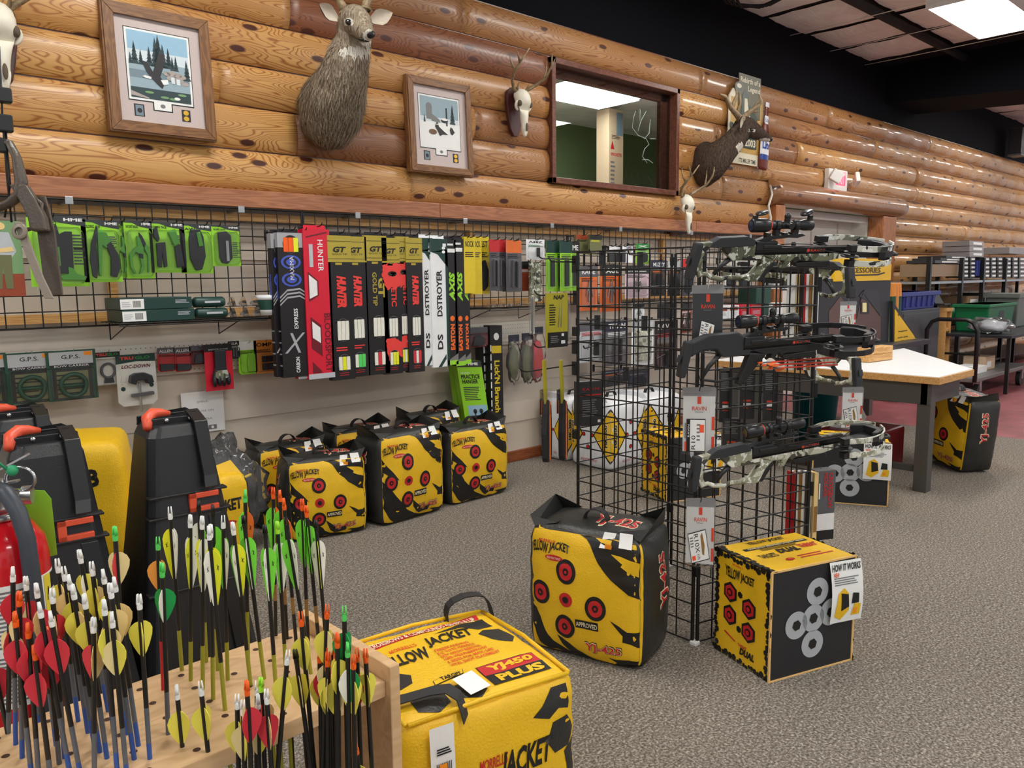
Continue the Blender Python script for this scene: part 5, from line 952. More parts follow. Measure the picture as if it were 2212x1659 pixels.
def sheath(px, pyt, pyb, label, k):
    q = wp(px, pyt, y=2.25 + .02 * k); h = (wp(px, pyt, y=2.25) - wp(px, pyb, y=2.25)).z; r = thing('sheathed_saw', label, 'saw', q, radians(25), 'orange and black sheaths on the lowest tower hook')
    fn = lambda u, v, t=0: Vector((u + .03 * (v / h) ** 2 * 0, t, -h + v)); w = .05
    b = MB(MATS['sheath']); b.prism([(-.03, .02), (-.02, 0), (.02, .0), (.032, .02), (.038, .12), (.03, .23), (-.005, .26), (-.02, .24), (-.034, .12)], fn, -.012, .012); b.build('sheath', r, bevel=.004)
    b = MB(MATS['or_fabric']); b.prism([(-.002, .004), (.01, .004), (.014, .12), (.012, .25), (.0, .25), (.0, .12)], fn, -.0135, .0135); b.build('orange_stripe', r)
    b = MB(MM('olive_card')); b.prism([(-.018, .24), (.004, .26), (-.006, .36), (-.012, h + .02), (-.04, h + .02), (-.034, .36)], fn, -.004, .004); b.build('header_card', r); b = MB(MATS['clear']); b.prism([(-.03, .2), (.02, .2), (.02, .3), (-.03, .3)], fn, -.018, .018); b.build('blister', r)
sheath(1180, 787, 997, 'orange and black sheathed saw, left one on the lowest tower hook', 0); sheath(1216, 787, 994, 'orange and black sheathed saw, right one on the lowest tower hook', 1)
def d_bow(P, w, h, r, fn): P.text('RAVIN', .15 * w, .8 * h, .85 * w, .86 * h, 1, 2); P.rect(.05 * w, .68 * h, .95 * w, .71 * h, 1, 2); P.lines(.15 * w, .2 * h, .8 * w, .6 * h, 8, 2, 2); P.rect(.8 * w, .06 * h, .92 * w, .12 * h, 3, 2)
hang_card(1250, 822, 1301, 922, (2.62, 2.3, 0), 'retail_box', 'black and red box hanging inside the tower at its left', 'package', ['card_black', 'ink_red', 'grey_ink', 'paper'], d_bow, .04, 'boxes inside the tower', N=(-.3, -1, 0))
hang_card(1760, 1015, 1806, 1168, (3.2, 1.62, 0), 'retail_box', 'tall silver crossbow holder box hanging at the right tower corner', 'package', ['wax_grey', 'ink_red', 'white_ink', 'ink'], lambda P, w, h, r, fn: (P.rect(0, 0, w, .38 * h, 2, 1), P.rect(0, 0, w, .14 * h, 3, 2), P.text('CROSSBOW', .6 * w, .45 * h, .85 * w, .97 * h, 1, 3, -1, bold=.02), P.text('HOLDER', .35 * w, .62 * h, .55 * w, .97 * h, 1, 3, -1, bold=.02), P.lines(.1 * w, .45 * h, .18 * w, .95 * h, 1, 2, 3)), .06, 'boxes inside the tower', N=(-.45, -.9, 0))
# slim arrow boxes hung inside the right-hand panel
NRB = (-.998, .057, 0)
cols = ['paper', 'v_tan', 'card_black', 'ink_red', 'paper', 'shaft_camo', 'paper', 'card_black']
for k in range(7):
    for row, (pt, pb) in enumerate(((592, 800), (1022, 1182))):
        px = 1712 + k * 7; P0 = wpn(px, pt, TR, NRB); z1 = wpn(px, pt, P0, (-.7, -.7, 0)); z0 = wpn(px, pb, P0, (-.7, -.7, 0)); r = thing('arrow_box', ('slim arrow box number %s from the tower post in the upper set', 'slim arrow box number %s from the tower post in the lower set')[row] % ('one', 'two', 'three', 'four', 'five', 'six', 'seven')[k], 'package', (z0.x, z0.y, min(z0.z, z1.z)), radians(-20), 'slim arrow boxes in the tower'); h = abs(z1.z - z0.z)
        b = MB(MATS[cols[(k + row * 3) % 8]]); b.bb((0, 0, 0), (.022, .05, h)); b.build('box', r, bevel=.001); b = MB(MATS[cols[(k * 3 + 2 + row) % 8]]); b.bb((.002, -.001, h * .2), (.02, -.0002, h * .55)); b.build('label_panel', r)
# black product boxes behind the tower, on the far grid panel
def d_rav(P, w, h, r, fn): P.rect(.25 * w, .36 * h, .75 * w, .4 * h, 1, 1); P.rect(.25 * w, .28 * h, .75 * w, .33 * h, 2, 1); P.lines(.1 * w, .6 * h, .9 * w, .95 * h, 9, 3, 1); P.rect(.25 * w, .22 * h, .75 * w, .235 * h, 1, 1)
for k, (x0, y0, x1, y1) in enumerate(((1553, 800, 1582, 912), (1597, 800, 1632, 905), (1648, 800, 1680, 908), (1560, 905, 1600, 985))):
    hang_card(x0, y0, x1, y1, wpn((x0 + x1) / 2, y0, TR, NRB), 'retail_box', 'black striped box hanging at the back of the tower, %s' % ('leftmost', 'second from left', 'rightmost', 'lowest')[k], 'package', ['card_black', 'ravin_red', 'white_ink', 'grey_ink'], d_rav, .04, 'boxes inside the tower', N=(-.75, -.66, 0))
q_ = wpn(1783, 1018, (3.2, 1.62, 0), (-.45, -.9, 0)); a_ = Vector((TR.x, TR.y, q_.z - .012)); v_ = q_ + Vector((.015, .03, 0)) - a_; v_.z = 0; hook(a_, v_, v_.length + .02, 'black hook holding the silver crossbow holder box', 'hooks on the tower corner')
for k, (px, py, L_) in enumerate(((1300, 548, .2), (1383, 552, .22), (1290, 688, .16), (1392, 690, .18), (1288, 745, .2), (1352, 800, .18), (1438, 765, .22))):
    hook(wp(px, py, x=2.512), (-.9, -.45, 0), L_, 'empty black hook on the left tower panel, %s from the corner post' % ORD[k], 'empty hooks on the tower', .012)
# ================================================================ things on the log wall
LF = W - .048     # face of the logs
def furmat(name, c0, c1, c2):
    m, t = newmat(name); v = t.coord((60, 60, 14)); n = t.noise(v, 1.6, 4, .65, .3); n2 = t.noise(t.coord((1, 1, 1)), 7, 3)
    c = t.ramp(n, (.3, s2l(c0)), (.5, s2l(c1)), (.72, s2l(c2))); c = t.mix(t.math('MULTIPLY', n2, .35), c, s2l(c0)); t.ln(c, t.b.inputs['Base Color']); t.b.inputs['Roughness'].default_value = .9; t.b.inputs['Specular IOR Level'].default_value = .15; t.bump(n, 1.0, .012)
furmat('fur_grey', (104, 90, 74), (158, 142, 122), (204, 190, 168)); furmat('fur_brown', (52, 42, 36), (84, 70, 60), (116, 100, 88)); furmat('fur_white', (200, 192, 178), (226, 220, 208), (240, 236, 226))
mat('eye', (14, 10, 8), .08, spec=.9); mat('nose', (24, 22, 22), .35, bump=.4, bs=200); mat('ear_in', (190, 178, 162), .9, bump=.6, bs=60); m, t = newmat('antler'); v = t.coord((1, 1, 1)); c = t.ramp(t.noise(v, 30, 4, .7), (.3, s2l((104, 84, 60))), (.6, s2l((168, 146, 112)))); t.ln(c, t.b.inputs['Base Color']); t.b.inputs['Roughness'].default_value = .5; t.bump(t.noise(v, 120, 3), .4, .003)
mat('bone', (232, 226, 208), .5, var=.08, bump=.3, bs=60); mat('socket', (96, 82, 66), .8); mat('mahog', (70, 30, 28), .3)
def loft(b, rings, n=20, amp=0, seed=0):
    """rings: (centre, half width, half height); frames follow the path"""
    vs = []; N = len(rings)
    for i, (c, hw, hh) in enumerate(rings):
        c = Vector(c); a = Vector(rings[max(i - 1, 0)][0]); e = Vector(rings[min(i + 1, N - 1)][0]); d = (e - a).normalized(); s = Vector((0, 0, 1)).cross(d)
        if s.length < .2: s = Vector((1, 0, 0))
        s.normalize(); s = s if s.x > 0 else -s; u = d.cross(s); u = u if u.z > 0 or abs(u.z) < .05 and u.y > 0 else -u
        for k in range(n):
            t_ = 2 * pi * k / n; p = c + s * (hw * cos(t_)) + u * (hh * sin(t_))
            if amp: p += (p - c).normalized() * amp * mnoise.noise(p * 14 + Vector((seed, 0, 0)))
            vs.append(p)
    b.add(vs, [(i * n + k, i * n + (k + 1) % n, (i + 1) * n + (k + 1) % n, (i + 1) * n + k) for i in range(N - 1) for k in range(n)] + [tuple(range(n)), tuple((N - 1) * n + k for k in range(n))], True)
def ear(name, r, base, tip, wd, m0, m1, nrm):
    base = Vector(base); tip = Vector(tip); d = tip - base; s = d.cross(Vector(nrm)).normalized(); nn = s.cross(d).normalized(); prof = [(0, .25), (.15, .5), (.4, .85), (.6, .8), (.8, .5), (.93, .22), (1, .02)]; vs = []; b = MB(MM(m0, m1))
    for k, wv in prof:
        c = base + d * k
        for j in range(7): a = -1 + 2 * j / 6; vs.append(c + s * (wd * wv * a) - nn * (wd * wv * .55 * (1 - a * a)))
    M_ = len(vs); out = [v - nn * .006 for v in vs]; fs = [(i * 7 + j, i * 7 + j + 1, i * 7 + 8 + j, i * 7 + 7 + j) for i in range(6) for j in range(6)]
    b.use(1).add(vs, fs, True); b.use(0).add(out, fs, True); b.build(name, r)
def antler(r, base, pts, rad, tines, name='antler'):
    b = MB(MATS['antler']); n = len(pts); b.tube([base] + pts, [rad * (1.25 - .95 * i / n) for i in range(n + 1)], 9)
    for t_ in tines: m_ = len(t_); b.tube(t_, [rad * (.75 - .62 * i / max(1, m_ - 1)) for i in range(m_)], 8)
    b.lathe([(rad * 1.2, -.006), (rad * 1.7, 0), (rad * 1.2, .008)], base, Vector(pts[0]) - Vector(base), 12); b.build(name, r)
# ---- big whitetail shoulder mount
def px_of(p):
    d = Vector(p) - CP; z = d.dot(CF); return 1106 + FPX * d.dot(CR) / z, 829.5 - FPX * d.dot(CU) / z
def deer_body(r, rings, fur, whites, seed, amp, hair, nh):
    R_ = [(Vector(c), hw, hh) for c, hw, hh in rings]; out = []
    for i in range(len(R_) - 1):
        p0, p1, p2, p3 = R_[max(i - 1, 0)], R_[i], R_[i + 1], R_[min(i + 2, len(R_) - 1)]
        for k in range(5):
            t_ = k / 5; cr = lambda a, b_, c, d: b_ + .5 * t_ * ((c - a) + t_ * ((2 * a - 5 * b_ + 4 * c - d) + t_ * (3 * (b_ - c) + d - a)))
            out.append((cr(p0[0], p1[0], p2[0], p3[0]), cr(p0[1], p1[1], p2[1], p3[1]), cr(p0[2], p1[2], p2[2], p3[2])))
    out.append(R_[-1]); b = MB(MM(fur, 'fur_white')); loft(b, out, 44, amp, seed); o = b.build('fur_body', r, sub=1); me = o.data; rnd = random.Random(seed); hb = MB(MM(fur, 'fur_white')); cand = []
    for f in me.polygons:
        x, y_ = px_of(f.center)
        for cx_, cy_, rx, ry in whites:
            if ((x - cx_) / rx) ** 2 + ((y_ - cy_) / ry) ** 2 < 1 and f.normal.dot(CP - f.center) > 0: f.material_index = 1
        if len(f.vertices) == 4 and f.area < .004: cand.append(f)
    tot = [f.area for f in cand]
    for f in rnd.choices(cand, tot, k=nh):
        n = f.normal; x, y_ = px_of(f.center); fl = Vector((0, .35, -1)); fl = (fl - n * fl.dot(n)).normalized(); L_ = hair * rnd.uniform(.5, 1.2) * (1.5 if y_ > 190 and hair > .03 else 1) * (.35 if y_ < 90 and hair > .03 else 1); sd = n.cross(fl) * .0035; c = f.center + Vector((rnd.uniform(-.006, .006), 0, rnd.uniform(-.006, .006))); hb.use(f.material_index).add([c - sd, c + sd, c + fl * L_ + n * L_ * .28 + sd * rnd.uniform(-3, 3)], [(0, 1, 2)])
    ho = hb.build('fur_coat', r, fix=False); ho['kind'] = 'stuff'; return o
r = thing('deer_mount', 'large grey deer shoulder mount with ears out, between the framed prints', 'taxidermy mount', (0, 0, 0))
Q = lambda px, py, y: wp(px, py, y=y)
rings = [(Q(705, 240, LF + .01), .12, .17), (Q(710, 240, LF - .06), .17, .205), (Q(716, 233, 4.17), .18, .21), (Q(727, 207, 4.06), .166, .172), (Q(739, 172, 3.97), .142, .142), (Q(749, 140, 3.91), .122, .122), (Q(757, 112, 3.885), .108, .11), (Q(763, 86, 3.87), .096, .1), (Q(766, 62, 3.85), .09, .096), (Q(769, 46, 3.80), .083, .088), (Q(776, 53, 3.74), .064, .068), (Q(785, 64, 3.69), .047, .052), (Q(792, 72, 3.65), .04, .044), (Q(796, 76, 3.63), .032, .036), (Q(798, 78, 3.622), .012, .014)]
deer_body(r, rings, 'fur_grey', [(768, 112, 34, 11), (797, 80, 13, 17), (753, 48, 10, 8), (790, 94, 9, 7)], 2, .01, .034, 5200)
ear('ear', r, Q(731, 42, 3.87), Q(690, 8, 3.85), .05, 'fur_grey', 'ear_in', (.1, -1, .1)); ear('ear', r, Q(800, 45, 3.87), Q(848, 27, 3.85), .05, 'fur_grey', 'ear_in', (-.1, -1, .1))
for px, py, yy in ((753, 48, 3.735), (800, 54, 3.765)): b = MB(MATS['eye']); b.ball(Q(px, py, yy), .0175, sc=(1.1, .8, .9)); b.build('eye', r)
b = MB(MATS['nose']); b.ball(Q(799, 73, 3.628), .03, sc=(1.0, .7, .8)); b.build('nose', r); b = MB(MATS['nose']); b.ball(Q(786, 87, 3.655), .022, sc=(1.5, .6, .3)); b.build('mouth', r)
antler(r, Q(744, 24, 3.84), [Q(738, 10, 3.84), Q(728, -4, 3.83), Q(700, -40, 3.8), Q(690, -90, 3.75)], .022, [[Q(728, -4, 3.83), Q(735, -30, 3.78)], [Q(698, -50, 3.8), Q(705, -110, 3.8)]]); antler(r, Q(790, 20, 3.84), [Q(792, 6, 3.84), Q(800, -6, 3.83), Q(830, -30, 3.8), Q(850, -80, 3.75)], .022, [[Q(800, -6, 3.83), Q(790, -30, 3.78)], [Q(835, -40, 3.8), Q(825, -110, 3.8)]])
# ---- darker deer in profile
r = thing('deer_mount', 'dark brown deer mount in profile beside the tall tin sign', 'taxidermy mount', (0, 0, 0))
rings = [(Q(1522, 356, LF), .12, .19), (Q(1524, 355, LF - .05), .13, .205), (Q(1537, 349, 4.22), .12, .18), (Q(1557, 333, 4.13), .098, .135), (Q(1580, 310, 4.07), .078, .108), (Q(1597, 289, 4.03), .068, .096), (Q(1605, 276, 4.02), .078, .098), (Q(1617, 276, 4.01), .072, .088), (Q(1630, 283, 4.0), .058, .072), (Q(1643, 290, 3.99), .044, .055), (Q(1655, 296, 3.98), .034, .042), (Q(1662, 300, 3.975), .028, .032), (Q(1665, 301, 3.97), .012, .015)]
deer_body(r, rings, 'fur_brown', [(1652, 303, 12, 5), (1624, 282, 7, 4), (1598, 318, 9, 10)], 9, .006, .016, 2500)
ear('ear', r, Q(1600, 276, 3.94), Q(1605, 250, 3.92), .04, 'fur_brown', 'ear_in', (.2, -1, 0)); ear('ear', r, Q(1605, 270, 4.08), Q(1618, 248, 4.1), .03, 'fur_brown', 'ear_in', (.2, -1, 0))
b = MB(MATS['eye']); b.ball(Q(1624, 281, 3.935), .016); b.build('eye', r)
b = MB(MATS['nose']); b.ball(Q(1663, 301, 3.97), .03, sc=(.9, .9, .8)); b.build('nose', r)
antler(r, Q(1600, 258, 4.0), [Q(1592, 248, 3.99), Q(1578, 232, 3.95), Q(1567, 208, 3.9), Q(1556, 204, 3.9)], .027, [[Q(1592, 245, 3.99), Q(1600, 222, 3.97), Q(1598, 195, 3.95)], [Q(1580, 236, 3.96), Q(1592, 205, 3.95), Q(1590, 190, 3.95)]]); antler(r, Q(1606, 257, 4.06), [Q(1612, 248, 4.05), Q(1628, 236, 4.0), Q(1645, 222, 3.95), Q(1640, 205, 3.93)], .027, [[Q(1612, 248, 4.05), Q(1625, 238, 4.05), Q(1638, 215, 4.0)], [Q(1618, 243, 4.05), Q(1640, 240, 4.1)]])
# ---- European skull mounts
def skull(label, loc, S, plaque, beams, tilt=0):
    r = thing('skull_mount', label, 'skull mount', loc, 0, 'white deer skulls'); b = MB(MATS['bone'])
    loft(b, [((0, .02, .06), .02, .02), ((0, .0, .055), .045, .04), ((0, -.03, .04), .055, .05), ((0, -.05, .005), .058, .05), ((0, -.055, -.03), .052, .04), ((0, -.055, -.07), .036, .034), ((0, -.055, -.12), .026, .026), ((0, -.055, -.17), .022, .018), ((0, -.055, -.21), .018, .01), ((0, -.055, -.225), .008, .005)], 16, .006, 4)
    for s in (-1, 1): b.tube([(s * .05, -.05, .0), (s * .066, -.045, -.02), (s * .062, -.04, -.045), (s * .04, -.04, -.06)], [.012, .013, .011, .008], 7); b.tube([(s * .016, -.06, -.15), (s * .012, -.065, -.19), (s * .006, -.06, -.225)], [.009, .008, .004], 6)
    b.build('skull', r, sub=1)
    for s in (-1, 1): b = MB(MATS['socket']); b.ball((s * .047, -.062, -.018), .019, sc=(.8, .9, 1.05)); b.build('eye_socket', r)
    b = MB(MATS['socket']); b.ball((0, -.078, -.165), .011, sc=(.8, .5, 2.6)); b.build('nose_opening', r)
    for s, pts, tines in beams:
        antler(r, Vector((s * .032, -.02, .06)), [Vector((s * x, y, z)) for x, y, z in pts], .012, [[Vector((s * x, y, z)) for x, y, z in t_] for t_ in tines])
    if plaque: b = MB(MATS['mahog']); b.prism([(-.07, .07), (-.03, .1), (0, .085), (.03, .1), (.07, .07), (.075, 0), (.06, -.1), (.045, -.17), (.02, -.21), (-.02, -.21), (-.045, -.17), (-.06, -.1), (-.075, 0)], lambda u, v, t=0: Vector((u, t, v)), .028, .055); b.build('plaque', r, bevel=.006)
    r.scale = (S, S, S); return r
BM = lambda s: (s, [(.06, -.02, .085), (.11, -.06, .12), (.14, -.12, .16), (.13, -.18, .22), (.10, -.21, .28)], [[(.04, -.03, .075), (.045, -.06, .12)], [(.13, -.11, .155), (.16, -.1, .22), (.165, -.1, .27)], [(.135, -.16, .2), (.17, -.17, .27)]])
q = wp(1120, 222, y=LF - .06); skull('white deer skull with antlers on dark plaque left of the office window', q, 1.1, True, [BM(-1), BM(1)])
q = wp(1476, 444, y=LF - .06); skull('white deer skull with antlers hung low under the office window', q, 1.15, False, [BM(-1), BM(1)])
q = wp(-8, 60, y=LF - .06); skull('white deer skull cut off by the upper left picture edge', q, 1.25, True, [BM(-1), BM(1)])
# ---- framed prints
mat('matboard', (204, 188, 184), .8, var=.06, vs=90); mat('art_sky', (150, 190, 214), .6); mat('art_pale', (214, 224, 230), .6); mat('art_tree', (46, 66, 70), .6); mat('art_mist', (150, 172, 182), .6); mat('art_water', (118, 138, 148), .6); mat('art_rock', (172, 162, 154), .6); mat('art_dark', (44, 42, 46), .6); mat('gold', (220, 176, 70), .35, .8); mat('art_leaf', (120, 160, 110), .6); mat('art_brown', (112, 84, 60), .6)
def framed(name, label, pTR, pBR, pBL, fw, draw):
    y = LF - .035; a = wp(*pTR, y=y); c = wp(*pBR, y=y); d = wp(*pBL, y=y); w = (a.x + c.x) / 2 - d.x; h = a.z - (c.z + d.z) / 2; o = Vector((d.x, y, (c.z + d.z) / 2)); r = thing(name, label, 'picture', o, 0, 'framed wildlife prints'); r.rotation_euler = (radians(-2.5), 0, 0)
    for pts in ([(0, 0), (w, 0), (w - fw, fw), (fw, fw)], [(0, h), (w, h), (w - fw, h - fw), (fw, h - fw)]):
        b = MB(MATS['oakh']); b.prism(pts, lambda u, v, t=0: Vector((u, t, v)), -.012, .032); b.prism([(u * .5 + w * .25 if False else u, v) for u, v in pts], lambda u, v, t=0: Vector((w / 2 + (u - w / 2) * .97, t, h / 2 + (v - h / 2) * .975)), -.02, -.01); b.build('frame_rail', r, bevel=.003)
    for pts in ([(0, 0), (fw, fw), (fw, h - fw), (0, h)], [(w, 0), (w - fw, fw), (w - fw, h - fw), (w, h)]):
        b = MB(MATS['oak']); b.prism(pts, lambda u, v, t=0: Vector((u, t, v)), -.012, .032); b.prism(pts, lambda u, v, t=0: Vector((w / 2 + (u - w / 2) * .97, t, h / 2 + (v - h / 2) * .975)), -.02, -.01); b.build('frame_rail', r, bevel=.003)
    b = MB(MATS['matboard']); b.bb((fw * .9, .0, fw * .9), (w - fw * .9, .012, h - fw * .9)); b.build('mat_board', r)
    P = Print(aff((fw, 0, fw), (1, 0, 0), (0, 0, 1), (0, -1, 0)), MM('paper', 'ink', 'art_sky', 'art_pale', 'art_tree', 'art_mist', 'art_water', 'art_rock', 'art_dark', 'gold', 'art_leaf', 'art_brown', 'grey_ink'), 0, .0006); draw(P, w - 2 * fw, h - 2 * fw); P.build('picture_print', r)
    return r
def fir(P, u, v, hh, m, lay):
    for k in range(5): P.poly([(u - hh * .2 * (1 - k * .17), v + hh * k * .17), (u + hh * .2 * (1 - k * .17), v + hh * k * .17), (u, v + hh * (k * .17 + .34))], m, lay)
def mountings(P, w, h, pu0, pv0, pu1, pv1):
    e = .006; P.poly([(pu0 - e, pv0 - e), (w * .4 - e, pv0 - e), (w * .4 - e, pv0 - .075 * h - e), (w * .6 + e, pv0 - .075 * h - e), (w * .6 + e, pv0 - e), (pu1 + e, pv0 - e), (pu1 + e, pv1 + e), (pu0 - e, pv1 + e)], 1, 1); P.poly([(pu0 - e * .3, pv0), (w * .4, pv0), (w * .4, pv0 - .075 * h), (w * .6, pv0 - .075 * h), (w * .6, pv0), (pu1 + e * .3, pv0), (pu1 + e * .3, pv1 + e * .3), (pu0 - e * .3, pv1 + e * .3)], 0, 2)
    P.disc(w * .5, pv0 - .035 * h, .03 * w, 12, 3, 9, .02 * h); P.rect(w * .17, pv0 - .155 * h, w * .285, pv0 - .04 * h, 1, 2); P.rect(w * .185, pv0 - .148 * h, w * .27, pv0 - .05 * h, 6, 3); P.disc(w * .23, pv0 - .1 * h, .03 * w, 8, 4, 7, .025 * h); P.rect(w * .715, pv0 - .155 * h, w * .82, pv0 - .04 * h, 8, 2)
    for dv in (.07, .125): P.disc(w * .768, pv0 - dv * h, .033 * w, 9, 3, 18, .023 * h)
def eagle(P, w, h):
    u0, v0, u1, v1 = .13 * w, .225 * h, .86 * w, .885 * h; mountings(P, w, h, u0, v0, u1, v1); U = lambda a: u0 + .02 * w + (u1 - u0 - .04 * w) * a; V = lambda a: v0 + .02 * h + (v1 - v0 - .035 * h) * a
    R = lambda a, b_, c, d, m, l: P.rect(U(a), V(b_), U(c), V(d), m, l); R(0, .5, 1, 1, 2, 3); R(0, .55, 1, .72, 3, 4); R(0, 0, 1, .5, 6, 3); R(0, .42, 1, .56, 5, 5); R(0, .0, 1, .16, 4, 4); R(0, .16, 1, .3, 5, 4)
    for a, b_, s in ((.1, .5, .32), (.2, .5, .22), (.34, .5, .28), (.45, .5, .42), (.5, .5, .46), (.57, .5, .34), (.66, .5, .3), (.72, .48, .2), (.78, .48, .22), (.96, .36, .3), (.03, .5, .16)): fir(P, U(a), V(b_), (v1 - v0) * s, 4, 6)
    for a, b_, s in ((.62, .42, .06), (.7, .43, .08), (.8, .42, .07), (.88, .4, .06), (.68, .36, .07), (.8, .34, .09), (.92, .3, .06)): P.disc(U(a), V(b_), s * (u1 - u0), 7, 7, 9, s * .5 * (v1 - v0))
    R(.68, .28, .74, .38, 3, 8); R(.77, .27, .83, .36, 3, 8); P.poly([(U(0), V(.1)), (U(.28), V(.02)), (U(.3), V(0)), (U(0), V(.03))], 7, 6)
    P.poly([(U(.33), V(.34)), (U(.26), V(.44)), (U(.2), V(.57)), (U(.3), V(.55)), (U(.38), V(.42)), (U(.44), V(.56)), (U(.5), V(.72)), (U(.6), V(.7)), (U(.56), V(.5)), (U(.5), V(.36)), (U(.56), V(.26)), (U(.52), V(.18)), (U(.44), V(.24))], 8, 9); P.poly([(U(.2), V(.33)), (U(.25), V(.35)), (U(.35), V(.335)), (U(.34), V(.3)), (U(.25), V(.31))], 0, 10); P.poly([(U(.5), V(.31)), (U(.62), V(.33)), (U(.63), V(.26)), (U(.54), V(.24))], 0, 10)
    for a, b_ in ((.55, .05), (.7, .04), (.3, .1), (.85, .12)): P.disc(U(a), V(b_), .07 * (u1 - u0), 10, 7, 12, .018 * (v1 - v0))
    P.disc(U(.76), V(.055), .05 * (u1 - u0), 0, 8, 10, .022 * (v1 - v0))
framed('framed_print', 'oak framed eagle print hanging at the left on the log wall', (454, 43), (466, 306), (237, 284), .052, eagle)
def pheas(P, w, h):
    u0, v0, u1, v1 = .12 * w, .235 * h, .87 * w, .88 * h; mountings(P, w, h, u0, v0, u1, v1); U = lambda a: u0 + .02 * w + (u1 - u0 - .04 * w) * a; V = lambda a: v0 + .02 * h + (v1 - v0 - .035 * h) * a
    R = lambda a, b_, c, d, m, l: P.rect(U(a), V(b_), U(c), V(d), m, l); R(0, .5, 1, 1, 3, 3); R(0, .6, 1, 1, 5, 4); R(0, 0, 1, .5, 0, 4); R(.15, .55, .3, .8, 12, 5); P.disc(U(.225), V(.8), .075 * (u1 - u0), 12, 6, 14); P.poly([(U(.28), V(.52)), (U(.3), V(.66)), (U(.42), V(.6)), (U(.5), V(.55)), (U(.5), V(.5))], 12, 5); R(.66, .45, .7, .82, 8, 6)
    fir(P, U(.84), V(.5), (v1 - v0) * .38, 4, 6); fir(P, U(.1), V(.48), (v1 - v0) * .15, 4, 6); P.disc(U(.62), V(.55), .09 * (u1 - u0), 8, 7, 12, .04 * (v1 - v0)); P.disc(U(.62), V(.58), .08 * (u1 - u0), 0, 8, 12, .025 * (v1 - v0))
    P.disc(U(.3), V(.3), .1 * (u1 - u0), 11, 8, 12, .05 * (v1 - v0)); P.poly([(U(.36), V(.42)), (U(.4), V(.5)), (U(.44), V(.5)), (U(.46), V(.42)), (U(.58), V(.34)), (U(.7), V(.27)), (U(.56), V(.27)), (U(.48), V(.23)), (U(.44), V(.3))], 8, 9); P.disc(U(.42), V(.46), .035 * (u1 - u0), 0, 10, 8, .008 * (v1 - v0)); P.poly([(U(.75), V(.38)), (U(.78), V(.44)), (U(.82), V(.42)), (U(.88), V(.34)), (U(.82), V(.28)), (U(.77), V(.3))], 8, 9)
framed('framed_print', 'oak framed pheasant print hanging left of the office window', (1022, 186), (1019, 386), (885, 368), .045, pheas)
# ---- tin signs
mat('sign_green', (44, 62, 52), .4); mat('sign_cream', (232, 224, 196), .45); mat('sign_gold', (200, 160, 80), .45); mat('sign_olive', (96, 92, 66), .45); mat('beer_brown', (110, 44, 30), .25); mat('beer_blue', (40, 70, 150), .3); mat('beer_white', (232, 232, 236), .3)
y = LF - .02; a = wp(1570, 350, y=y); c = wp(1648, 192, y=y); w = c.x - a.x; h = wp(1600, 180, y=y).z - wp(1600, 347, y=y).z; r = thing('tin_sign', 'tin sign reading Rebirth of a Legend behind the profile deer', 'sign', (a.x, y, a.z))
fn = lambda u, v, t=0: Vector((u, -t, v)); b = MB(MATS['sign_cream']); b.prism([(.03, 0), (w * .97, 0), (w, .04), (w, h - .1), (w * .9, h - .03), (w * .1, h - .03), (0, h - .1), (0, .04)], fn, 0, .012); b.build('backboard', r)
b = MB(MATS['sign_olive']); hw = w * .62; b.prism([(w * .24, h * .62), (w * .88, h * .62), (w * .88, h * 1.17), (w * .24, h * 1.17)], fn, .012, .02); b.build('top_panel', r)
P = Print(fn, MM('sign_cream', 'sign_green', 'sign_gold', 'ink', 'art_mist'), 0, .001); P.rect(.04 * w, .15 * h, .96 * w, .85 * h, 2, 13)
P.text('Rebirth of a', .28 * w, 1.06 * h, .86 * w, 1.13 * h, 0, 22, bold=.02); P.text('Legend', .5 * w, .94 * h, .86 * w, 1.03 * h, 0, 22, bold=.02); P.disc(.22 * w, .98 * h, .1 * w, 1, 23, 18, .07 * h); P.disc(.24 * w, 1.0 * h, .07 * w, 0, 24, 14, .03 * h)
P.poly([(.3 * w, .55 * h), (.34 * w, .9 * h), (.42 * w, .98 * h), (.52 * w, .9 * h), (.5 * w, .8 * h), (.66 * w, .74 * h), (.8 * w, .62 * h), (.78 * w, .52 * h)], 1, 23); P.poly([(.4 * w, .6 * h), (.4 * w, .86 * h), (.48 * w, .86 * h), (.52 * w, .72 * h), (.6 * w, .6 * h)], 0, 24)
P.poly([(.02 * w, .52 * h), (.98 * w, .44 * h), (.98 * w, .36 * h), (.02 * w, .44 * h)], 1, 21); P.text('LAMBEAU FIELD', .1 * w, .4 * h, .95 * w, .52 * h, 0, 25, bold=.03); P.rect(.4 * w, .22 * h, .8 * w, .36 * h, 1, 20); P.text('2003', .45 * w, .24 * h, .76 * w, .34 * h, 0, 22, bold=.03); P.rect(0, .0, w, .11 * h, 0, 14); P.text("IT'S MILLER TIME", .3 * w, .02 * h, .8 * w, .08 * h, 1, 15, bold=.02); P.poly([(-.12 * w, .2 * h), (-.06 * w, .4 * h), (.3 * w, .36 * h), (.3 * w, .14 * h), (.05 * w, .1 * h)], 4, 16); P.build('sign_print', r)
a = wp(1645, 366, y=y - .03); c = wp(1657, 222, y=y - .03); h = c.z - a.z; r = thing('bottle_sign', 'bottle shaped beer sign beside the deer muzzle', 'sign', (a.x + .02, y - .03, a.z)); r.rotation_euler = (0, radians(4), 0)
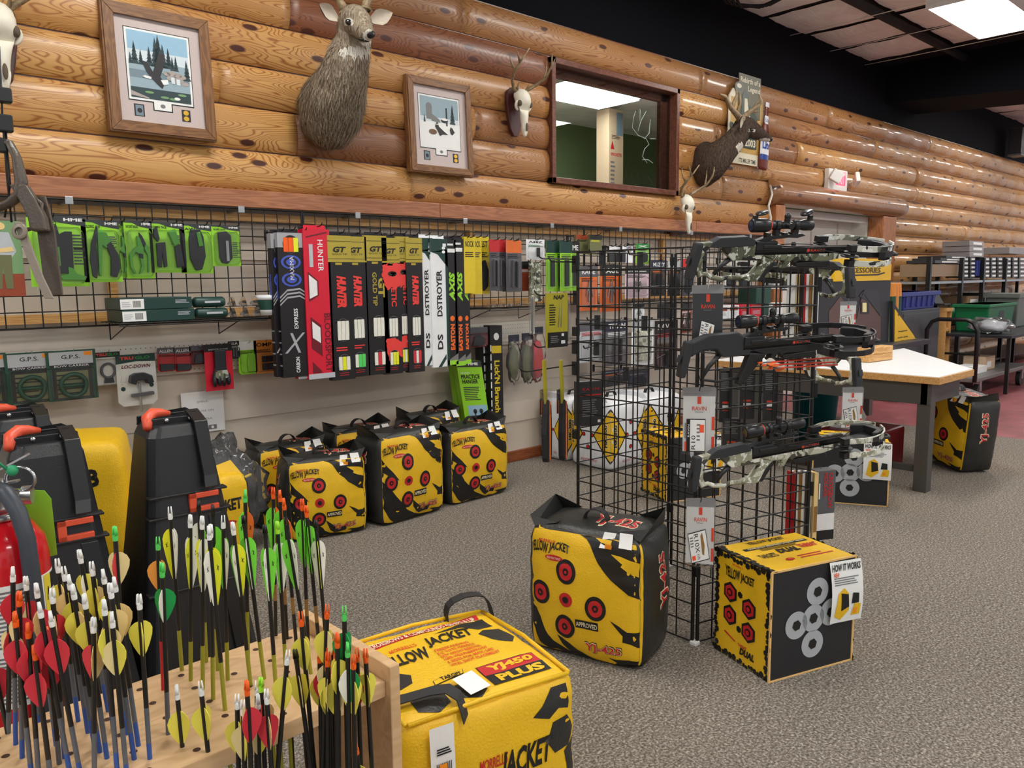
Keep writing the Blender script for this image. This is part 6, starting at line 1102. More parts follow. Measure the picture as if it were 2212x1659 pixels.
b = MB(MM('beer_brown')); fl = lambda pr: [(x * .0 + x, z) for x, z in pr]; R0 = .082; pr = [(0, 0), (R0 * .8, 0), (R0, .03 * h), (R0, .5 * h), (R0 * .75, .6 * h), (R0 * .5, .72 * h), (R0 * .42, .9 * h), (R0 * .45, h), (0, h)]; b.lathe(pr, n=20); o = b.build('bottle', r); o.scale = (1, .35, 1)
P = Print(lambda u, v, t=0: Vector((R0 * sin(u / R0), -.35 * R0 * cos(u / R0) - t, v)), MM('beer_white', 'beer_blue', 'ink_red'), .015, .001); P.rect(-R0 * 1.4, .2 * h, R0 * 1.4, .47 * h, 0, 1); P.rect(-R0 * 1.4, .14 * h, R0 * 1.4, .22 * h, 1, 2); P.text('Lite', -.9 * R0, .3 * h, .9 * R0, .42 * h, 1, 3, bold=.04); P.build('label_print', r); P = Print(lambda u, v, t=0: Vector((.48 * R0 * sin(u / R0 / .5), -.35 * R0 * .5 * cos(u / R0 / .5) - t - .002, v)), MM('beer_white', 'beer_blue'), .01, .001); P.rect(-.6 * R0, .68 * h, .6 * R0, .8 * h, 0, 1); P.text('Lite', -.4 * R0, .71 * h, .4 * R0, .77 * h, 1, 2); P.rect(-.6 * R0, .93 * h, .6 * R0, 1.0 * h, 0, 1); P.build('neck_print', r)
# ---- exit sign
mat('exit_red', (255, 60, 90), .4, emit=1.4); mat('plastic_white', (232, 230, 224), .4)
a = wp(1790, 411, y=LF - .05); c = wp(1832, 364, y=LF - .05); w = c.x - a.x; h = c.z - a.z - .03; r = thing('exit_sign', 'lit EXIT sign with two emergency lamp heads over the doorway', 'exit sign', (a.x, LF - .05, a.z)); b = MB(MATS['plastic_white']); b.bb((0, 0, 0), (w, .06, h)); b.build('housing', r, bevel=.01)
b = MB(MATS['exit_red']); b.bb((.36 * w, -.004, .3 * h), (.86 * w, .0, .9 * h)); b.build('legend_panel', r); P = Print(aff((0, -.005, 0), (1, 0, 0), (0, 0, 1), (0, -1, 0)), MM('paper')); P.text('EXIT', .4 * w, .35 * h, .82 * w, .85 * h, 0, 1, bold=.03); P.build('lettering', r)
for s, x in ((-1, .1 * w), (1, 1.22 * w)):
    b = MB(MATS['plastic_white']); M_ = Matrix.Rotation(radians(40 * s), 3, 'Z') @ Matrix.Rotation(radians(30), 3, 'Y'); b.box((x, -.06, .62 * h), (.13, .05, .13), M_); b.cyl((x, .02, .5 * h), (x, -.04, .6 * h), .012); b.build('lamp_head', r, bevel=.008)
# ---- wall speaker far right
a = wp(2196, 305, y=LF - .1); b = MB(MATS['card_black']); b.box(a + Vector((.1, 0, 0)), (.34, .2, .42)); r = thing('wall_speaker', 'dark grey box speaker high at the far right wall end', 'speaker', (0, 0, 0)); b.build('cabinet', r, bevel=.01); b = MB(MATS['wax_grey']); b.bb((a.x - .075, a.y - .1, a.z - .24), (a.x + .25, a.y + .1, a.z - .212)); b.build('bracket', r)
# ---- compound bow hanging close by at the left
mat('bow_brown', (88, 78, 68), .35, bump=.5, bs=120); mat('bow_pale', (150, 138, 124), .35, bump=.4, bs=120)
BP = CP + CF * 2.35; bw = lambda px, py, dz=0: wpn(px, py, BP + CF * dz, CF)
r = thing('compound_bow', 'dark compound bow with split limbs hanging at the left edge', 'bow', (0, 0, 0))
side = CR
b = MB(MATS['bow_brown']); b.strap([bw(80, 425, .02), bw(100, 500, .02), bw(108, 560, .02), (bw(117, 638, .02))], .052, .008, CR + CU * .1); b.build('limb', r, bevel=.002); b = MB(MATS['bow_pale']); b.strap([bw(40, 480, -.03), bw(62, 540, -.03), bw(85, 600, -.03), bw(107, 645, -.03)], .026, .008, CR); b.build('limb', r, bevel=.002)
b = MB(MATS['bow_brown']); b.tube([bw(-60, 300), bw(-10, 300), bw(20, 308), bw(36, 340), bw(46, 390), bw(44, 420), bw(20, 440), bw(-20, 455), bw(-60, 470)], [.012, .012, .013, .015, .02, .02, .016, .014, .014], 8, flat=.6); b.build('riser', r)
b = MB(MATS['bow_brown']); b.strap([bw(42, 400), bw(62, 430), bw(82, 470), bw(88, 500)], .05, .03, CR); b.build('limb_pocket', r, bevel=.006)
b = MB(MATS['bow_pale']); b.lathe([(.012, -.004), (.022, -.004), (.024, 0), (.022, .004), (.012, .004)], bw(42, 500, -.04), CF, 20); b.build('cam', r); b = MB(MATS['bow_brown']); b.tube([bw(52, 498, -.02), bw(75, 492, 0), bw(88, 470, 0), bw(90, 440, 0), bw(70, 425, 0)], .006, 8); b.build('cam_arm', r)
b = MB(MATS['string']); b.tube([bw(25, 480), bw(15, 380), bw(5, 250), bw(-2, 100)], .003, 6); b.build('string', r); b = MB(MATS['string']); b.tube([bw(10, 470, .01), bw(22, 400, .01), bw(12, 280, .01)], .003, 6); b.build('cable', r)
for p0, p1 in (((-15, 190), (22, 222)), ((-15, 248), (24, 285)), ((-5, 300), (14, 330))): b = MB(MATS['bow_black']); b.box((bw(*p0) + bw(*p1)) / 2, ((bw(p1[0], p0[1]) - bw(*p0)).length, .03, (bw(p0[0], p1[1]) - bw(*p0)).length)); b.build('sight_block', r, bevel=.005)
b = MB(MATS['string']); t_ = bw(-2, 100); b.tube([t_, t_ + Vector((0, 0, 1.0)), Vector((t_.x, t_.y, 3.99))], .002, 6); b.build('hanging_cord', r)
# ---- office things seen through the window
mat('carton_print', (206, 180, 150), .7)
a = wp(1330, 405, y=6.4); r = thing('tall_carton', 'tall printed carton standing inside the office behind the window', 'box', (a.x, 6.4, 1.0)); hh = wp(1338, 238, y=6.4).z - 1.0; b = MB(MATS['carton_print']); b.bb((-.13, 0, 0), (.14, .2, hh)); b.build('carton', r, bevel=.004); P = Print(aff((-.13, 0, 0), (1, 0, 0), (0, 0, 1), (0, -1, 0)), MM('ink_red', 'ink', 'art_water', 'grey_ink')); z0 = hh - .75; P.text('WINCHESTER', .03, z0 + .2, .24, z0 + .24, 0, 2, bold=.03); P.poly([(.03, z0 + .28), (.1, z0 + .28), (.06, z0 + .38)], 0, 2); P.rect(.14, z0 + .45, .26, z0 + .72, 2, 1); P.lines(.05, z0 + .4, .22, z0 + .45, 3, 1); P.lines(.03, z0 - .15, .12, z0 + .15, 6, 3); P.build('carton_print', r)
b = MB(MATS['art_leaf']); a = wp(1216, 298, y=7.58); b.box(a, (.1, .02, .16)); 
# reflection of an antlered skull mount, drawn as pale lines on the pane
b = MB(MATS['gps_grey'] if 'gps_grey' in MATS else mat('reflection_pale', (176, 190, 180), .5)); g = lambda px, py: wp(px, py, y=W + .012)
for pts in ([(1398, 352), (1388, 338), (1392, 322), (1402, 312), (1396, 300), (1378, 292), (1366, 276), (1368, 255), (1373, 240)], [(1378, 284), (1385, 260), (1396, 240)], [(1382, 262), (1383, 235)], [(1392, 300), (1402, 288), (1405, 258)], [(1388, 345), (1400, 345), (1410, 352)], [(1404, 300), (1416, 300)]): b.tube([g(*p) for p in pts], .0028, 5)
o = b.build('antler_reflection', win)
# ================================================================ wall grids
for k, (x0, x1) in enumerate(((-.145, 2.2985), (2.309, 4.747), (4.758, 7.654))):
    b = MB(MATS['wire']); gridmesh(b, x1 - x0, .6096, 0, org=(0, 0, 0), u=(1, 0, 0), r=.0031, rim=.006); b.cyl((0, 0, .6096), (x1 - x0, 0, .6096), .006, n=6); b.cyl((0, 0, 0), (x1 - x0, 0, 0), .005, n=6)
    r = thing('wall_grid', ('black wire wall grid at the left behind the green saw cards', 'black wire wall grid behind the arrow boxes', 'black wire wall grid behind the display tower')[k], 'wall grid', (x0, GY, 1.2206), 0, 'wire grids on the wall'); b.build('wire_mesh', r)
    for s in (.15, .5, .85): b = MB(MATS['zinc']); xx = (x1 - x0) * s; b.bb((xx - .012, .0, .59), (xx + .012, .17, .606)); b.bb((xx - .018, -.012, .585), (xx + .018, .004, .622)); b.build('clamp', r, bevel=.002)
# ================================================================ carded goods
for nm, c in (('hme_green', (150, 216, 44)), ('hme_dark', (52, 56, 58)), ('tool_green', (96, 176, 62)), ('grip', (38, 40, 48)), ('gt_gold', (176, 158, 56)), ('gt_black', (26, 22, 26)), ('bs_red', (214, 24, 52)), ('bs_dark', (110, 20, 34)), ('kin_red', (234, 64, 58)), ('ds_white', (238, 240, 242)), ('ds_green', (24, 60, 54)), ('ea_lime', (150, 214, 50)), ('ea_org', (240, 110, 40)), ('ce_silver', (170, 172, 176)), ('ce_blue', (70, 90, 190)), ('gps_green', (36, 78, 60)), ('gps_grey', (188, 192, 198)), ('tg_white', (224, 222, 216)), ('tg_red', (230, 70, 50)), ('tg_green', (40, 140, 60)), ('pk_yellow', (222, 196, 40)), ('pk_grey', (92, 90, 96)), ('pk_orange', (226, 110, 44)), ('pk_rust', (150, 64, 34)), ('omp', (232, 150, 66)), ('peg', (226, 220, 208)), ('pk_olive', (110, 112, 74)), ('pk_navy', (40, 42, 60)), ('pk_pink', (214, 190, 200)), ('tub_green', (26, 70, 58))): mat(nm, c, .4)
CY = 4.10
def pz(P, w, h, r, fn, poly, m_, name, t0=.001, t1=.014, bevel=.002):
    b = MB(MATS[m_]); b.prism([(u * w, v * h) for u, v in poly], fn, t0, t1); return b.build(name, r, bevel=bevel)
def blister(r, fn, w, h, u0, v0, u1, v1, d=.018):
    b = MB(MATS['clear']); e = .1; b.prism([((u0 + (u1 - u0) * a) * w, (v0 + (v1 - v0) * c) * h) for a, c in ((e, 0), (1 - e, 0), (1, e), (1, 1 - e), (1 - e, 1), (e, 1), (0, 1 - e), (0, e))], fn, .0015, d); b.build('blister', r, bevel=.003)
def hk_for(px, py, y, what, L=None): # a hook from the grid to the card
    q = wp(px, py, y=y); hook((q.x, GY - .004, q.z - .008), (0, -1, 0), (L or (GY - y + .05)), 'hook holding ' + what, 'hooks on the wall grid', .018)
SAW = [(.2, .1), (.3, .06), (.36, .3), (.34, .6), (.45, .85), (.38, .9), (.22, .62), (.16, .35)]; GRIP = [(.66, .1), (.82, .08), (.92, .22), (.9, .45), (.72, .66), (.6, .6), (.7, .4), (.68, .22)]; HEAD = [(.4, .86), (.62, .8), (.76, .62), (.6, .55), (.5, .6), (.42, .1), (.36, .12), (.38, .55)]
def hme(title, kind):
    def d(P, w, h, r, fn):
        P.poly([(0, h), (w, h), (w, .86 * h), (.55 * w, .9 * h), (.3 * w, .96 * h), (0, .965 * h)], 1, 1); P.text('HME', .62 * w, .925 * h, .95 * w, .97 * h, 3, 2, bold=.04); P.text(title, .08 * w, .87 * h, .5 * w, .92 * h, 2, 2, bold=.02)
        if kind in ('saw', 'combo2'): P.lines(.6 * w, .55 * h, .92 * w, .75 * h, 6, 1)
        if kind == 'combo': P.lines(.75 * w, .3 * h, .95 * w, .75 * h, 10, 1); P.rect(.76 * w, .52 * h, .95 * w, .56 * h, 2, 2)
        if kind == 'saw': pz(P, w, h, r, fn, SAW, 'grip', 'blade'); pz(P, w, h, r, fn, HEAD, 'tool_green', 'tool_head', .002, .018); pz(P, w, h, r, fn, GRIP, 'grip', 'tool_grip', .002, .02)
        if kind == 'shears': pz(P, w, h, r, fn, [(.5, .8), (.6, .74), (.74, .58), (.66, .55), (.52, .62)], 'grip', 'blade'); pz(P, w, h, r, fn, [(.4, .74), (.5, .7), (.62, .52), (.58, .4), (.6, .2), (.5, .1), (.4, .08), (.44, .12), (.5, .22), (.46, .42), (.32, .46), (.2, .36), (.2, .2), (.3, .1), (.24, .08), (.12, .2), (.12, .4), (.28, .52), (.4, .56)], 'tool_green', 'tool_handle', .002, .02); pz(P, w, h, r, fn, [(.7, .6), (.84, .55), (.86, .4), (.78, .12), (.72, .1), (.76, .4), (.64, .52)], 'tool_green', 'tool_handle', .002, .016); pz(P, w, h, r, fn, [(.44, .44), (.58, .42), (.56, .34), (.46, .36)], 'grip', 'ratchet', .004, .022)
        if kind == 'combo': pz(P, w, h, r, fn, [(.28, .86), (.36, .72), (.42, .82), (.48, .88), (.52, .74), (.62, .78), (.74, .78), (.72, .2), (.46, .18), (.4, .5), (.24, .55)], 'grip', 'sheath'); pz(P, w, h, r, fn, [(.42, .56), (.5, .56), (.5, .3), (.44, .26), (.4, .3)], 'tool_green', 'tool_handle', .002, .02); pz(P, w, h, r, fn, [(.5, .1), (.9, .09), (.93, .14), (.76, .18), (.7, .26), (.62, .28), (.62, .18), (.48, .16)], 'tool_green', 'tool_handle', .002, .022)
        if kind == 'combo2': pz(P, w, h, r, fn, [(.1, .85), (.2, .9), (.26, .66), (.2, .6), (.1, .7)], 'grip', 'blade'); pz(P, w, h, r, fn, [(.16, .58), (.4, .6), (.42, .12), (.34, .1), (.3, .4), (.26, .1), (.16, .12)], 'grip', 'tool_handle', .002, .018); pz(P, w, h, r, fn, [(.5, .8), (.7, .86), (.8, .6), (.66, .52)], 'tool_green', 'tool_head', .002, .02); pz(P, w, h, r, fn, [(.66, .52), (.82, .56), (.9, .12), (.7, .1)], 'grip', 'tool_grip', .002, .02)
        if kind == 'pouch': pz(P, w, h, r, fn, [(.32, .88), (.62, .9), (.72, .75), (.76, .35), (.62, .08), (.42, .06), (.26, .3), (.26, .7)], 'grip', 'pouch', .001, .014, .004); pz(P, w, h, r, fn, [(.48, .82), (.6, .84), (.68, .56), (.54, .54)], 'tool_green', 'tool_head', .014, .022); pz(P, w, h, r, fn, [(.06, .8), (.14, .8), (.14, .2), (.08, .2)], 'grip', 'blade')
        if kind == 'rope': pz(P, w, h, r, fn, [(.2, .82), (.5, .86), (.66, .75), (.68, .2), (.5, .06), (.3, .08), (.22, .2)], 'grip', 'pouch', .001, .014, .004); pz(P, w, h, r, fn, [(.44, .62), (.54, .62), (.54, .12), (.44, .12)], 'gps_grey', 'strap', .015, .02); P.lines(.72 * w, .2 * h, .95 * w, .6 * h, 9, 1)
        blister(r, fn, w, h, .08, .04, .94, .84, .024)
    return d
G_ = 'green carded saws and shears on the wall grid'; HM = ['hme_green', 'hme_dark', 'ink', 'white_ink']
for (x0, y0, x1, y1, lab, title, kind, hx) in ((69, 468, 183, 620, 'large lime green saw combo card at left of the grid', 'BS COMBO', 'combo', 110), (184, 477, 256, 610, 'lime green folding saw card', 'FOLDING SAW', 'saw', 235), (252, 477, 280, 600, 'lime green ratchet shears card tucked behind its twin', 'RATCHET', 'shears', 262), (275, 478, 327, 602, 'lime green ratchet shears card in front', 'RATCHET SHEARS', 'shears', 305), (328, 481, 397, 589, 'lime green two tool combo pack card', 'COMBO PACK', 'combo2', 375), (393, 485, 455, 591, 'lime green card with saw in black oval pouch', 'SAW', 'pouch', 440), (456, 488, 508, 575, 'lime green rope saw card, rear one of the pair', 'ROPE SAW', 'rope', 468), (461, 488, 516, 575, 'lime green rope saw card, front one at the right end', 'ROPE SAW', 'rope', 508)):
    yy = CY + (.02 if 'behind' in lab or 'rear' in lab else 0); hang_card(x0, y0, x1, y1, (0, yy, 0), 'carded_tool', lab, 'tool package', HM, hme(title, kind), .003, G_); hk_for(hx, y0 - 2, yy, 'the ' + lab)
def d_photo(P, w, h, r, fn): P.rect(0, .3 * h, w, h, 2, 1); P.rect(0, 0, w, .3 * h, 3, 1); P.poly([(.2 * w, .55 * h), (.3 * w, .85 * h), (.7 * w, .85 * h), (.85 * w, .6 * h), (.7 * w, .5 * h)], 1, 2); P.poly([(.25 * w, .1 * h), (.25 * w, .55 * h), (.72 * w, .55 * h), (.7 * w, .1 * h), (.52 * w, .1 * h), (.48 * w, .4 * h), (.42 * w, .1 * h)], 4, 3); P.disc(.5 * w, .93 * h, .12 * w, 5, 3, 12, .05 * h); P.poly([(.25 * w, .62 * h), (.75 * w, .66 * h), (.8 * w, .6 * h), (.3 * w, .57 * h)], 5, 4)
hang_card(-30, 478, 42, 641, (0, CY + .03, 0), 'photo_card', 'printed photo card of a person in camouflage trousers at the left edge', 'card', ['paper', 'gps_grey', 'art_leaf', 'pk_rust', 'pk_olive', 'v_tan'], d_photo, .003)
# ---- arrow boxes
AR = 'arrow boxes hung in a row on the wall grid'
def abox(x0, y0, x1, y1, label, base, draw, y=CY - .03, d=.042, top=True):
    o = wp(x0, y1, y=y); q = wp(x1, y0, y=y); w = q.x - o.x; h = wp((x0 + x1) / 2, y0, y=y).z - wp((x0 + x1) / 2, y1, y=y).z; r = thing('arrow_box', label, 'arrow box', (o.x, y, wp((x0 + x1) / 2, y1, y=y).z), 0, AR)
    b = MB(MATS[base]); b.bb((0, 0, 0), (w, d, h)); b.build('carton', r, bevel=.0015); b = MB(MATS[base]); b.bb((.1 * w, d * .5, h), (.9 * w, d * .5 + .002, h + .022)); b.build('hang_tab', r); draw(r, w, h, d); q = wp((x0 + x1) / 2, y0 - 6, y=y); hook((q.x, GY - .004, q.z), (0, -1, 0), GY - y + .03, 'hook holding the ' + label, 'hooks on the wall grid', .018); return r
def pf(r, w, h, ms): return Print(aff((0, 0, 0), (1, 0, 0), (0, 0, 1), (0, -1, 0)), MM(*ms), 0, .0007)
def pl(r, w, h, d, ms): return Print(aff((0, d, 0), (0, -1, 0), (0, 0, 1), (-1, 0, 0)), MM(*ms), 0, .0007)
def oval(P, u0, v0, u1, v1, m_, lay, n=16):
    rr = (u1 - u0) / 2; P.poly([(u0 + rr + rr * cos(a), v0 + rr + rr * sin(a)) for a in [pi + pi * k / n for k in range(n + 1)]] + [(u0 + rr + rr * cos(a), v1 - rr + rr * sin(a)) for a in [pi * k / n for k in range(n + 1)]], m_, lay)
def window_arrows(P, u0, v0, u1, v1, cols, lay=2):
    oval(P, u0, v0, u1, v1, 4, lay); oval(P, u0 + .002, v0 + .002, u1 - .002, v1 - .002, 5, lay + 1); n = len(cols)
    for k, c in enumerate(cols): s = (u1 - u0 - .008) / n; P.rect(u0 + .004 + s * k + .001, v0 + .008, u0 + .004 + s * (k + 1) - .001, v1 - .014, c, lay + 2)
def d_ce(r, w, h, d):
    P = pf(r, w, h, ['ink', 'ce_silver', 'ce_blue', 'white_ink', 'grey_ink', 'gt_black', 'n_orange', 'v_lemon']); P.rect(0, .9 * h, w, h, 1, 1); window_arrows(P, .2 * w, .86 * h, .85 * w, .985 * h, [6, 6, 7], 2)
    for cv in (.8, .68):
        for k, rr in enumerate((.4, .3, .2)): P.disc(.5 * w, cv * h, rr * w, 2 if k != 1 else 0, 3 + k, 16, rr * .12 * h)
    P.text('MAXIMA', .44 * w, .68 * h, .6 * w, .84 * h, 3, 7, 1)
    for k in range(3): P.poly([(0, (.5 + .025 * k) * h), (.3 * w, (.55 + .025 * k) * h), (.8 * w, (.56 + .025 * k) * h), (w, (.54 + .025 * k) * h), (w, (.548 + .025 * k) * h), (.8 * w, (.572 + .025 * k) * h), (.3 * w, (.562 + .025 * k) * h), (0, (.512 + .025 * k) * h)], 1, 3)
    P.text('EXPRESS', .52 * w, .34 * h, .68 * w, .48 * h, 3, 3, 1, bold=.02); P.text('X', .2 * w, .17 * h, .85 * w, .31 * h, 1, 3, shear=.3); P.text('CARBON', .52 * w, .03 * h, .68 * w, .14 * h, 3, 3, 1, bold=.02); P.build('carton_print', r); P = pl(r, w, h, d, ['ce_silver', 'ce_blue']); P.rect(0, .9 * h, d, h, 0, 1); P.rect(.3 * d, .55 * h, .7 * d, .72 * h, 1, 1); [P.rect(.1 * d, (.08 + .08 * k) * h, .9 * d, (.09 + .08 * k) * h, 0, 1) for k in range(4)]; P.build('side_print', r)
def d_bs(word):
    def d_(r, w, h, d):
        P = pf(r, w, h, ['ink', 'bs_dark', 'gps_grey', 'white_ink', 'white_ink', 'bs_dark']); P.poly([(.12 * w, .72 * h), (.5 * w, .66 * h), (.5 * w, .56 * h), (.12 * w, .52 * h)], 5, 2); P.poly([(.15 * w, .70 * h), (.45 * w, .655 * h), (.45 * w, .565 * h), (.15 * w, .54 * h)], 3, 3); P.poly([(.15 * w, .42 * h), (.55 * w, .36 * h), (.55 * w, .15 * h), (.15 * w, .21 * h)], 5, 2); P.poly([(.2 * w, .39 * h), (.5 * w, .345 * h), (.5 * w, .24 * h), (.2 * w, .28 * h)], 3, 3); P.rect(.2 * w, .75 * h, .34 * w, .9 * h, 2, 2); P.poly([(.15 * w, .12 * h), (.5 * w, .05 * h), (.5 * w, .04 * h), (.15 * w, .04 * h)], 5, 2)
        P.text(word, .52 * w, .72 * h, .72 * w, .93 * h, 3, 2, -1, bold=.01); P.text('BLOODSPORT', .66 * w, .04 * h, .9 * w, .44 * h, 1, 2, -1, bold=.02); P.rect(0, 0, w, .035 * h, 2, 1); P.poly([(.1 * w, .95 * h), (.9 * w, .985 * h), (.9 * w, .975 * h), (.1 * w, .94 * h)], 1, 1); P.build('carton_print', r); P = pl(r, w, h, d, ['white_ink', 'bs_dark', 'gps_grey']); P.text('BLOODSPORT', .3 * d, .04 * h, .75 * d, .44 * h, 1, 1, -1); P.text(word, .35 * d, .6 * h, .65 * d, .9 * h, 0, 1, -1); P.build('side_print', r)
    return d_
def d_gt(word, c1, c2):
    def d_(r, w, h, d):
        P = pf(r, w, h, ['ink', 'gt_gold', 'kin_red', 'white_ink', 'grey_ink', 'gt_black', 'v_white', 'v_red', 'v_lemon', 'n_green']); P.rect(0, .82 * h, w, h, 1, 1); P.text('GT', .22 * w, .885 * h, .75 * w, .925 * h, 0, 2, bold=.05, shear=.3); P.text('GOLD TIP', .18 * w, .868 * h, .82 * w, .88 * h, 0, 2); P.rect(0, .96 * h, w, .963 * h, 0, 2); P.rect(0, .84 * h, w, .843 * h, 0, 2); P.rect(.3 * w, .8 * h, .58 * w, .815 * h, 1, 2)
        if word == 'HUNTER': P.text('HUNTER', .32 * w, .5 * h, .72 * w, .72 * h, 2, 2, -1, bold=.07, shear=.15)
        elif word == 'KINETIC':
            P.poly(jag([(0, .8 * h), (.3 * w, .82 * h), (w, .81 * h), (w, .66 * h), (.7 * w, .62 * h), (.5 * w, .65 * h), (.25 * w, .62 * h), (0, .68 * h)], .006, .012), 2, 2); P.poly(jag([(.1 * w, .26 * h), (.6 * w, .27 * h), (w, .23 * h), (w, .12 * h), (.5 * w, .18 * h), (.2 * w, .1 * h)], .006, .012), 2, 2); P.text('KINETIC', .45 * w, .5 * h, .75 * w, .75 * h, 2, 3, -1, bold=.03); P.disc(.55 * w, .74 * h, .25 * w, 0, 3, 12, .02 * h)
        else: P.text('GOLD TIP', .3 * w, .5 * h, .5 * w, .74 * h, 1, 2, -1, bold=.02); P.text('GT', .55 * w, .56 * h, .85 * w, .7 * h, 1, 2, -1, bold=.05)
        window_arrows(P, .25 * w, .27 * h, .8 * w, .43 * h, [6, 6, 6], 4); window_arrows(P, .25 * w, .06 * h, .8 * w, .18 * h, c1, 4); P.text('CARBON', .3 * w, .045 * h, .7 * w, .052 * h, 2, 3); P.text('ARROWS', .3 * w, .03 * h, .7 * w, .037 * h, 2, 3); P.lines(.2 * w, .2 * h, .8 * w, .235 * h, 2, 2, 2) if word == 'HUNTER' else None; P.build('carton_print', r)
        P = pl(r, w, h, d, ['gt_gold', 'kin_red', 'white_ink']); P.rect(0, .82 * h, d, h, 0, 1); P.text(c2, .3 * d, .3 * h if c2 != 'HUNTER' else .68 * h, .7 * d, .8 * h, 0 if c2 != 'HUNTER' else 1, 2, -1, bold=.02); P.poly([(.6 * d, .2 * h), (.9 * d, .24 * h), (.6 * d, .26 * h)], 2, 2); P.build('side_print', r)
    return d_
def d_ds(r, w, h, d):
    P = pf(r, w, h, ['ink', 'ds_green', 'gps_grey', 'tg_green', 'ds_white']); P.rect(0, .9 * h, w, h, 1, 1); P.poly([(0, .9 * h), (.4 * w, .88 * h), (w, .78 * h), (w, .92 * h)], 1, 1); P.rect(.85 * w, 0, w, .9 * h, 1, 1); P.text('DSTROYER', .3 * w, .4 * h, .62 * w, .76 * h, 0, 2, 1, bold=.03); P.text('DS', .3 * w, .14 * h, .62 * w, .26 * h, 0, 2, 1, bold=.03); P.disc(.75 * w, .9 * h, .1 * w, 4, 3, 12, .012 * h); P.disc(.75 * w, .93 * h, .1 * w, 4, 3, 12, .012 * h); P.poly([(.3 * w, .0), (.8 * w, .1 * h), (.8 * w, .06 * h), (.5 * w, 0)], 1, 2); P.rect(.7 * w, .94 * h, .9 * w, .965 * h, 4, 3); P.build('carton_print', r); P = pl(r, w, h, d, ['ink', 'ds_green']); P.rect(0, .88 * h, d, h, 1, 1); P.text('DESTROYER', .3 * d, .3 * h, .7 * d, .75 * h, 0, 1, 1, bold=.02); P.build('side_print', r)
def d_ea(r, w, h, d):
    P = pf(r, w, h, ['ink', 'ea_lime', 'ea_org', 'white_ink', 'grey_ink']); P.text('AXIS', .25 * w, .52 * h, .8 * w, .74 * h, 1, 2, 1, bold=.05, shear=.3); P.disc(.5 * w, .375 * h, .22 * w, 2, 2, 14, .022 * h); P.text('EASTON', .3 * w, .12 * h, .72 * w, .33 * h, 2, 2, 1, bold=.05); P.rect(.15 * w, .9 * h, .85 * w, .93 * h, 3, 2); P.rect(.15 * w, .955 * h, .7 * w, .97 * h, 3, 2); P.rect(0, 0, w, .035 * h, 1, 1); P.poly([(.0, .035 * h), (w, .035 * h), (w, .09 * h)], 4, 1); P.build('carton_print', r); P = pl(r, w, h, d, ['ea_lime', 'ea_org']); P.text('AXIS', .3 * d, .55 * h, .7 * d, .72 * h, 0, 1, 1); P.text('EASTON', .3 * d, .12 * h, .7 * d, .3 * h, 1, 1, 1); P.build('side_print', r)
BX = [(599, 505, 616, 814, 'black carbon arrow box behind at the left end', 'gt_black', d_ce, .03), (613, 503, 652, 815, 'black and silver carbon arrow box with blue rings', 'gt_black', d_ce, 0), (645, 505, 668, 818, 'red arrow box with grey lettering, left of the two', 'bs_red', d_bs('JUDGEMENT'), .012), (668, 495, 711, 818, 'bright red arrow box with white windows', 'bs_red', d_bs('HUNTER'), -.01), (719, 509, 757, 821, 'gold topped black arrow box with red lettering, first of the gold row', 'gt_black', d_gt('HUNTER', [6, 8, 6], 'HUNTER'), -.01), (756, 511, 790, 814, 'gold topped black arrow box with red lettering and green fletching', 'gt_black', d_gt('HUNTER', [6, 9, 9], 'HUNTER'), 0), (797, 509, 834, 809, 'gold topped black arrow box with gold lettering', 'gt_black', d_gt('GOLD', [6, 7, 6], 'TOUGH ARROWS'), 0), (833, 514, 862, 808, 'gold topped arrow box splashed with red, left one', 'gt_black', d_gt('KINETIC', [6, 8, 8], 'KINETIC'), 0), (862, 511, 883, 802, 'gold topped arrow box splashed with red, right one', 'gt_black', d_gt('KINETIC', [8, 6, 8], 'KINETIC'), .01), (884, 514, 911, 804, 'gold topped black arrow box at the right end of the gold row', 'gt_black', d_gt('HUNTER', [7, 6, 7], 'HUNTER'), 0), (913, 514, 934, 790, 'white and green arrow box, left of the pair', 'ds_white', d_ds, .012), (936, 516, 966, 793, 'white and green arrow box, right of the pair', 'ds_white', d_ds, 0), (968, 518, 985, 788, 'black arrow box with lime lettering, left of three', 'gt_black', d_ea, .0), (986, 516, 1001, 790, 'black arrow box with lime lettering, middle of three', 'gt_black', d_ea, 0), (1002, 520, 1013, 786, 'black arrow box with lime lettering, right of three', 'gt_black', d_ea, .01)]
for x0, y0, x1, y1, lab, base, dr_, dy in BX: abox(x0, y0, x1, y1, lab, base, dr_, CY - .03 + dy)
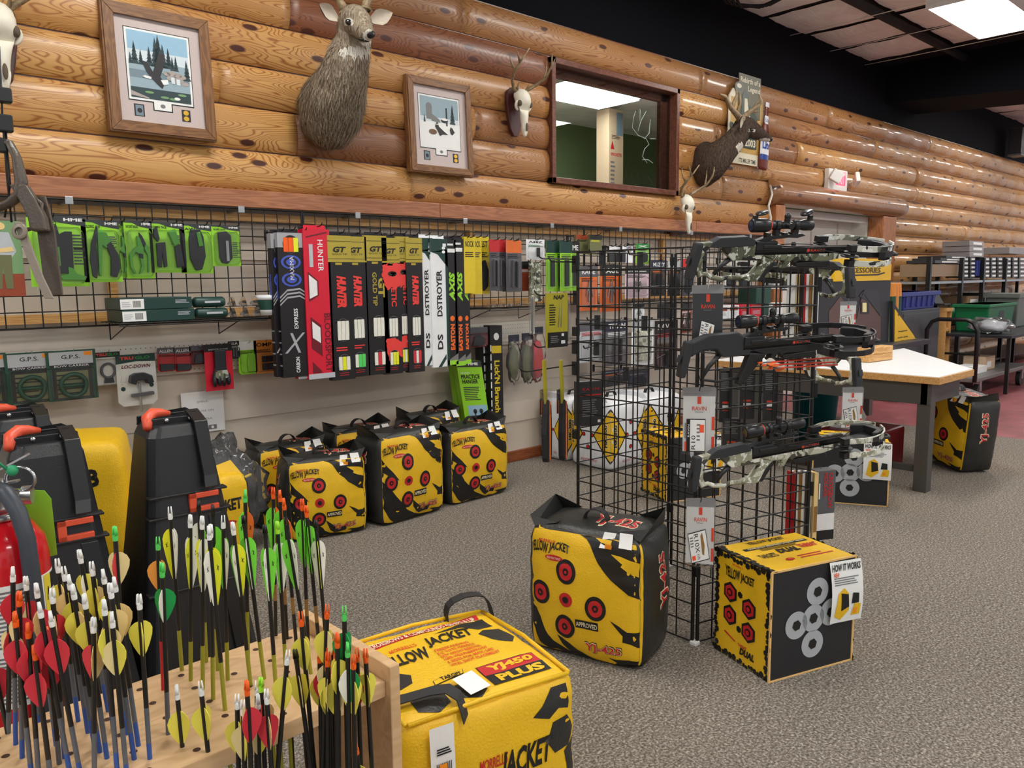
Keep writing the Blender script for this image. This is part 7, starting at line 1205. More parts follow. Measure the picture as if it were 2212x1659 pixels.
# ---- generic carded goods
def gen(head, acc, title, prod=None, hh=.22, blist=True, body=None):
    def d(P, w, h, r, fn):
        P.rect(0, (1 - hh) * h, w, h, 1, 1)
        if title: P.text(title, .12 * w, (1 - hh * .75) * h, .88 * w, (1 - hh * .3) * h, 3, 2, bold=.02)
        P.lines(.1 * w, (1 - hh) * h - .12 * h, .9 * w, (1 - hh) * h - .02 * h, 3, 2)
        if body == 'split': P.rect(0, .0, w, .3 * h, 2, 1)
        if prod:
            for m_, pts in prod: pz(P, w, h, r, fn, pts, m_, 'product', .002, .016)
        if blist: blister(r, fn, w, h, .08, .06, .92, .68, .022)
    return d
BROAD = [('steel', [(.45, .2), (.55, .2), (.53, .62), (.5, .7), (.47, .62)]), ('steel', [(.3, .3), (.42, .55), (.47, .5)]), ('steel', [(.7, .3), (.58, .55), (.53, .5)])]; TUBE = [('grip', [(.35, .1), (.65, .1), (.65, .62), (.35, .62)])]; STR = [('pk_grey', [(.3, .1), (.42, .08), (.46, .6), (.34, .62)]), ('ink', [(.58, .1), (.68, .08), (.7, .58), (.6, .6)])]; BLOB = [('grip', [(.2, .12), (.5, .06), (.8, .14), (.84, .42), (.6, .6), (.3, .56)])]
RT = [ # x0,y0,x1,y1, base, head, accent, title, product, label
 (1004, 512, 1026, 634, 'pk_yellow', 'pk_yellow', 'ink', 'NOCK', None, 'yellow card, left of three beside the arrow boxes'), (1018, 512, 1040, 636, 'pk_yellow', 'pk_yellow', 'ink', 'NOCK', None, 'yellow card, middle of three beside the arrow boxes'), (1030, 512, 1056, 636, 'pk_yellow', 'pk_yellow', 'ink', 'REST', BLOB, 'yellow card with black rest, right of three'),
 (1058, 518, 1078, 628, 'pk_grey', 'ink_red', 'ink', '', STR, 'grey and red release card, first of four'), (1072, 518, 1093, 629, 'pk_grey', 'ink_red', 'ink', '', STR, 'grey and red release card, second of four'), (1086, 519, 1105, 630, 'pk_grey', 'bs_dark', 'ink', '', STR, 'grey and dark red release card, third of four'), (1094, 520, 1126, 631, 'pk_grey', 'pk_orange', 'ink', '', STR, 'grey and orange release card, last of four'),
 (1137, 518, 1176, 561, 'ds_white', 'ds_white', 'tg_green', 'AMZ', [('ink', [(.55, .15), (.68, .15), (.68, .6), (.55, .6)])], 'small white card with black marks and orange sticker'), (1125, 565, 1147, 629, 'pk_rust', 'ink', 'white_ink', '', None, 'small rust brown box under the white card'), (1147, 567, 1170, 652, 'camo_green', 'camo_green', 'ink', '', None, 'camouflage strip card hanging under the white card'),
 (1180, 520, 1204, 630, 'hme_green', 'ds_green', 'ink', '', TUBE, 'green accessory card, first of four by the tower'), (1198, 520, 1222, 630, 'hme_green', 'ds_green', 'ink', '', TUBE, 'green accessory card, second of four by the tower'), (1210, 521, 1236, 629, 'hme_green', 'ds_green', 'ink', '', TUBE, 'green accessory card, third of four by the tower'), (1226, 522, 1252, 628, 'hme_green', 'ink', 'ink', 'HME', TUBE, 'green accessory card nearest the tower post'),
 (1244, 508, 1272, 548, 'pk_olive', 'pk_rust', 'ink', '', None, 'olive tube pack above the tower corner'), (1274, 508, 1300, 550, 'pk_olive', 'ink', 'v_lemon', '', None, 'olive and black tube pack above the tower corner'),
 (1252, 575, 1290, 672, 'pk_orange', 'pk_grey', 'ink', 'RAGE', BROAD, 'orange broadhead card behind the tower, left one'), (1296, 572, 1342, 674, 'pk_orange', 'card_black', 'ink', 'RAGE', BROAD, 'orange broadhead card behind the tower, right one'), (1350, 575, 1402, 645, 'pk_pink', 'card_black', 'ink', 'SWHACKER', BROAD, 'pale pink and black broadhead card behind the tower'), (1406, 562, 1440, 640, 'card_black', 'pk_navy', 'pk_orange', 'MUZZY', TUBE, 'black card with orange line behind the tower'), (1442, 565, 1470, 640, 'card_black', 'gps_grey', 'pk_orange', '', BLOB, 'black and grey card near the back tower post'),
 (1316, 532, 1326, 566, 'card_black', 'ds_white', 'ink', '', None, 'narrow black peep tube, first of four on the grid'), (1326, 532, 1335, 566, 'card_black', 'ds_white', 'ink', '', None, 'narrow black peep tube, second of four on the grid'), (1335, 532, 1344, 566, 'card_black', 'ds_white', 'ink', '', None, 'narrow black peep tube, third of four on the grid'), (1344, 532, 1352, 566, 'card_black', 'ds_white', 'ink', '', None, 'narrow black peep tube, last of four on the grid'), (1351, 531, 1367, 568, 'ds_white', 'gps_grey', 'ink', 'X', None, 'narrow white card marked X on the grid'), (1374, 527, 1402, 570, 'hme_green', 'tg_green', 'ink', 'X', BLOB, 'green card marked X on the grid'),
 (1366, 655, 1392, 690, 'ds_white', 'ink', 'tg_green', '', BROAD, 'small white and green card below the pink one'), (1420, 655, 1462, 690, 'card_black', 'card_black', 'grey_ink', '', TUBE, 'plain black card below the orange lined one'),
 (1250, 692, 1306, 785, 'gps_grey', 'pk_grey', 'ink_red', '', BROAD, 'grey card with red band low behind the tower'), (1308, 690, 1356, 792, 'pk_grey', 'pk_navy', 'ds_white', 'TITAN', STR, 'tall navy and grey card with white lettering behind the tower'), (1364, 690, 1412, 792, 'ds_white', 'gps_grey', 'ink', '', [('camo_light', [(.15, .1), (.85, .1), (.85, .8), (.15, .8)])], 'white sleeve card behind the tower'), (1414, 690, 1464, 800, 'card_black', 'card_black', 'ink_red', 'RAVIN', [('bs_dark', [(.2, .3), (.8, .36), (.8, .4), (.2, .34)])], 'black and red card behind the tower'), (1300, 795, 1352, 838, 'card_black', 'pk_navy', 'pk_orange', '', BLOB, 'black glove pack low behind the tower, left one'), (1356, 792, 1402, 840, 'pk_navy', 'card_black', 'grey_ink', '', BLOB, 'black glove pack low behind the tower, right one'),
 (1566, 560, 1592, 622, 'ds_white', 'card_black', 'ink', 'N', BLOB, 'white and black card seen under the top crossbow grip, left one'), (1596, 562, 1622, 625, 'card_black', 'ink_red', 'white_ink', 'R', BLOB, 'black and red card seen under the top crossbow grip'), (1650, 580, 1684, 625, 'ds_white', 'gps_grey', 'ink', '', [('gold', [(.2, .3), (.3, .6), (.5, .45), (.7, .6), (.8, .3)])], 'white card with gold crown shape under the top crossbow'), (1686, 575, 1704, 628, 'card_black', 'card_black', 'grey_ink', '', TUBE, 'black tube card beside the gold crown card'), (1470, 655, 1495, 720, 'pk_rust', 'card_black', 'white_ink', '', BROAD, 'rust broadhead card beside the hanging zip bag, upper'), (1474, 560, 1500, 640, 'pk_grey', 'ink_red', 'white_ink', '', BLOB, 'grey and red card behind the crossbow butt')]
random.seed(3)
for k, (x0, y0, x1, y1, base, head, acc, title, prod, lab) in enumerate(RT):
    yy = CY + .03 * ((k % 3) - 1); bl = prod is not None
    hang_card(x0, y0, x1, y1, (0, yy, 0), 'retail_card', lab, 'package', [base, head, acc, 'white_ink' if head not in ('ds_white', 'pk_yellow', 'gps_grey') else 'ink'], gen(head, acc, title, prod, .24, bl), .003 if bl else .02, 'carded goods on the right of the wall grid'); hk_for((x0 + x1) / 2, y0 - 2, yy, 'the ' + lab)
# ---- left pegboard and its goods
def pegboard(x0, x1, z0, z1, label):
    r = thing('pegboard', label, 'pegboard', (x0, LW - .03, z0), 0, 'white pegboard strips'); w, h = x1 - x0, z1 - z0; b = MB(MATS['peg']); b.bb((0, 0, 0), (w, .006, h)); b.build('board', r); b = MB(MATS['hole']); n = int(w / .0254)
    for i in range(n):
        for z in (.02, .05, h - .05, h - .02, h / 2): b.lathe([(0, 0), (.003, 0)], (.012 + i * .0254, -.0006, z), (0, -1, 0), 6)
    o = b.build('peg_holes', r); o['kind'] = 'stuff'
pegboard(-.3, 2.27, .925, 1.1, 'white pegboard strip at the left under the shelf'); pegboard(3.62, 4.35, .93, 1.1, 'white pegboard strip at the right behind the tall black boxes')
PY = LW - .09
def peg_hook(px, py, y, what): q = wp(px, py, y=y); hook((q.x, LW - .032, q.z - .006), (0, -1, 0), LW - .03 - y + .03, 'peg hook holding ' + what, 'hooks on the pegboard', .014, False, .002, 'zinc')
def d_gps(P, w, h, r, fn):
    P.rect(.06 * w, .72 * h, .94 * w, .97 * h, 1, 1); P.text('G.P.S.', .3 * w, .83 * h, .68 * w, .91 * h, 2, 2, bold=.01); P.rect(.76 * w, .88 * h, .92 * w, .96 * h, 3, 3); P.rect(.06 * w, .66 * h, .94 * w, .72 * h, 4, 1); P.text('BOW CARRIER', .15 * w, .67 * h, .85 * w, .71 * h, 5, 2); P.rect(.1 * w, .03 * h, .9 * w, .64 * h, 2, 1); P.rect(.18 * w, .06 * h, .82 * w, .58 * h, 6, 2); P.lines(.18 * w, .1 * h, .82 * w, .56 * h, 5, 2, 3, .3)
    b = MB(MATS['gps_green']); pts = [(.5 + .26 * cos(a) * (1 if sin(a) > 0 else .95), .3 + .22 * sin(a)) for a in [2 * pi * k / 24 for k in range(24)]]; b.tube([fn(u * w, v * h, .012) for u, v in pts], .011, 8, True); b.tube([fn(.26 * w, .3 * h, .012), fn(.74 * w, .3 * h, .012)], .009, 8); b.build('carrier_clip', r); blister(r, fn, w, h, .06, .02, .95, .66, .03)
for k, (x0, y0, x1, y1) in enumerate(((-75, 762, 12, 880), (18, 758, 115, 876), (107, 753, 205, 869))): lab = 'dark green bow carrier pack with orange sticker, %s of three' % ('leftmost', 'middle', 'rightmost')[k]; hang_card(x0, y0, x1, y1, (0, PY - .05 - .01 * k, 0), 'carded_carrier', lab, 'package', ['gps_green', 'gps_grey', 'ink', 'orange_tag', 'grip', 'white_ink', 'pk_olive'], d_gps, .006, 'bow carrier packs on the pegboard'); peg_hook((x0 + x1) / 2, y0 + 3, PY - .05, 'the ' + lab)
def d_tg(P, w, h, r, fn): P.rect(0, .8 * h, w, .95 * h, 1, 1); P.text('TRU', .1 * w, .84 * h, .5 * w, .92 * h, 2, 2, bold=.04); P.text('GLO', .5 * w, .84 * h, .92 * w, .92 * h, 3, 2, bold=.04); b = MB(MATS['pk_grey']); b.tube([fn((.5 + .25 * cos(a)) * w, (.42 + .2 * sin(a)) * h, .01) for a in [2 * pi * k / 20 for k in range(20)]], .006, 8, True); b.build('wrist_loop', r); pz(P, w, h, r, fn, [(.32, .06), (.7, .06), (.66, .22), (.36, .22)], 'grip', 'buckle'); blister(r, fn, w, h, .05, .02, .95, .76, .022)
lab = 'clear wrist loop pack with red and green header'; hang_card(206, 755, 258, 834, (0, PY, 0), 'carded_loop', lab, 'package', ['tg_white', 'ink', 'tg_red', 'tg_green'], d_tg, .003); peg_hook(232, 757, PY, 'the ' + lab)
def d_loc(P, w, h, r, fn): P.poly([(0, .98 * h), (.1 * w, h), (w, h), (w, .84 * h), (.5 * w, .86 * h), (0, .82 * h)], 1, 1); P.text('TRU', .1 * w, .9 * h, .45 * w, .96 * h, 2, 2, bold=.04); P.text('GLO', .48 * w, .9 * h, .86 * w, .96 * h, 3, 2, bold=.04); P.text('LOC-DOWN', .14 * w, .73 * h, .86 * w, .8 * h, 4, 2, bold=.03, shear=.2); P.disc(.14 * w, .34 * h, .06 * w, 1, 2, 12); P.disc(.86 * w, .38 * h, .06 * w, 1, 2, 12); pz(P, w, h, r, fn, [(.26, .46), (.3, .6), (.42, .64), (.66, .64), (.82, .58), (.86, .44), (.7, .42), (.66, .5), (.44, .5), (.4, .42)], 'grip', 'clamp_head', .004, .05, .004); b = MB(MATS['zinc']); b.cyl(fn(.52 * w, .46 * h, .025), fn(.52 * w, -.12 * h, .025), .006); b.build('screw_rod', r); pz(P, w, h, r, fn, [(.3, .18), (.86, .2), (.86, .26), (.3, .24)], 'pk_grey', 'clamp_foot', .01, .04, .003)
lab = 'large clear card holding a black bow vise clamp'; hang_card(257, 762, 334, 880, (0, PY - .02, 0), 'carded_clamp', lab, 'package', ['tg_white', 'ds_green', 'tg_red', 'tg_green', 'bs_dark'], d_loc, .003, round_=.12); peg_hook(296, 764, PY - .02, 'the ' + lab)
for x0, y0, x1, y1, lab, base, head, acc, title, prod in ((342, 750, 376, 804, 'small red and grey tip pack, left of the pair', 'ink_red', 'pk_grey', 'ink', 'ALLEN', [('grip', [(.1, .05), (.9, .05), (.9, .3), (.1, .34)])]), (378, 749, 411, 804, 'small red and grey tip pack, right of the pair', 'ink_red', 'pk_grey', 'ink', 'ALLEN', [('grip', [(.1, .05), (.9, .05), (.9, .3), (.1, .34)])]), (411, 745, 447, 789, 'small clear pack with red card and black coil', 'bs_dark', 'pk_grey', 'ink', '', BLOB), (494, 736, 516, 776, 'small black battery pack beside the gloves', 'card_black', 'ink', 'white_ink', 'XLR', [('steel', [(.35, .15), (.45, .15), (.45, .6), (.35, .6)]), ('steel', [(.55, .15), (.65, .15), (.65, .6), (.55, .6)])]), (517, 736, 553, 810, 'lime green card holding a green grip', 'hme_green', 'tg_white', 'ink', '', [('tag_green', [(.45, .08), (.85, .08), (.86, .6), (.5, .66), (.42, .4)])]), (551, 733, 591, 808, 'amber card with four black dampers', 'omp', 'omp', 'ink', 'OMP', [('grip', [(.35, .1), (.6, .1), (.6, .3), (.35, .3)]), ('grip', [(.62, .1), (.88, .1), (.88, .3), (.62, .3)]), ('grip', [(.35, .34), (.6, .34), (.6, .52), (.35, .52)]), ('grip', [(.62, .34), (.88, .34), (.88, .52), (.62, .52)])])):
    hang_card(x0, y0, x1, y1, (0, PY, 0), 'retail_card', lab, 'package', [base, head, acc, 'ink' if base == 'omp' else 'white_ink'], gen(head, acc, title, prod, .26), .003, 'small cards on the pegboard', round_=.12); peg_hook((x0 + x1) / 2, y0 + 2, PY, 'the ' + lab)
def d_gl(P, w, h, r, fn):
    P.rect(0, .84 * h, w, h, 1, 1); P.text('SHOOTER GLOVES', .15 * w, .87 * h, .85 * w, .9 * h, 2, 2)
    b = MB(MATS['grip']); b.prism([(.3 * w, .5 * h), (.3 * w, .88 * h), (.7 * w, .88 * h), (.7 * w, .5 * h), (.78 * w, .3 * h), (.2 * w, .3 * h)], fn, .004, .03)
    b.build('glove_cuff', r, bevel=.006)
    for k in range(4): b = MB(MATS['grip']); b.tube([fn((.26 + .16 * k) * w, .36 * h, .022), fn((.24 + .17 * k) * w, .2 * h, .03), fn((.26 + .16 * k) * w, (.1 + .02 * (k % 2)) * h, .026)], [.013, .012, .008], 8); b.build('glove_finger', r)
    b = MB(MATS['camo_green']); b.prism([(.25 * w, .3 * h), (.3 * w, .44 * h), (.7 * w, .44 * h), (.75 * w, .3 * h), (.5 * w, .22 * h)], fn, .03, .036); b.build('camo_back', r)
lab = 'bright red card with a pair of black gloves'; hang_card(446, 741, 500, 846, (0, PY - .03, 0), 'carded_gloves', lab, 'gloves', ['bs_red', 'ink', 'white_ink'], d_gl, .004); peg_hook(475, 743, PY - .03, 'the ' + lab)
# ---- wire shelf with boxes
def wshelf(px0, px1, py, y0, y1, label, brk):
    a = wp(px0, py, y=y0); c = wp(px1, py, y=y0); z = a.z; r = thing('wire_shelf', label, 'shelf', (a.x, y0, z), 0, 'wire shelves on the grid'); w = c.x - a.x; d = y1 - y0; b = MB(MATS['wire'])
    for k in range(5): b.cyl((0, d * k / 4, 0), (w, d * k / 4, 0), .003, n=6)
    for k in range(int(w / .03) + 1): b.cyl((k * .03, 0, .002), (k * .03, d, .002), .0018, n=5)
    b.cyl((0, 0, -.012), (w, 0, -.012), .003, n=6); b.build('wire_deck', r)
    for f in brk: b = MB(MATS['wire']); b.tube([(w * f, 0, -.004), (w * f, d, -.09), (w * f, d, .02)], .0032, 6); b.build('bracket', r)
    return z, a.x, c.x
zs, xa, xb = wshelf(258, 578, 700, 4.0, GY, 'black wire shelf holding boxes under the green cards', (.05, .8))
def sbox(px0, px1, y0, d, z0, h, label, base, draw=None, rz=0):
    a = wp(px0, 690, y=y0); c = wp(px1, 690, y=y0); r = thing('product_box', label, 'box', (a.x, y0, z0), rz, 'boxes on the wire shelf'); w = c.x - a.x; b = MB(MATS[base]); b.bb((0, 0, 0), (w, d, h)); b.build('carton', r, bevel=.002)
    if draw: P = Print(aff((0, 0, 0), (1, 0, 0), (0, 0, 1), (0, -1, 0)), MM('paper', 'ink', 'pk_rust', 'gps_grey')); draw(P, w, h); P.build('carton_print', r)
    return w
def d_sb(P, w, h):
    P.rect(.0, .05 * h, .32 * w, .9 * h, 0, 1); [P.rect((.17 + .012 * k) * w, .2 * h, (.176 + .012 * k) * w, .75 * h, 1, 2) for k in range(9)]; P.lines(.02 * w, .2 * h, .14 * w, .7 * h, 3, 3, 2); P.lines(.76 * w, .45 * h, .97 * w, .8 * h, 3, 3, 1)
zz = zs + .006; sbox(265, 421, 4.01, .24, zz, .056, 'dark green box with barcode label, lower on the shelf', 'ds_green', d_sb); sbox(262, 417, 4.015, .24, zz + .058, .056, 'dark green box with barcode label, upper on the shelf', 'ds_green', d_sb)
for k, (p0, p1) in enumerate(((422, 490), (419, 486))):
    a = wp(p0, 690, y=4.05); c = wp(p1, 690, y=4.05); zc = zz + .028 + .056 * k; r = thing('product_roll', ('dark wrapped roll, lower on the shelf', 'dark wrapped roll, upper on the shelf')[k], 'roll', (a.x, 4.05, zc), 0, 'boxes on the wire shelf'); b = MB(MATS['ds_green']); b.tube([(.0, 0, 0), (.012, 0, 0), (c.x - a.x - .012, 0, 0), (c.x - a.x, 0, 0)], [.02, .0275, .0275, .02], 12); b.build('roll', r); b = MB(MATS['gps_grey']); b.bb((.05, -.0285, -.004), (c.x - a.x - .03, -.0278, .006)); b.build('label_strip', r)
def clampack(px0, px1, y, z, label, grp, d=.14, h=.05, n=3):
    a = wp(px0, 690, y=y); c = wp(px1, 690, y=y); w = c.x - a.x; r = thing('clamshell_pack', label, 'package', (a.x, y, z), 0, grp); b = MB(MATS['clear']); b.bb((0, 0, 0), (w, d, .004))
    for k in range(n): b.box(((k + .5) * w / n, d * .4, h * .5), (w / n * .75, d * .6, h), taper=(.7, .7))
    b.build('clamshell', r, bevel=.004); b = MB(MATS['steel'])
    for k in range(n): b.cyl(((k + .3) * w / n, d * .2, h * .3), ((k + .7) * w / n, d * .55, h * .4), .008)
    b.build('fittings', r)
clampack(492, 572, 4.02, zz, 'clear clamshell pack with metal fittings, lower at the shelf end', 'clamshell packs on shelves'); clampack(494, 566, 4.03, zz + .056, 'clear clamshell pack with metal fittings, upper at the shelf end', 'clamshell packs on shelves')
a = wp(583, 688, y=4.16); r = thing('small_tub', 'white tub with dark green band at the shelf end', 'tub', (a.x, 4.18, zz)); b = MB(MM('ds_white', 'tub_green')); b.lathe([(0, 0), (.055, 0), (.058, .03)], n=20); b.use(1).lathe([(.0585, .03), (.06, .085)], n=20); b.use(0).lathe([(.06, .085), (.063, .085), (.063, .11), (0, .112)], n=20); b.build('tub', r)
zs2, xa, xb = wshelf(1052, 1195, 668, 4.02, GY, 'black wire shelf with clear packs right of the arrow boxes', (.05, .85))
for k, (p0, p1) in enumerate(((1066, 1092), (1094, 1118), (1120, 1165))): clampack(p0, p1, 4.05, zs2 + .006, 'clear clamshell pack on the right wire shelf, %s' % ('leftmost', 'middle one', 'rightmost and largest')[k], 'clamshell packs on shelves', .12, .04, 2)
# shelf with red and white boxes behind the middle crossbow
zs3, xa, xb = wshelf(1550, 1705, 692, 4.02, GY, 'wire shelf with red and white boxes behind the black crossbow', (.05, .9))
for k, (p0, p1, base) in enumerate(((1556, 1572, 'ds_white'), (1574, 1596, 'ds_white'), (1600, 1620, 'bs_red'), (1622, 1646, 'bs_red'), (1666, 1690, 'ds_white'))): sbox(p0, p1, 4.04, .16, zs3 + .006, .12, 'small %s box on the shelf behind the black crossbow, %s' % ('white' if base == 'ds_white' else 'red', ('first', 'second', 'third', 'fourth', 'last')[k]), base, lambda P, w, h: (P.lines(.15 * w, .2 * h, .85 * w, .5 * h, 3, 3), P.rect(.1 * w, .6 * h, .9 * w, .9 * h, 2, 1)))
sbox(1632, 1664, 4.07, .2, zs3 + .006, .27, 'dark green hard case on the shelf behind the black crossbow', 'tub_green')
# ---- below the arrow boxes on the right
def lean_box(pts, y, d, label, base, draw, side=None):
    """box whose front face has these four photo corners (tl, tr, br, bl)"""
    q = [wp(px, py, y=y) for px, py in pts]; o = q[3]; u = (q[2] - q[3]); v = (q[0] - q[3]); r = thing('product_box', label, 'box', o, 0, 'tall boxes under the arrow boxes'); fn = aff((0, 0, 0), u, v, (0, -1, 0)); b = MB(MATS[base]); b.prism([(0, 0), (1, 0), (1, 1), (0, 1)], fn, -d, 0); b.build('carton', r, bevel=.0015); P = Print(fn, MM('ink', 'paper', 'hme_green', 'hme_dark', 'art_sky', 'pk_yellow', 'art_dark', 'grey_ink'), 0, .0008); draw(P); P.build('carton_print', r)
def d_ph(P): P.rect(0, .9, 1, 1, 3, 1); P.text('HME', .45, .93, .85, .975, 1, 2, bold=.04); P.text("ARCHER'S", .1, .79, .45, .82, 1, 2); P.text('PRACTICE', .1, .71, .85, .78, 0, 2, bold=.03); P.text('HANGER', .12, .63, .75, .7, 0, 2, bold=.03); P.lines(.12, .35, .8, .58, 8, 3); P.rect(.18, .02, .95, .27, 4, 1); P.rect(.18, .02, .95, .1, 6, 2); P.disc(.45, .17, .08, 3, 3, 12, .04); P.disc(.7, .17, .08, 3, 3, 12, .04); P.rect(.43, .05, .47, .17, 3, 3); P.rect(.68, .05, .72, .17, 3, 3)
lean_box([(977, 788), (1034, 786), (1052, 912), (994, 916)], 4.36, .05, 'lime green practice hanger box leaning behind its twin', 'hme_green', d_ph); lean_box([(985, 780), (1043, 777), (1058, 908), (1006, 912)], 4.30, .05, 'lime green practice hanger box in front above the bag targets', 'hme_green', d_ph)
def d_lick(P):
    P.text("Lick'N Branch", .3, .05, .75, .62, 5, 2, -1, bold=.03); P.disc(.5, .88, .22, 1, 2, 12, .04); [P.poly([(.0, .02 + .1 * k), (.0, .09 + .1 * k), (.08, .09 + .1 * k), (.08, .02 + .1 * k)], 1, 1) for k in range(8)]; P.rect(.1, .7, .9, .78, 5, 1)
lean_box([(1036, 712), (1058, 711), (1068, 905), (1044, 908)], 4.36, .06, 'tall black box with white squares, left of the pair', 'gt_black', lambda P: [P.rect(.25, .04 + .1 * k, .8, .11 + .1 * k, 1, 1) or P.rect(.32, .05 + .1 * k, .73, .1 + .1 * k, 0, 2) for k in range(9)]); lean_box([(1058, 703), (1086, 701), (1088, 899), (1062, 902)], 4.30, .07, 'tall black box with yellow upright lettering, right of the pair', 'gt_black', d_lick)
lab = 'clear pack with red insert left of the tall black boxes'; hang_card(1011, 706, 1053, 752, (0, 4.3, 0), 'retail_card', lab, 'package', ['bs_dark', 'pk_grey', 'ink', 'white_ink'], gen('pk_grey', 'ink', '', BLOB, .3), .003, 'small cards on the right pegboard', round_=.1); peg_hook(1032, 706, 4.3, 'the ' + lab)
def softbag(px0, py0, px1, py1, y, label, base):
    o = wp((px0 + px1) / 2, py1, y=y); q = wp(px1, py0, y=y); h = q.z - o.z; w = (q.x - wp(px0, py1, y=y).x); r = thing('poly_bag', label, 'package', (o.x, y, o.z), 0, 'poly bags on the right pegboard'); b = MB(MATS[base]); blob(b, (0, 0, h * .4), w * .32, .02, h * .36, px0 * .1, 14, 10, .2); b.build('contents', r); b = MB(MATS['film']); blob(b, (0, 0, h * .45), w * .46, .03, h * .48, px0 * .2, 20, 14, .25); b.build('film', r); b = MB(MATS['pk_navy']); b.bb((-w * .35, -.004, h * .86), (w * .35, .004, h)); b.build('header_card', r)
softbag(1096, 722, 1126, 824, 4.3, 'clear poly bag with olive contents, left one', 'pk_olive'); softbag(1124, 718, 1156, 826, 4.28, 'clear poly bag with olive contents, right one', 'pk_olive'); softbag(1146, 705, 1178, 822, 4.26, 'clear poly bag with red contents beside the orange sheaths', 'bs_red')
# ---- paper notice
y = LW - .022; o = wp(396, 940, y=y); q = wp(482, 852, y=y); w = q.x - o.x; h = wp(440, 853, y=y).z - wp(440, 942, y=y).z; r = thing('paper_notice', 'white paper notice about being on camera behind the black case', 'notice', (o.x, y, o.z)); b = MB(MATS['paper']); b.bb((0, 0, 0), (w, .0012, h)); b.build('sheet', r); P = Print(aff((0, 0, 0), (1, 0, 0), (0, 0, 1), (0, -1, 0)), MM('grey_ink', 'paper')); P.text('SMILE,', .36 * w, .72 * h, .64 * w, .77 * h, 0, 1); P.text("YOU'RE ON", .28 * w, .5 * h, .74 * w, .55 * h, 0, 1); P.text('CAMERA', .34 * w, .3 * h, .7 * w, .35 * h, 0, 1); P.rect(.6 * w, .05 * h, .8 * w, .16 * h, 0, 1); P.disc(.7 * w, .105 * h, .035 * w, 1, 2, 12); P.build('lettering', r)
# ================================================================ workbench and stock at the far right
for nm, c in (('laminate', (238, 240, 242)), ('bench_grey', (74, 72, 70)), ('safe_black', (34, 34, 40)), ('safe_yellow', (240, 190, 30)), ('house_brick', (92, 66, 60)), ('house_roof', (44, 44, 52)), ('house_win', (236, 222, 160)), ('shoe_grey', (150, 146, 146)), ('card_brown', (150, 122, 92)), ('crate_blue', (44, 56, 130)), ('bin_green', (16, 110, 66)), ('cart_grey', (120, 118, 114)), ('tyre', (30, 30, 32)), ('teal', (20, 116, 128)), ('cab_grey', (64, 66, 70)), ('bin_grey', (110, 116, 110))): mat(nm, c, .45)
tz = .775; r = thing('workbench', 'grey workbench with white laminate top and bare wood edge', 'workbench'); tp = [(5.38, 1.82), (6.02, 1.82), (8.25, 3.45), (8.25, 3.5), (5.38, 3.5)]; up3 = lambda u, v, t=0: Vector((u, v, t))
b = MB(MATS['benchedge']); b.prism(tp, up3, tz - .05, tz - .004); b.build('edge_band', r, bevel=.003); b = MB(MATS['laminate']); b.prism([(5.66 + (u - 5.66) * .985, 2.5 + (v - 2.5) * .985) for u, v in tp], up3, tz - .004, tz); b.build('laminate_top', r)
b = MB(MATS['bench_grey']); b.bb((5.41, 1.88, tz - .19), (5.45, 3.4, tz - .05)); b.bb((5.41, 1.9, tz - .19), (6.0, 1.94, tz - .05)); b.build('apron', r)
for x, y in ((5.46, 1.92), (5.46, 3.38), (8.1, 3.42), (5.98, 1.95)):
    if x > 5.9 and y < 2: continue
    b = MB(MATS['bench_grey']); b.box((x, y, (tz - .05) / 2), (.085, .085, tz - .05)); b.build('leg', r, bevel=.003)
b = MB(MATS['bench_grey']); b.bb((5.42, 2.95, .04), (5.5, 3.36, tz - .06)); b.build('side_panel', r); b = MB(MATS['bench_grey']); b.bb((5.46, 1.95, .12), (5.5, 3.35, .16)); b.build('stretcher', r)
# gun safe accessory display on the bench
dy = 2.95; D = lambda px, py: wp(px, py, y=dy); r = thing('counter_display', 'black counter display with house picture and yellow header on the workbench', 'display'); a = D(1758, 745); c = D(1925, 600); z0 = tz
b = MB(MATS['safe_black']); b.bb((a.x, dy, z0), (c.x, dy + .06, c.z)); b.build('back_panel', r, bevel=.004)
h0 = D(1800, 600); h1 = D(1923, 560); b = MB(MATS['safe_yellow']); b.prism([(h0.x, h0.z - .03), (h1.x, h0.z - .03), (h1.x, h1.z - .05), (h1.x - .06, h1.z), (h0.x, h1.z)], lambda u, v, t=0: Vector((u, dy - t, v)), -.02, .015); b.build('header', r, bevel=.002)
P = Print(lambda u, v, t=0: Vector((u, dy - t, v)), MM('house_brick', 'house_roof', 'house_win', 'safe_black', 'safe_yellow', 'ink'), 0, .002); q = lambda px, py: (D(px, py).x, D(px, py).z)
P.poly([q(1790, 735), q(1790, 672), q(1815, 640), q(1850, 690), q(1862, 632), q(1902, 680), q(1902, 735)], 0, 1); P.poly([q(1855, 640), q(1866, 626), q(1898, 628), q(1900, 668)], 1, 2); P.poly([q(1856, 655), q(1865, 628), q(1868, 626), q(1908, 680), q(1900, 682), q(1866, 636)], 1, 3); P.poly([q(1858, 678), q(1858, 652), q(1876, 652), q(1876, 678)], 3, 3); P.poly([q(1861, 674), q(1861, 654), q(1870, 654), q(1870, 674)], 2, 4); P.poly([q(1870, 735), q(1870, 705), q(1900, 702), q(1900, 735)], 0, 3)
P.it.append(([q(0, 0)], [], 0, 1)); P.it.pop(); u0, v0 = q(1815, 590); u1, v1 = q(1898, 583); P.text('ACCESSORIES', u0, v0 - .0, u1, v1 + .02, 5, 9, bold=.02); P.poly([q(1815, 597), q(1892, 595), q(1908, 590), q(1906, 588), q(1890, 592), q(1815, 594)], 5, 9); P.build('panel_print', r)
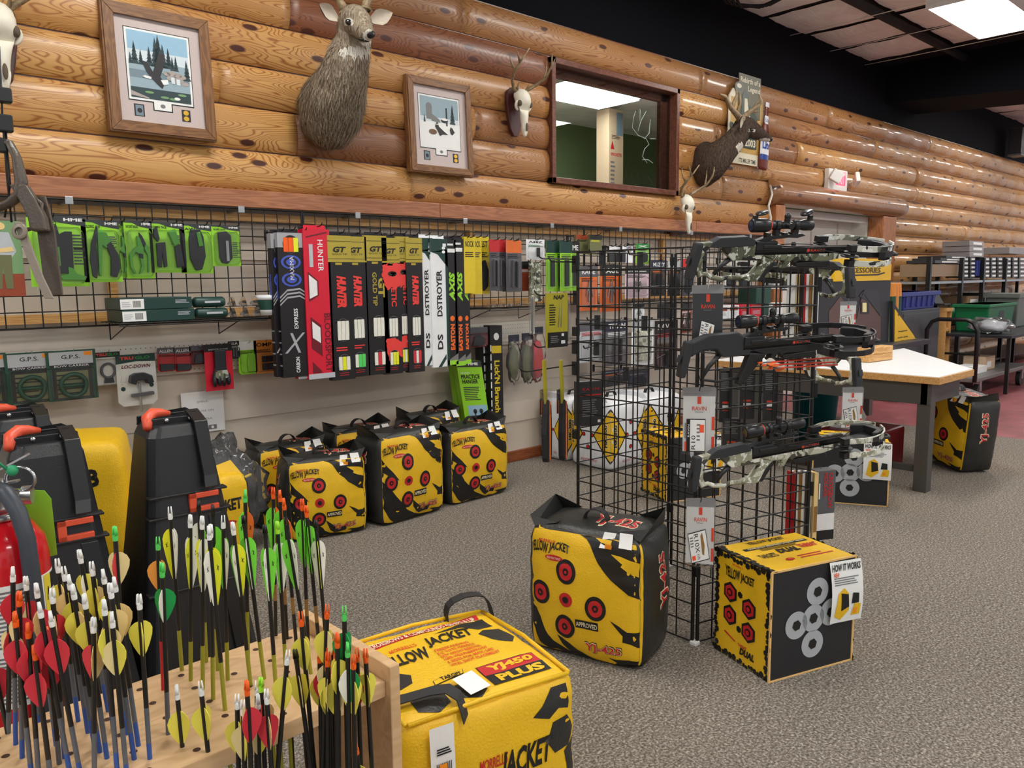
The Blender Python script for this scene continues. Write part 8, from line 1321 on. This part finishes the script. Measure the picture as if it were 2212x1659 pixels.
b = MB(MATS['safe_black']); fnd = lambda u, v, t=0: Vector((u, dy - t, v)); pts = [q(1922, 650), q(1985, 748), q(1922, 748)]; b.prism(pts, fnd, .0, .03); b.bb((D(1880, 0).x * 0 + a.x, dy - .16, z0), (D(1972, 745).x, dy, z0 + .045)); b.build('side_foot', r, bevel=.003)
b = MB(MATS['safe_yellow']); b.prism([q(1925, 668), q(1977, 740), q(1924, 742)], fnd, .031, .036); b.build('side_plate', r); P = Print(fnd, MM('ink'), 0, .002); (x0, y0), (x1, y1) = q(1931, 718), q(1951, 714); P.text('SnapSafe', x0, y0, x1, y1 + .01, 0, 19, bold=.03); (x0, y0), (x1, y1) = q(1930, 731), q(1952, 727); P.text('GUN SAFE', x0, y0, x1, y1 + .01, 0, 19, bold=.02); (x0, y0), (x1, y1) = q(1930, 738), q(1960, 734); P.text('ACCESSORIES', x0, y0, x1, y1 + .01, 0, 19); [P.disc(*q(*p_), .012, 0, 19, 10) for p_ in ((1932, 680), (1968, 727))]; P.build('plate_print', r)
a = wp(1878, 784, z=tz); c = wp(1929, 777, z=tz); r = thing('wood_block', 'two stacked pine offcuts on the workbench', 'wood', (0, 0, 0)); b = MB(MATS['pine']); 
for k in range(2): b = MB(MATS['pine']); b.box(((a.x + c.x) / 2, (a.y + c.y) / 2 + .05, tz + .03 + .055 * k), ((c - a).length, .1, .054), Matrix.Rotation(atan2(c.y - a.y, c.x - a.x), 3, 'Z')); b.build('offcut', r, bevel=.006)
# teal bin and white things under the bench
r = thing('waste_bin', 'teal plastic waste bin behind the tower beside the workbench', 'bin', tuple(wp(1757, 962, z=0))); b = MB(MATS['teal']); b.lathe([(0, 0), (.15, 0), (.19, .52), (.2, .52), (.2, .55), (.18, .55), (.15, .03), (0, .03)], n=24); b.build('bin', r)
q0 = wp(1915, 960, z=0); r = thing('caulk_gun', 'white caulking gun and scraps lying under the workbench', 'tool', (5.85, 2.55, .302)); b = MB(MATS['paper']); b.cyl((-.1, 0, .25), (.12, 0, .05), .03); b.build('tube', r); b = MB(MATS['gps_grey']); b.box((0, .05, .16), (.05, .05, .3), Matrix.Rotation(.5, 3, 'Y')); b.box((0, .02, .01), (.3, .2, .02)); b.build('frame', r); b = MB(MATS['card_brown']); b.box((-.08, .03, .30), (.09, .09, .09)); b.build('cardboard_cap', r)
b = MB(MATS['bs_dark']); b.bb((5.58, 2.3, 0), (6.15, 2.8, .3)); tag(b.build('dark_red_tote', bevel=.02), 'dark red tote on the floor under the workbench', 'tote')
# cabinet, crate
y = 3.52; a = wp(1944, 760, y=y); c = wp(2030, 668, y=y); r = thing('metal_cabinet', 'dark grey metal cabinet under the blue crate', 'cabinet', (a.x, y, 0)); w = c.x - a.x; h = wp(1990, 668, y=y).z; b = MB(MATS['cab_grey']); b.bb((0, 0, 0), (w, .4, h)); b.build('body', r, bevel=.006); b = MB(MATS['cab_grey']); b.bb((.03, -.012, .04), (w - .03, 0, h - .04)); b.build('door', r, bevel=.003)
r = thing('crate', 'dark blue lidded plastic crate on the grey cabinet', 'crate', (a.x + .02, y, h)); ch = wp(1990, 630, y=y).z - h; b = MB(MATS['crate_blue']); b.box((w / 2 - .02, .24, ch / 2), (w * .8, .42, ch), taper=(1.08, 1.08)); b.build('tub', r, bevel=.01); b = MB(MATS['crate_blue']); b.bb((-.03, 0, ch - .05), (w - .0, .48, ch)); [b.bb((w * (.1 + .14 * k), .005, .03), (w * (.1 + .14 * k) + .02, .04, ch - .05)) for k in range(6)]; b.build('rim', r, bevel=.006)
r = thing('laptop', 'black open laptop tilted on the small wooden stand', 'laptop', wp(2045, 660, y=3.5)); b = MB(MATS['card_black']); b.box((.08, .1, .012), (.2, .17, .02)); b.build('base', r, bevel=.004); b = MB(MATS['card_black']); b.box((.06, .15, .1), (.26, .015, .18), Matrix.Rotation(-.5, 3, 'X')); b.build('screen', r, bevel=.004)
q0 = wp(2044, 700, y=3.5); r = thing('wood_stand', 'small wooden shelf stand under the laptop', 'stand', (q0.x, 3.5, 0)); hz = wp(2050, 663, y=3.5).z - .015; b = MB(MATS['benchedge']); b.bb((0, 0, hz - .04), (.2, .18, hz)); b.build('top', r); [MB(MATS['benchedge']).box((x, .09, hz / 2 - .02), (.03, .16, hz - .04)).build('side', r) for x in (.02, .18)]; b = MB(MATS['benchedge']); b.bb((.03, .01, hz * .72), (.17, .17, hz * .72 + .03)); b.build('shelf', r)
# ---- shelving unit with stock
SY0, SY1 = 3.72, 4.3; zt2 = wp(2100, 601, y=SY0).z; x0 = wp(2006, 600, y=SY0).x; x1 = 16.2; r = thing('shelving_unit', 'black metal shelving unit loaded with boxes by the log wall', 'shelving', (x0, SY0, 0)); L_ = x1 - x0
for x in (0, wp(2076, 600, y=SY0).x - x0, wp(2122, 600, y=SY0).x - x0, wp(2170, 600, y=SY0).x - x0, L_):
    for yy in (0, SY1 - SY0): b = MB(MATS['wire']); b.box((x, yy, zt2 * .6), (.05, .05, zt2 * 1.2 if x < .1 else zt2 * 1.2)); b.build('upright', r)
for z in (zt2 - .03, .78, .18): b = MB(MM('zinc' if z > 1 else 'wire')); b.bb((0, -.02, z - .03), (L_, SY1 - SY0 + .02, z)); b.build('shelf', r)
proto = None
def stock(px, py0, py1, wpx, label, base, grp, y=SY0 + .05, z=None, lab=True, d=.35):
    a = wp(px, py1, y=y); c = wp(px + wpx, py0, y=y); h = max(.04, wp(px, py0, y=y).z - a.z - .004); r_ = thing('stock_box', label, 'box', (a.x, y, a.z if z is None else z), 0, grp); b = MB(MATS[base]); b.bb((0, 0, 0), (c.x - a.x - .01, d, h)); b.build('carton', r_, bevel=.003)
    if lab: b = MB(MATS['paper']); w_ = c.x - a.x; b.bb((w_ * .25, -.003, h * .3), (w_ * .85, 0, h * .75)); b.build('label_sticker', r_)
    return h
WORDS = ('bottom', 'second', 'third', 'fourth', 'top')
def column(px, wpx, n, h, base, what, grp, d=.22, y=SY0 + .05):
    for k in range(n): stock(px, 600 - (k + 1) * h, 600 - k * h, wpx, '%s, %s in its stack' % (what, WORDS[k]), base, grp, z=None, d=d, y=y)
G2 = 'labelled stock boxes on the shelving'
for px, what in ((2080, 'black shoe box left of the blue folders'), (2095, 'black shoe box beside the blue folders'), (2126, 'black shoe box in the first column past the post'), (2140, 'black shoe box in the second column past the post'), (2154, 'black shoe box in the third column past the post'), (2172, 'black shoe box in the first column at the right end'), (2187, 'black shoe box in the second column at the right end'), (2201, 'black shoe box at the picture edge')): column(px, 12.5, 5, 9, 'card_black', what, G2)
stock(2006, 570, 598, 66, 'long brown carton at the left end of the shelving', 'card_brown', G2, lab=False); [stock(2020 + 12 * k, 563 - 5 * k, 569 - 5 * k, 56 - 4 * k, 'flat black box on the brown carton, %s' % WORDS[k * 2 if k else 0], 'card_black', G2) for k in range(3)]
column(2104, 26, 5, 9, 'shoe_grey', 'grey shoe box behind the black ones', G2, .3, SY0 + .42); [stock(2094, 555 - 12 * (k + 1), 555 - 12 * k, 32, 'grey shoe box at the tower of the pile, %s' % WORDS[k], 'shoe_grey', G2, y=SY0 + .1) for k in range(3)]; stock(2180, 533, 548, 34, 'wide grey carton on top at the picture edge', 'shoe_grey', G2, lab=False)
for k in range(3): stock(2110 + 4 * k, 562, 596, 4, 'blue folder standing between the boxes, %s' % ('left', 'middle', 'right')[k], 'crate_blue', G2, lab=False, y=SY0 + .02)
zm = .78
q0 = wp(2105, 668, y=SY0 + .05); stock(2088, 640, 668, 28, 'brown carton with white label on the middle shelf', 'card_brown', G2, lab=True)
for k in range(11): stock(2126 + 7 * k, 632 + (k % 2), 660, 5.5, 'black binder standing on the middle shelf, number %s from the post' % ('one', 'two', 'three', 'four', 'five', 'six', 'seven', 'eight', 'nine', 'ten', 'eleven')[k], 'card_black', 'black binders on the shelving', lab=False)
q0 = wp(2088, 668, y=3.65); r = thing('green_kettle', 'small green round container on the shelving', 'container', (q0.x, 3.85, .782)); b = MB(MATS['bin_green']); b.lathe([(0, 0), (.09, 0), (.11, .06), (.1, .14), (.05, .19), (0, .2)], n=20); b.build('pot', r); b = MB(MATS['wire']); b.tube([(-.09, 0, .13), (-.05, 0, .24), (.05, 0, .24), (.09, 0, .13)], .008, 6); b.build('handle', r)
# ---- folding table with bin, platform cart
TZ = .7; r = thing('folding_table', 'black folding table carrying the green bin', 'table'); b = MB(MATS['safe_black']); b.prism([(10.55, 2.82), (13.8, 2.82), (13.8, 3.68), (10.55, 3.68)], up3, TZ - .035, TZ); b.build('table_top', r, bevel=.005)
for x in (10.62, 13.7):
    for y in (2.86, 3.63): b = MB(MATS['wire']); b.box((x, y, TZ / 2 - .02), (.04, .04, TZ - .04)); b.build('leg', r)
b = MB(MATS['wire']); b.cyl((10.62, 3.16, .45), (10.62, 3.62, .45), .015); b.build('brace', r)
q0 = wp(2133, 708, y=3.2); w = wp(2190, 708, y=3.2).x - q0.x; r = thing('storage_bin', 'bright green plastic storage bin on the folding table', 'bin', (q0.x + w / 2, 3.4, TZ)); hb = wp(2160, 656, y=3.2).z - TZ; b = MB(MATS['bin_green']); b.box((0, 0, hb / 2), (w * .88, .36, hb), taper=(1.12, 1.12)); b.build('tub', r, bevel=.015); b = MB(MATS['bin_green']); b.bb((-w / 2 - .02, -.22, hb - .04), (w / 2 + .02, .22, hb)); b.build('rim', r, bevel=.008); b = MB(MATS['safe_black']); b.bb((-.1, -.196, hb * .4), (.1, -.19, hb * .75)); b.build('sticker', r)
q0 = wp(2194, 700, y=3.2); r = thing('storage_bin', 'grey plastic storage bin at the picture edge on the folding table', 'bin', (q0.x + .45, 3.4, TZ)); b = MB(MATS['bin_grey']); b.box((0, 0, .22), (.7, .36, .44), taper=(1.1, 1.1)); b.build('tub', r, bevel=.015); b = MB(MATS['bin_grey']); b.bb((-.42, -.22, .4), (.42, .22, .45)); b.build('rim', r)
r = thing('plastic_bag', 'clear plastic bag of silvery goods on the folding table', 'plastic bag', (10.78, 3.1, TZ)); b = MB(MATS['gps_grey']); blob(b, (0, 0, .09), .14, .16, .08, 4, 16, 10, .3); b.build('contents', r); b = MB(MATS['film']); blob(b, (0, 0, .1), .18, .22, .1, 7, 24, 14, .4); b.build('film', r)
cx = 9.75; r = thing('platform_cart', 'grey platform cart with black hoop handle and caster wheels', 'cart', (cx, 3.2, 0)); b = MB(MATS['cart_grey']); b.bb((0, -.27, .21), (2.1, .27, .26)); b.build('deck', r, bevel=.01)
ya, yb = wp(2000, 760, x=cx).y - 3.2, wp(2108, 780, x=cx).y - 3.2; zh = wp(2050, 690, x=cx).z; b = MB(MATS['wire']); b.tube([(0, ya, .22), (0, ya, zh - .12), (0, ya - .05, zh - .03), (0, ya - .12, zh), (0, yb + .12, zh), (0, yb + .05, zh - .03), (0, yb, zh - .12), (0, yb, .22)], .024, 10); b.build('hoop_handle', r)
for x in (.25, 1.85):
    for y in (-.22, .22): b = MB(MM('tyre', 'zinc')); b.cyl((x, y - .025, .09), (x, y + .025, .09), .09, n=20); b.use(1).bb((x - .03, y - .035, .09), (x + .03, y + .035, .21)); b.build('caster', r)
r = thing('stock_box', 'cream carton on the platform cart', 'box', (cx + .9, 3.1, .262), 0, 'cartons on the cart'); b = MB(MATS['carton_print']); b.bb((0, 0, 0), (.35, .25, .16)); b.build('carton', r, bevel=.004); b = MB(MATS['paper']); b.bb((.05, -.002, .03), (.2, 0, .1)); b.build('label_sticker', r); r = thing('stock_box', 'white paper ream on the platform cart', 'box', (cx + .45, 3.05, .262), 0, 'cartons on the cart'); b = MB(MATS['paper']); b.bb((0, 0, 0), (.34, .24, .08)); b.build('ream', r, bevel=.003)
# orange-tipped arrow shafts in a clear tube beside the display
for k in range(3):
    a = wp(1928 + 6 * k, 612, y=3.1); c = wp(1929 + 6 * k, 680, y=3.1); r = thing('arrow_tube', 'clear arrow tube with amber top beside the counter display, %s' % ('left', 'middle', 'right')[k], 'tube', (0, 0, 0), 0, 'arrow tubes beside the display'); b = MB(MATS['omp']); b.cyl(a, a + (c - a) * .4, .03, n=12); b.build('top_section', r); b = MB(MM('gps_green', 'omp')[k % 2]); b.cyl(a + (c - a) * .4, Vector((c.x, c.y, tz)), .029, n=12); b.build('lower_section', r)
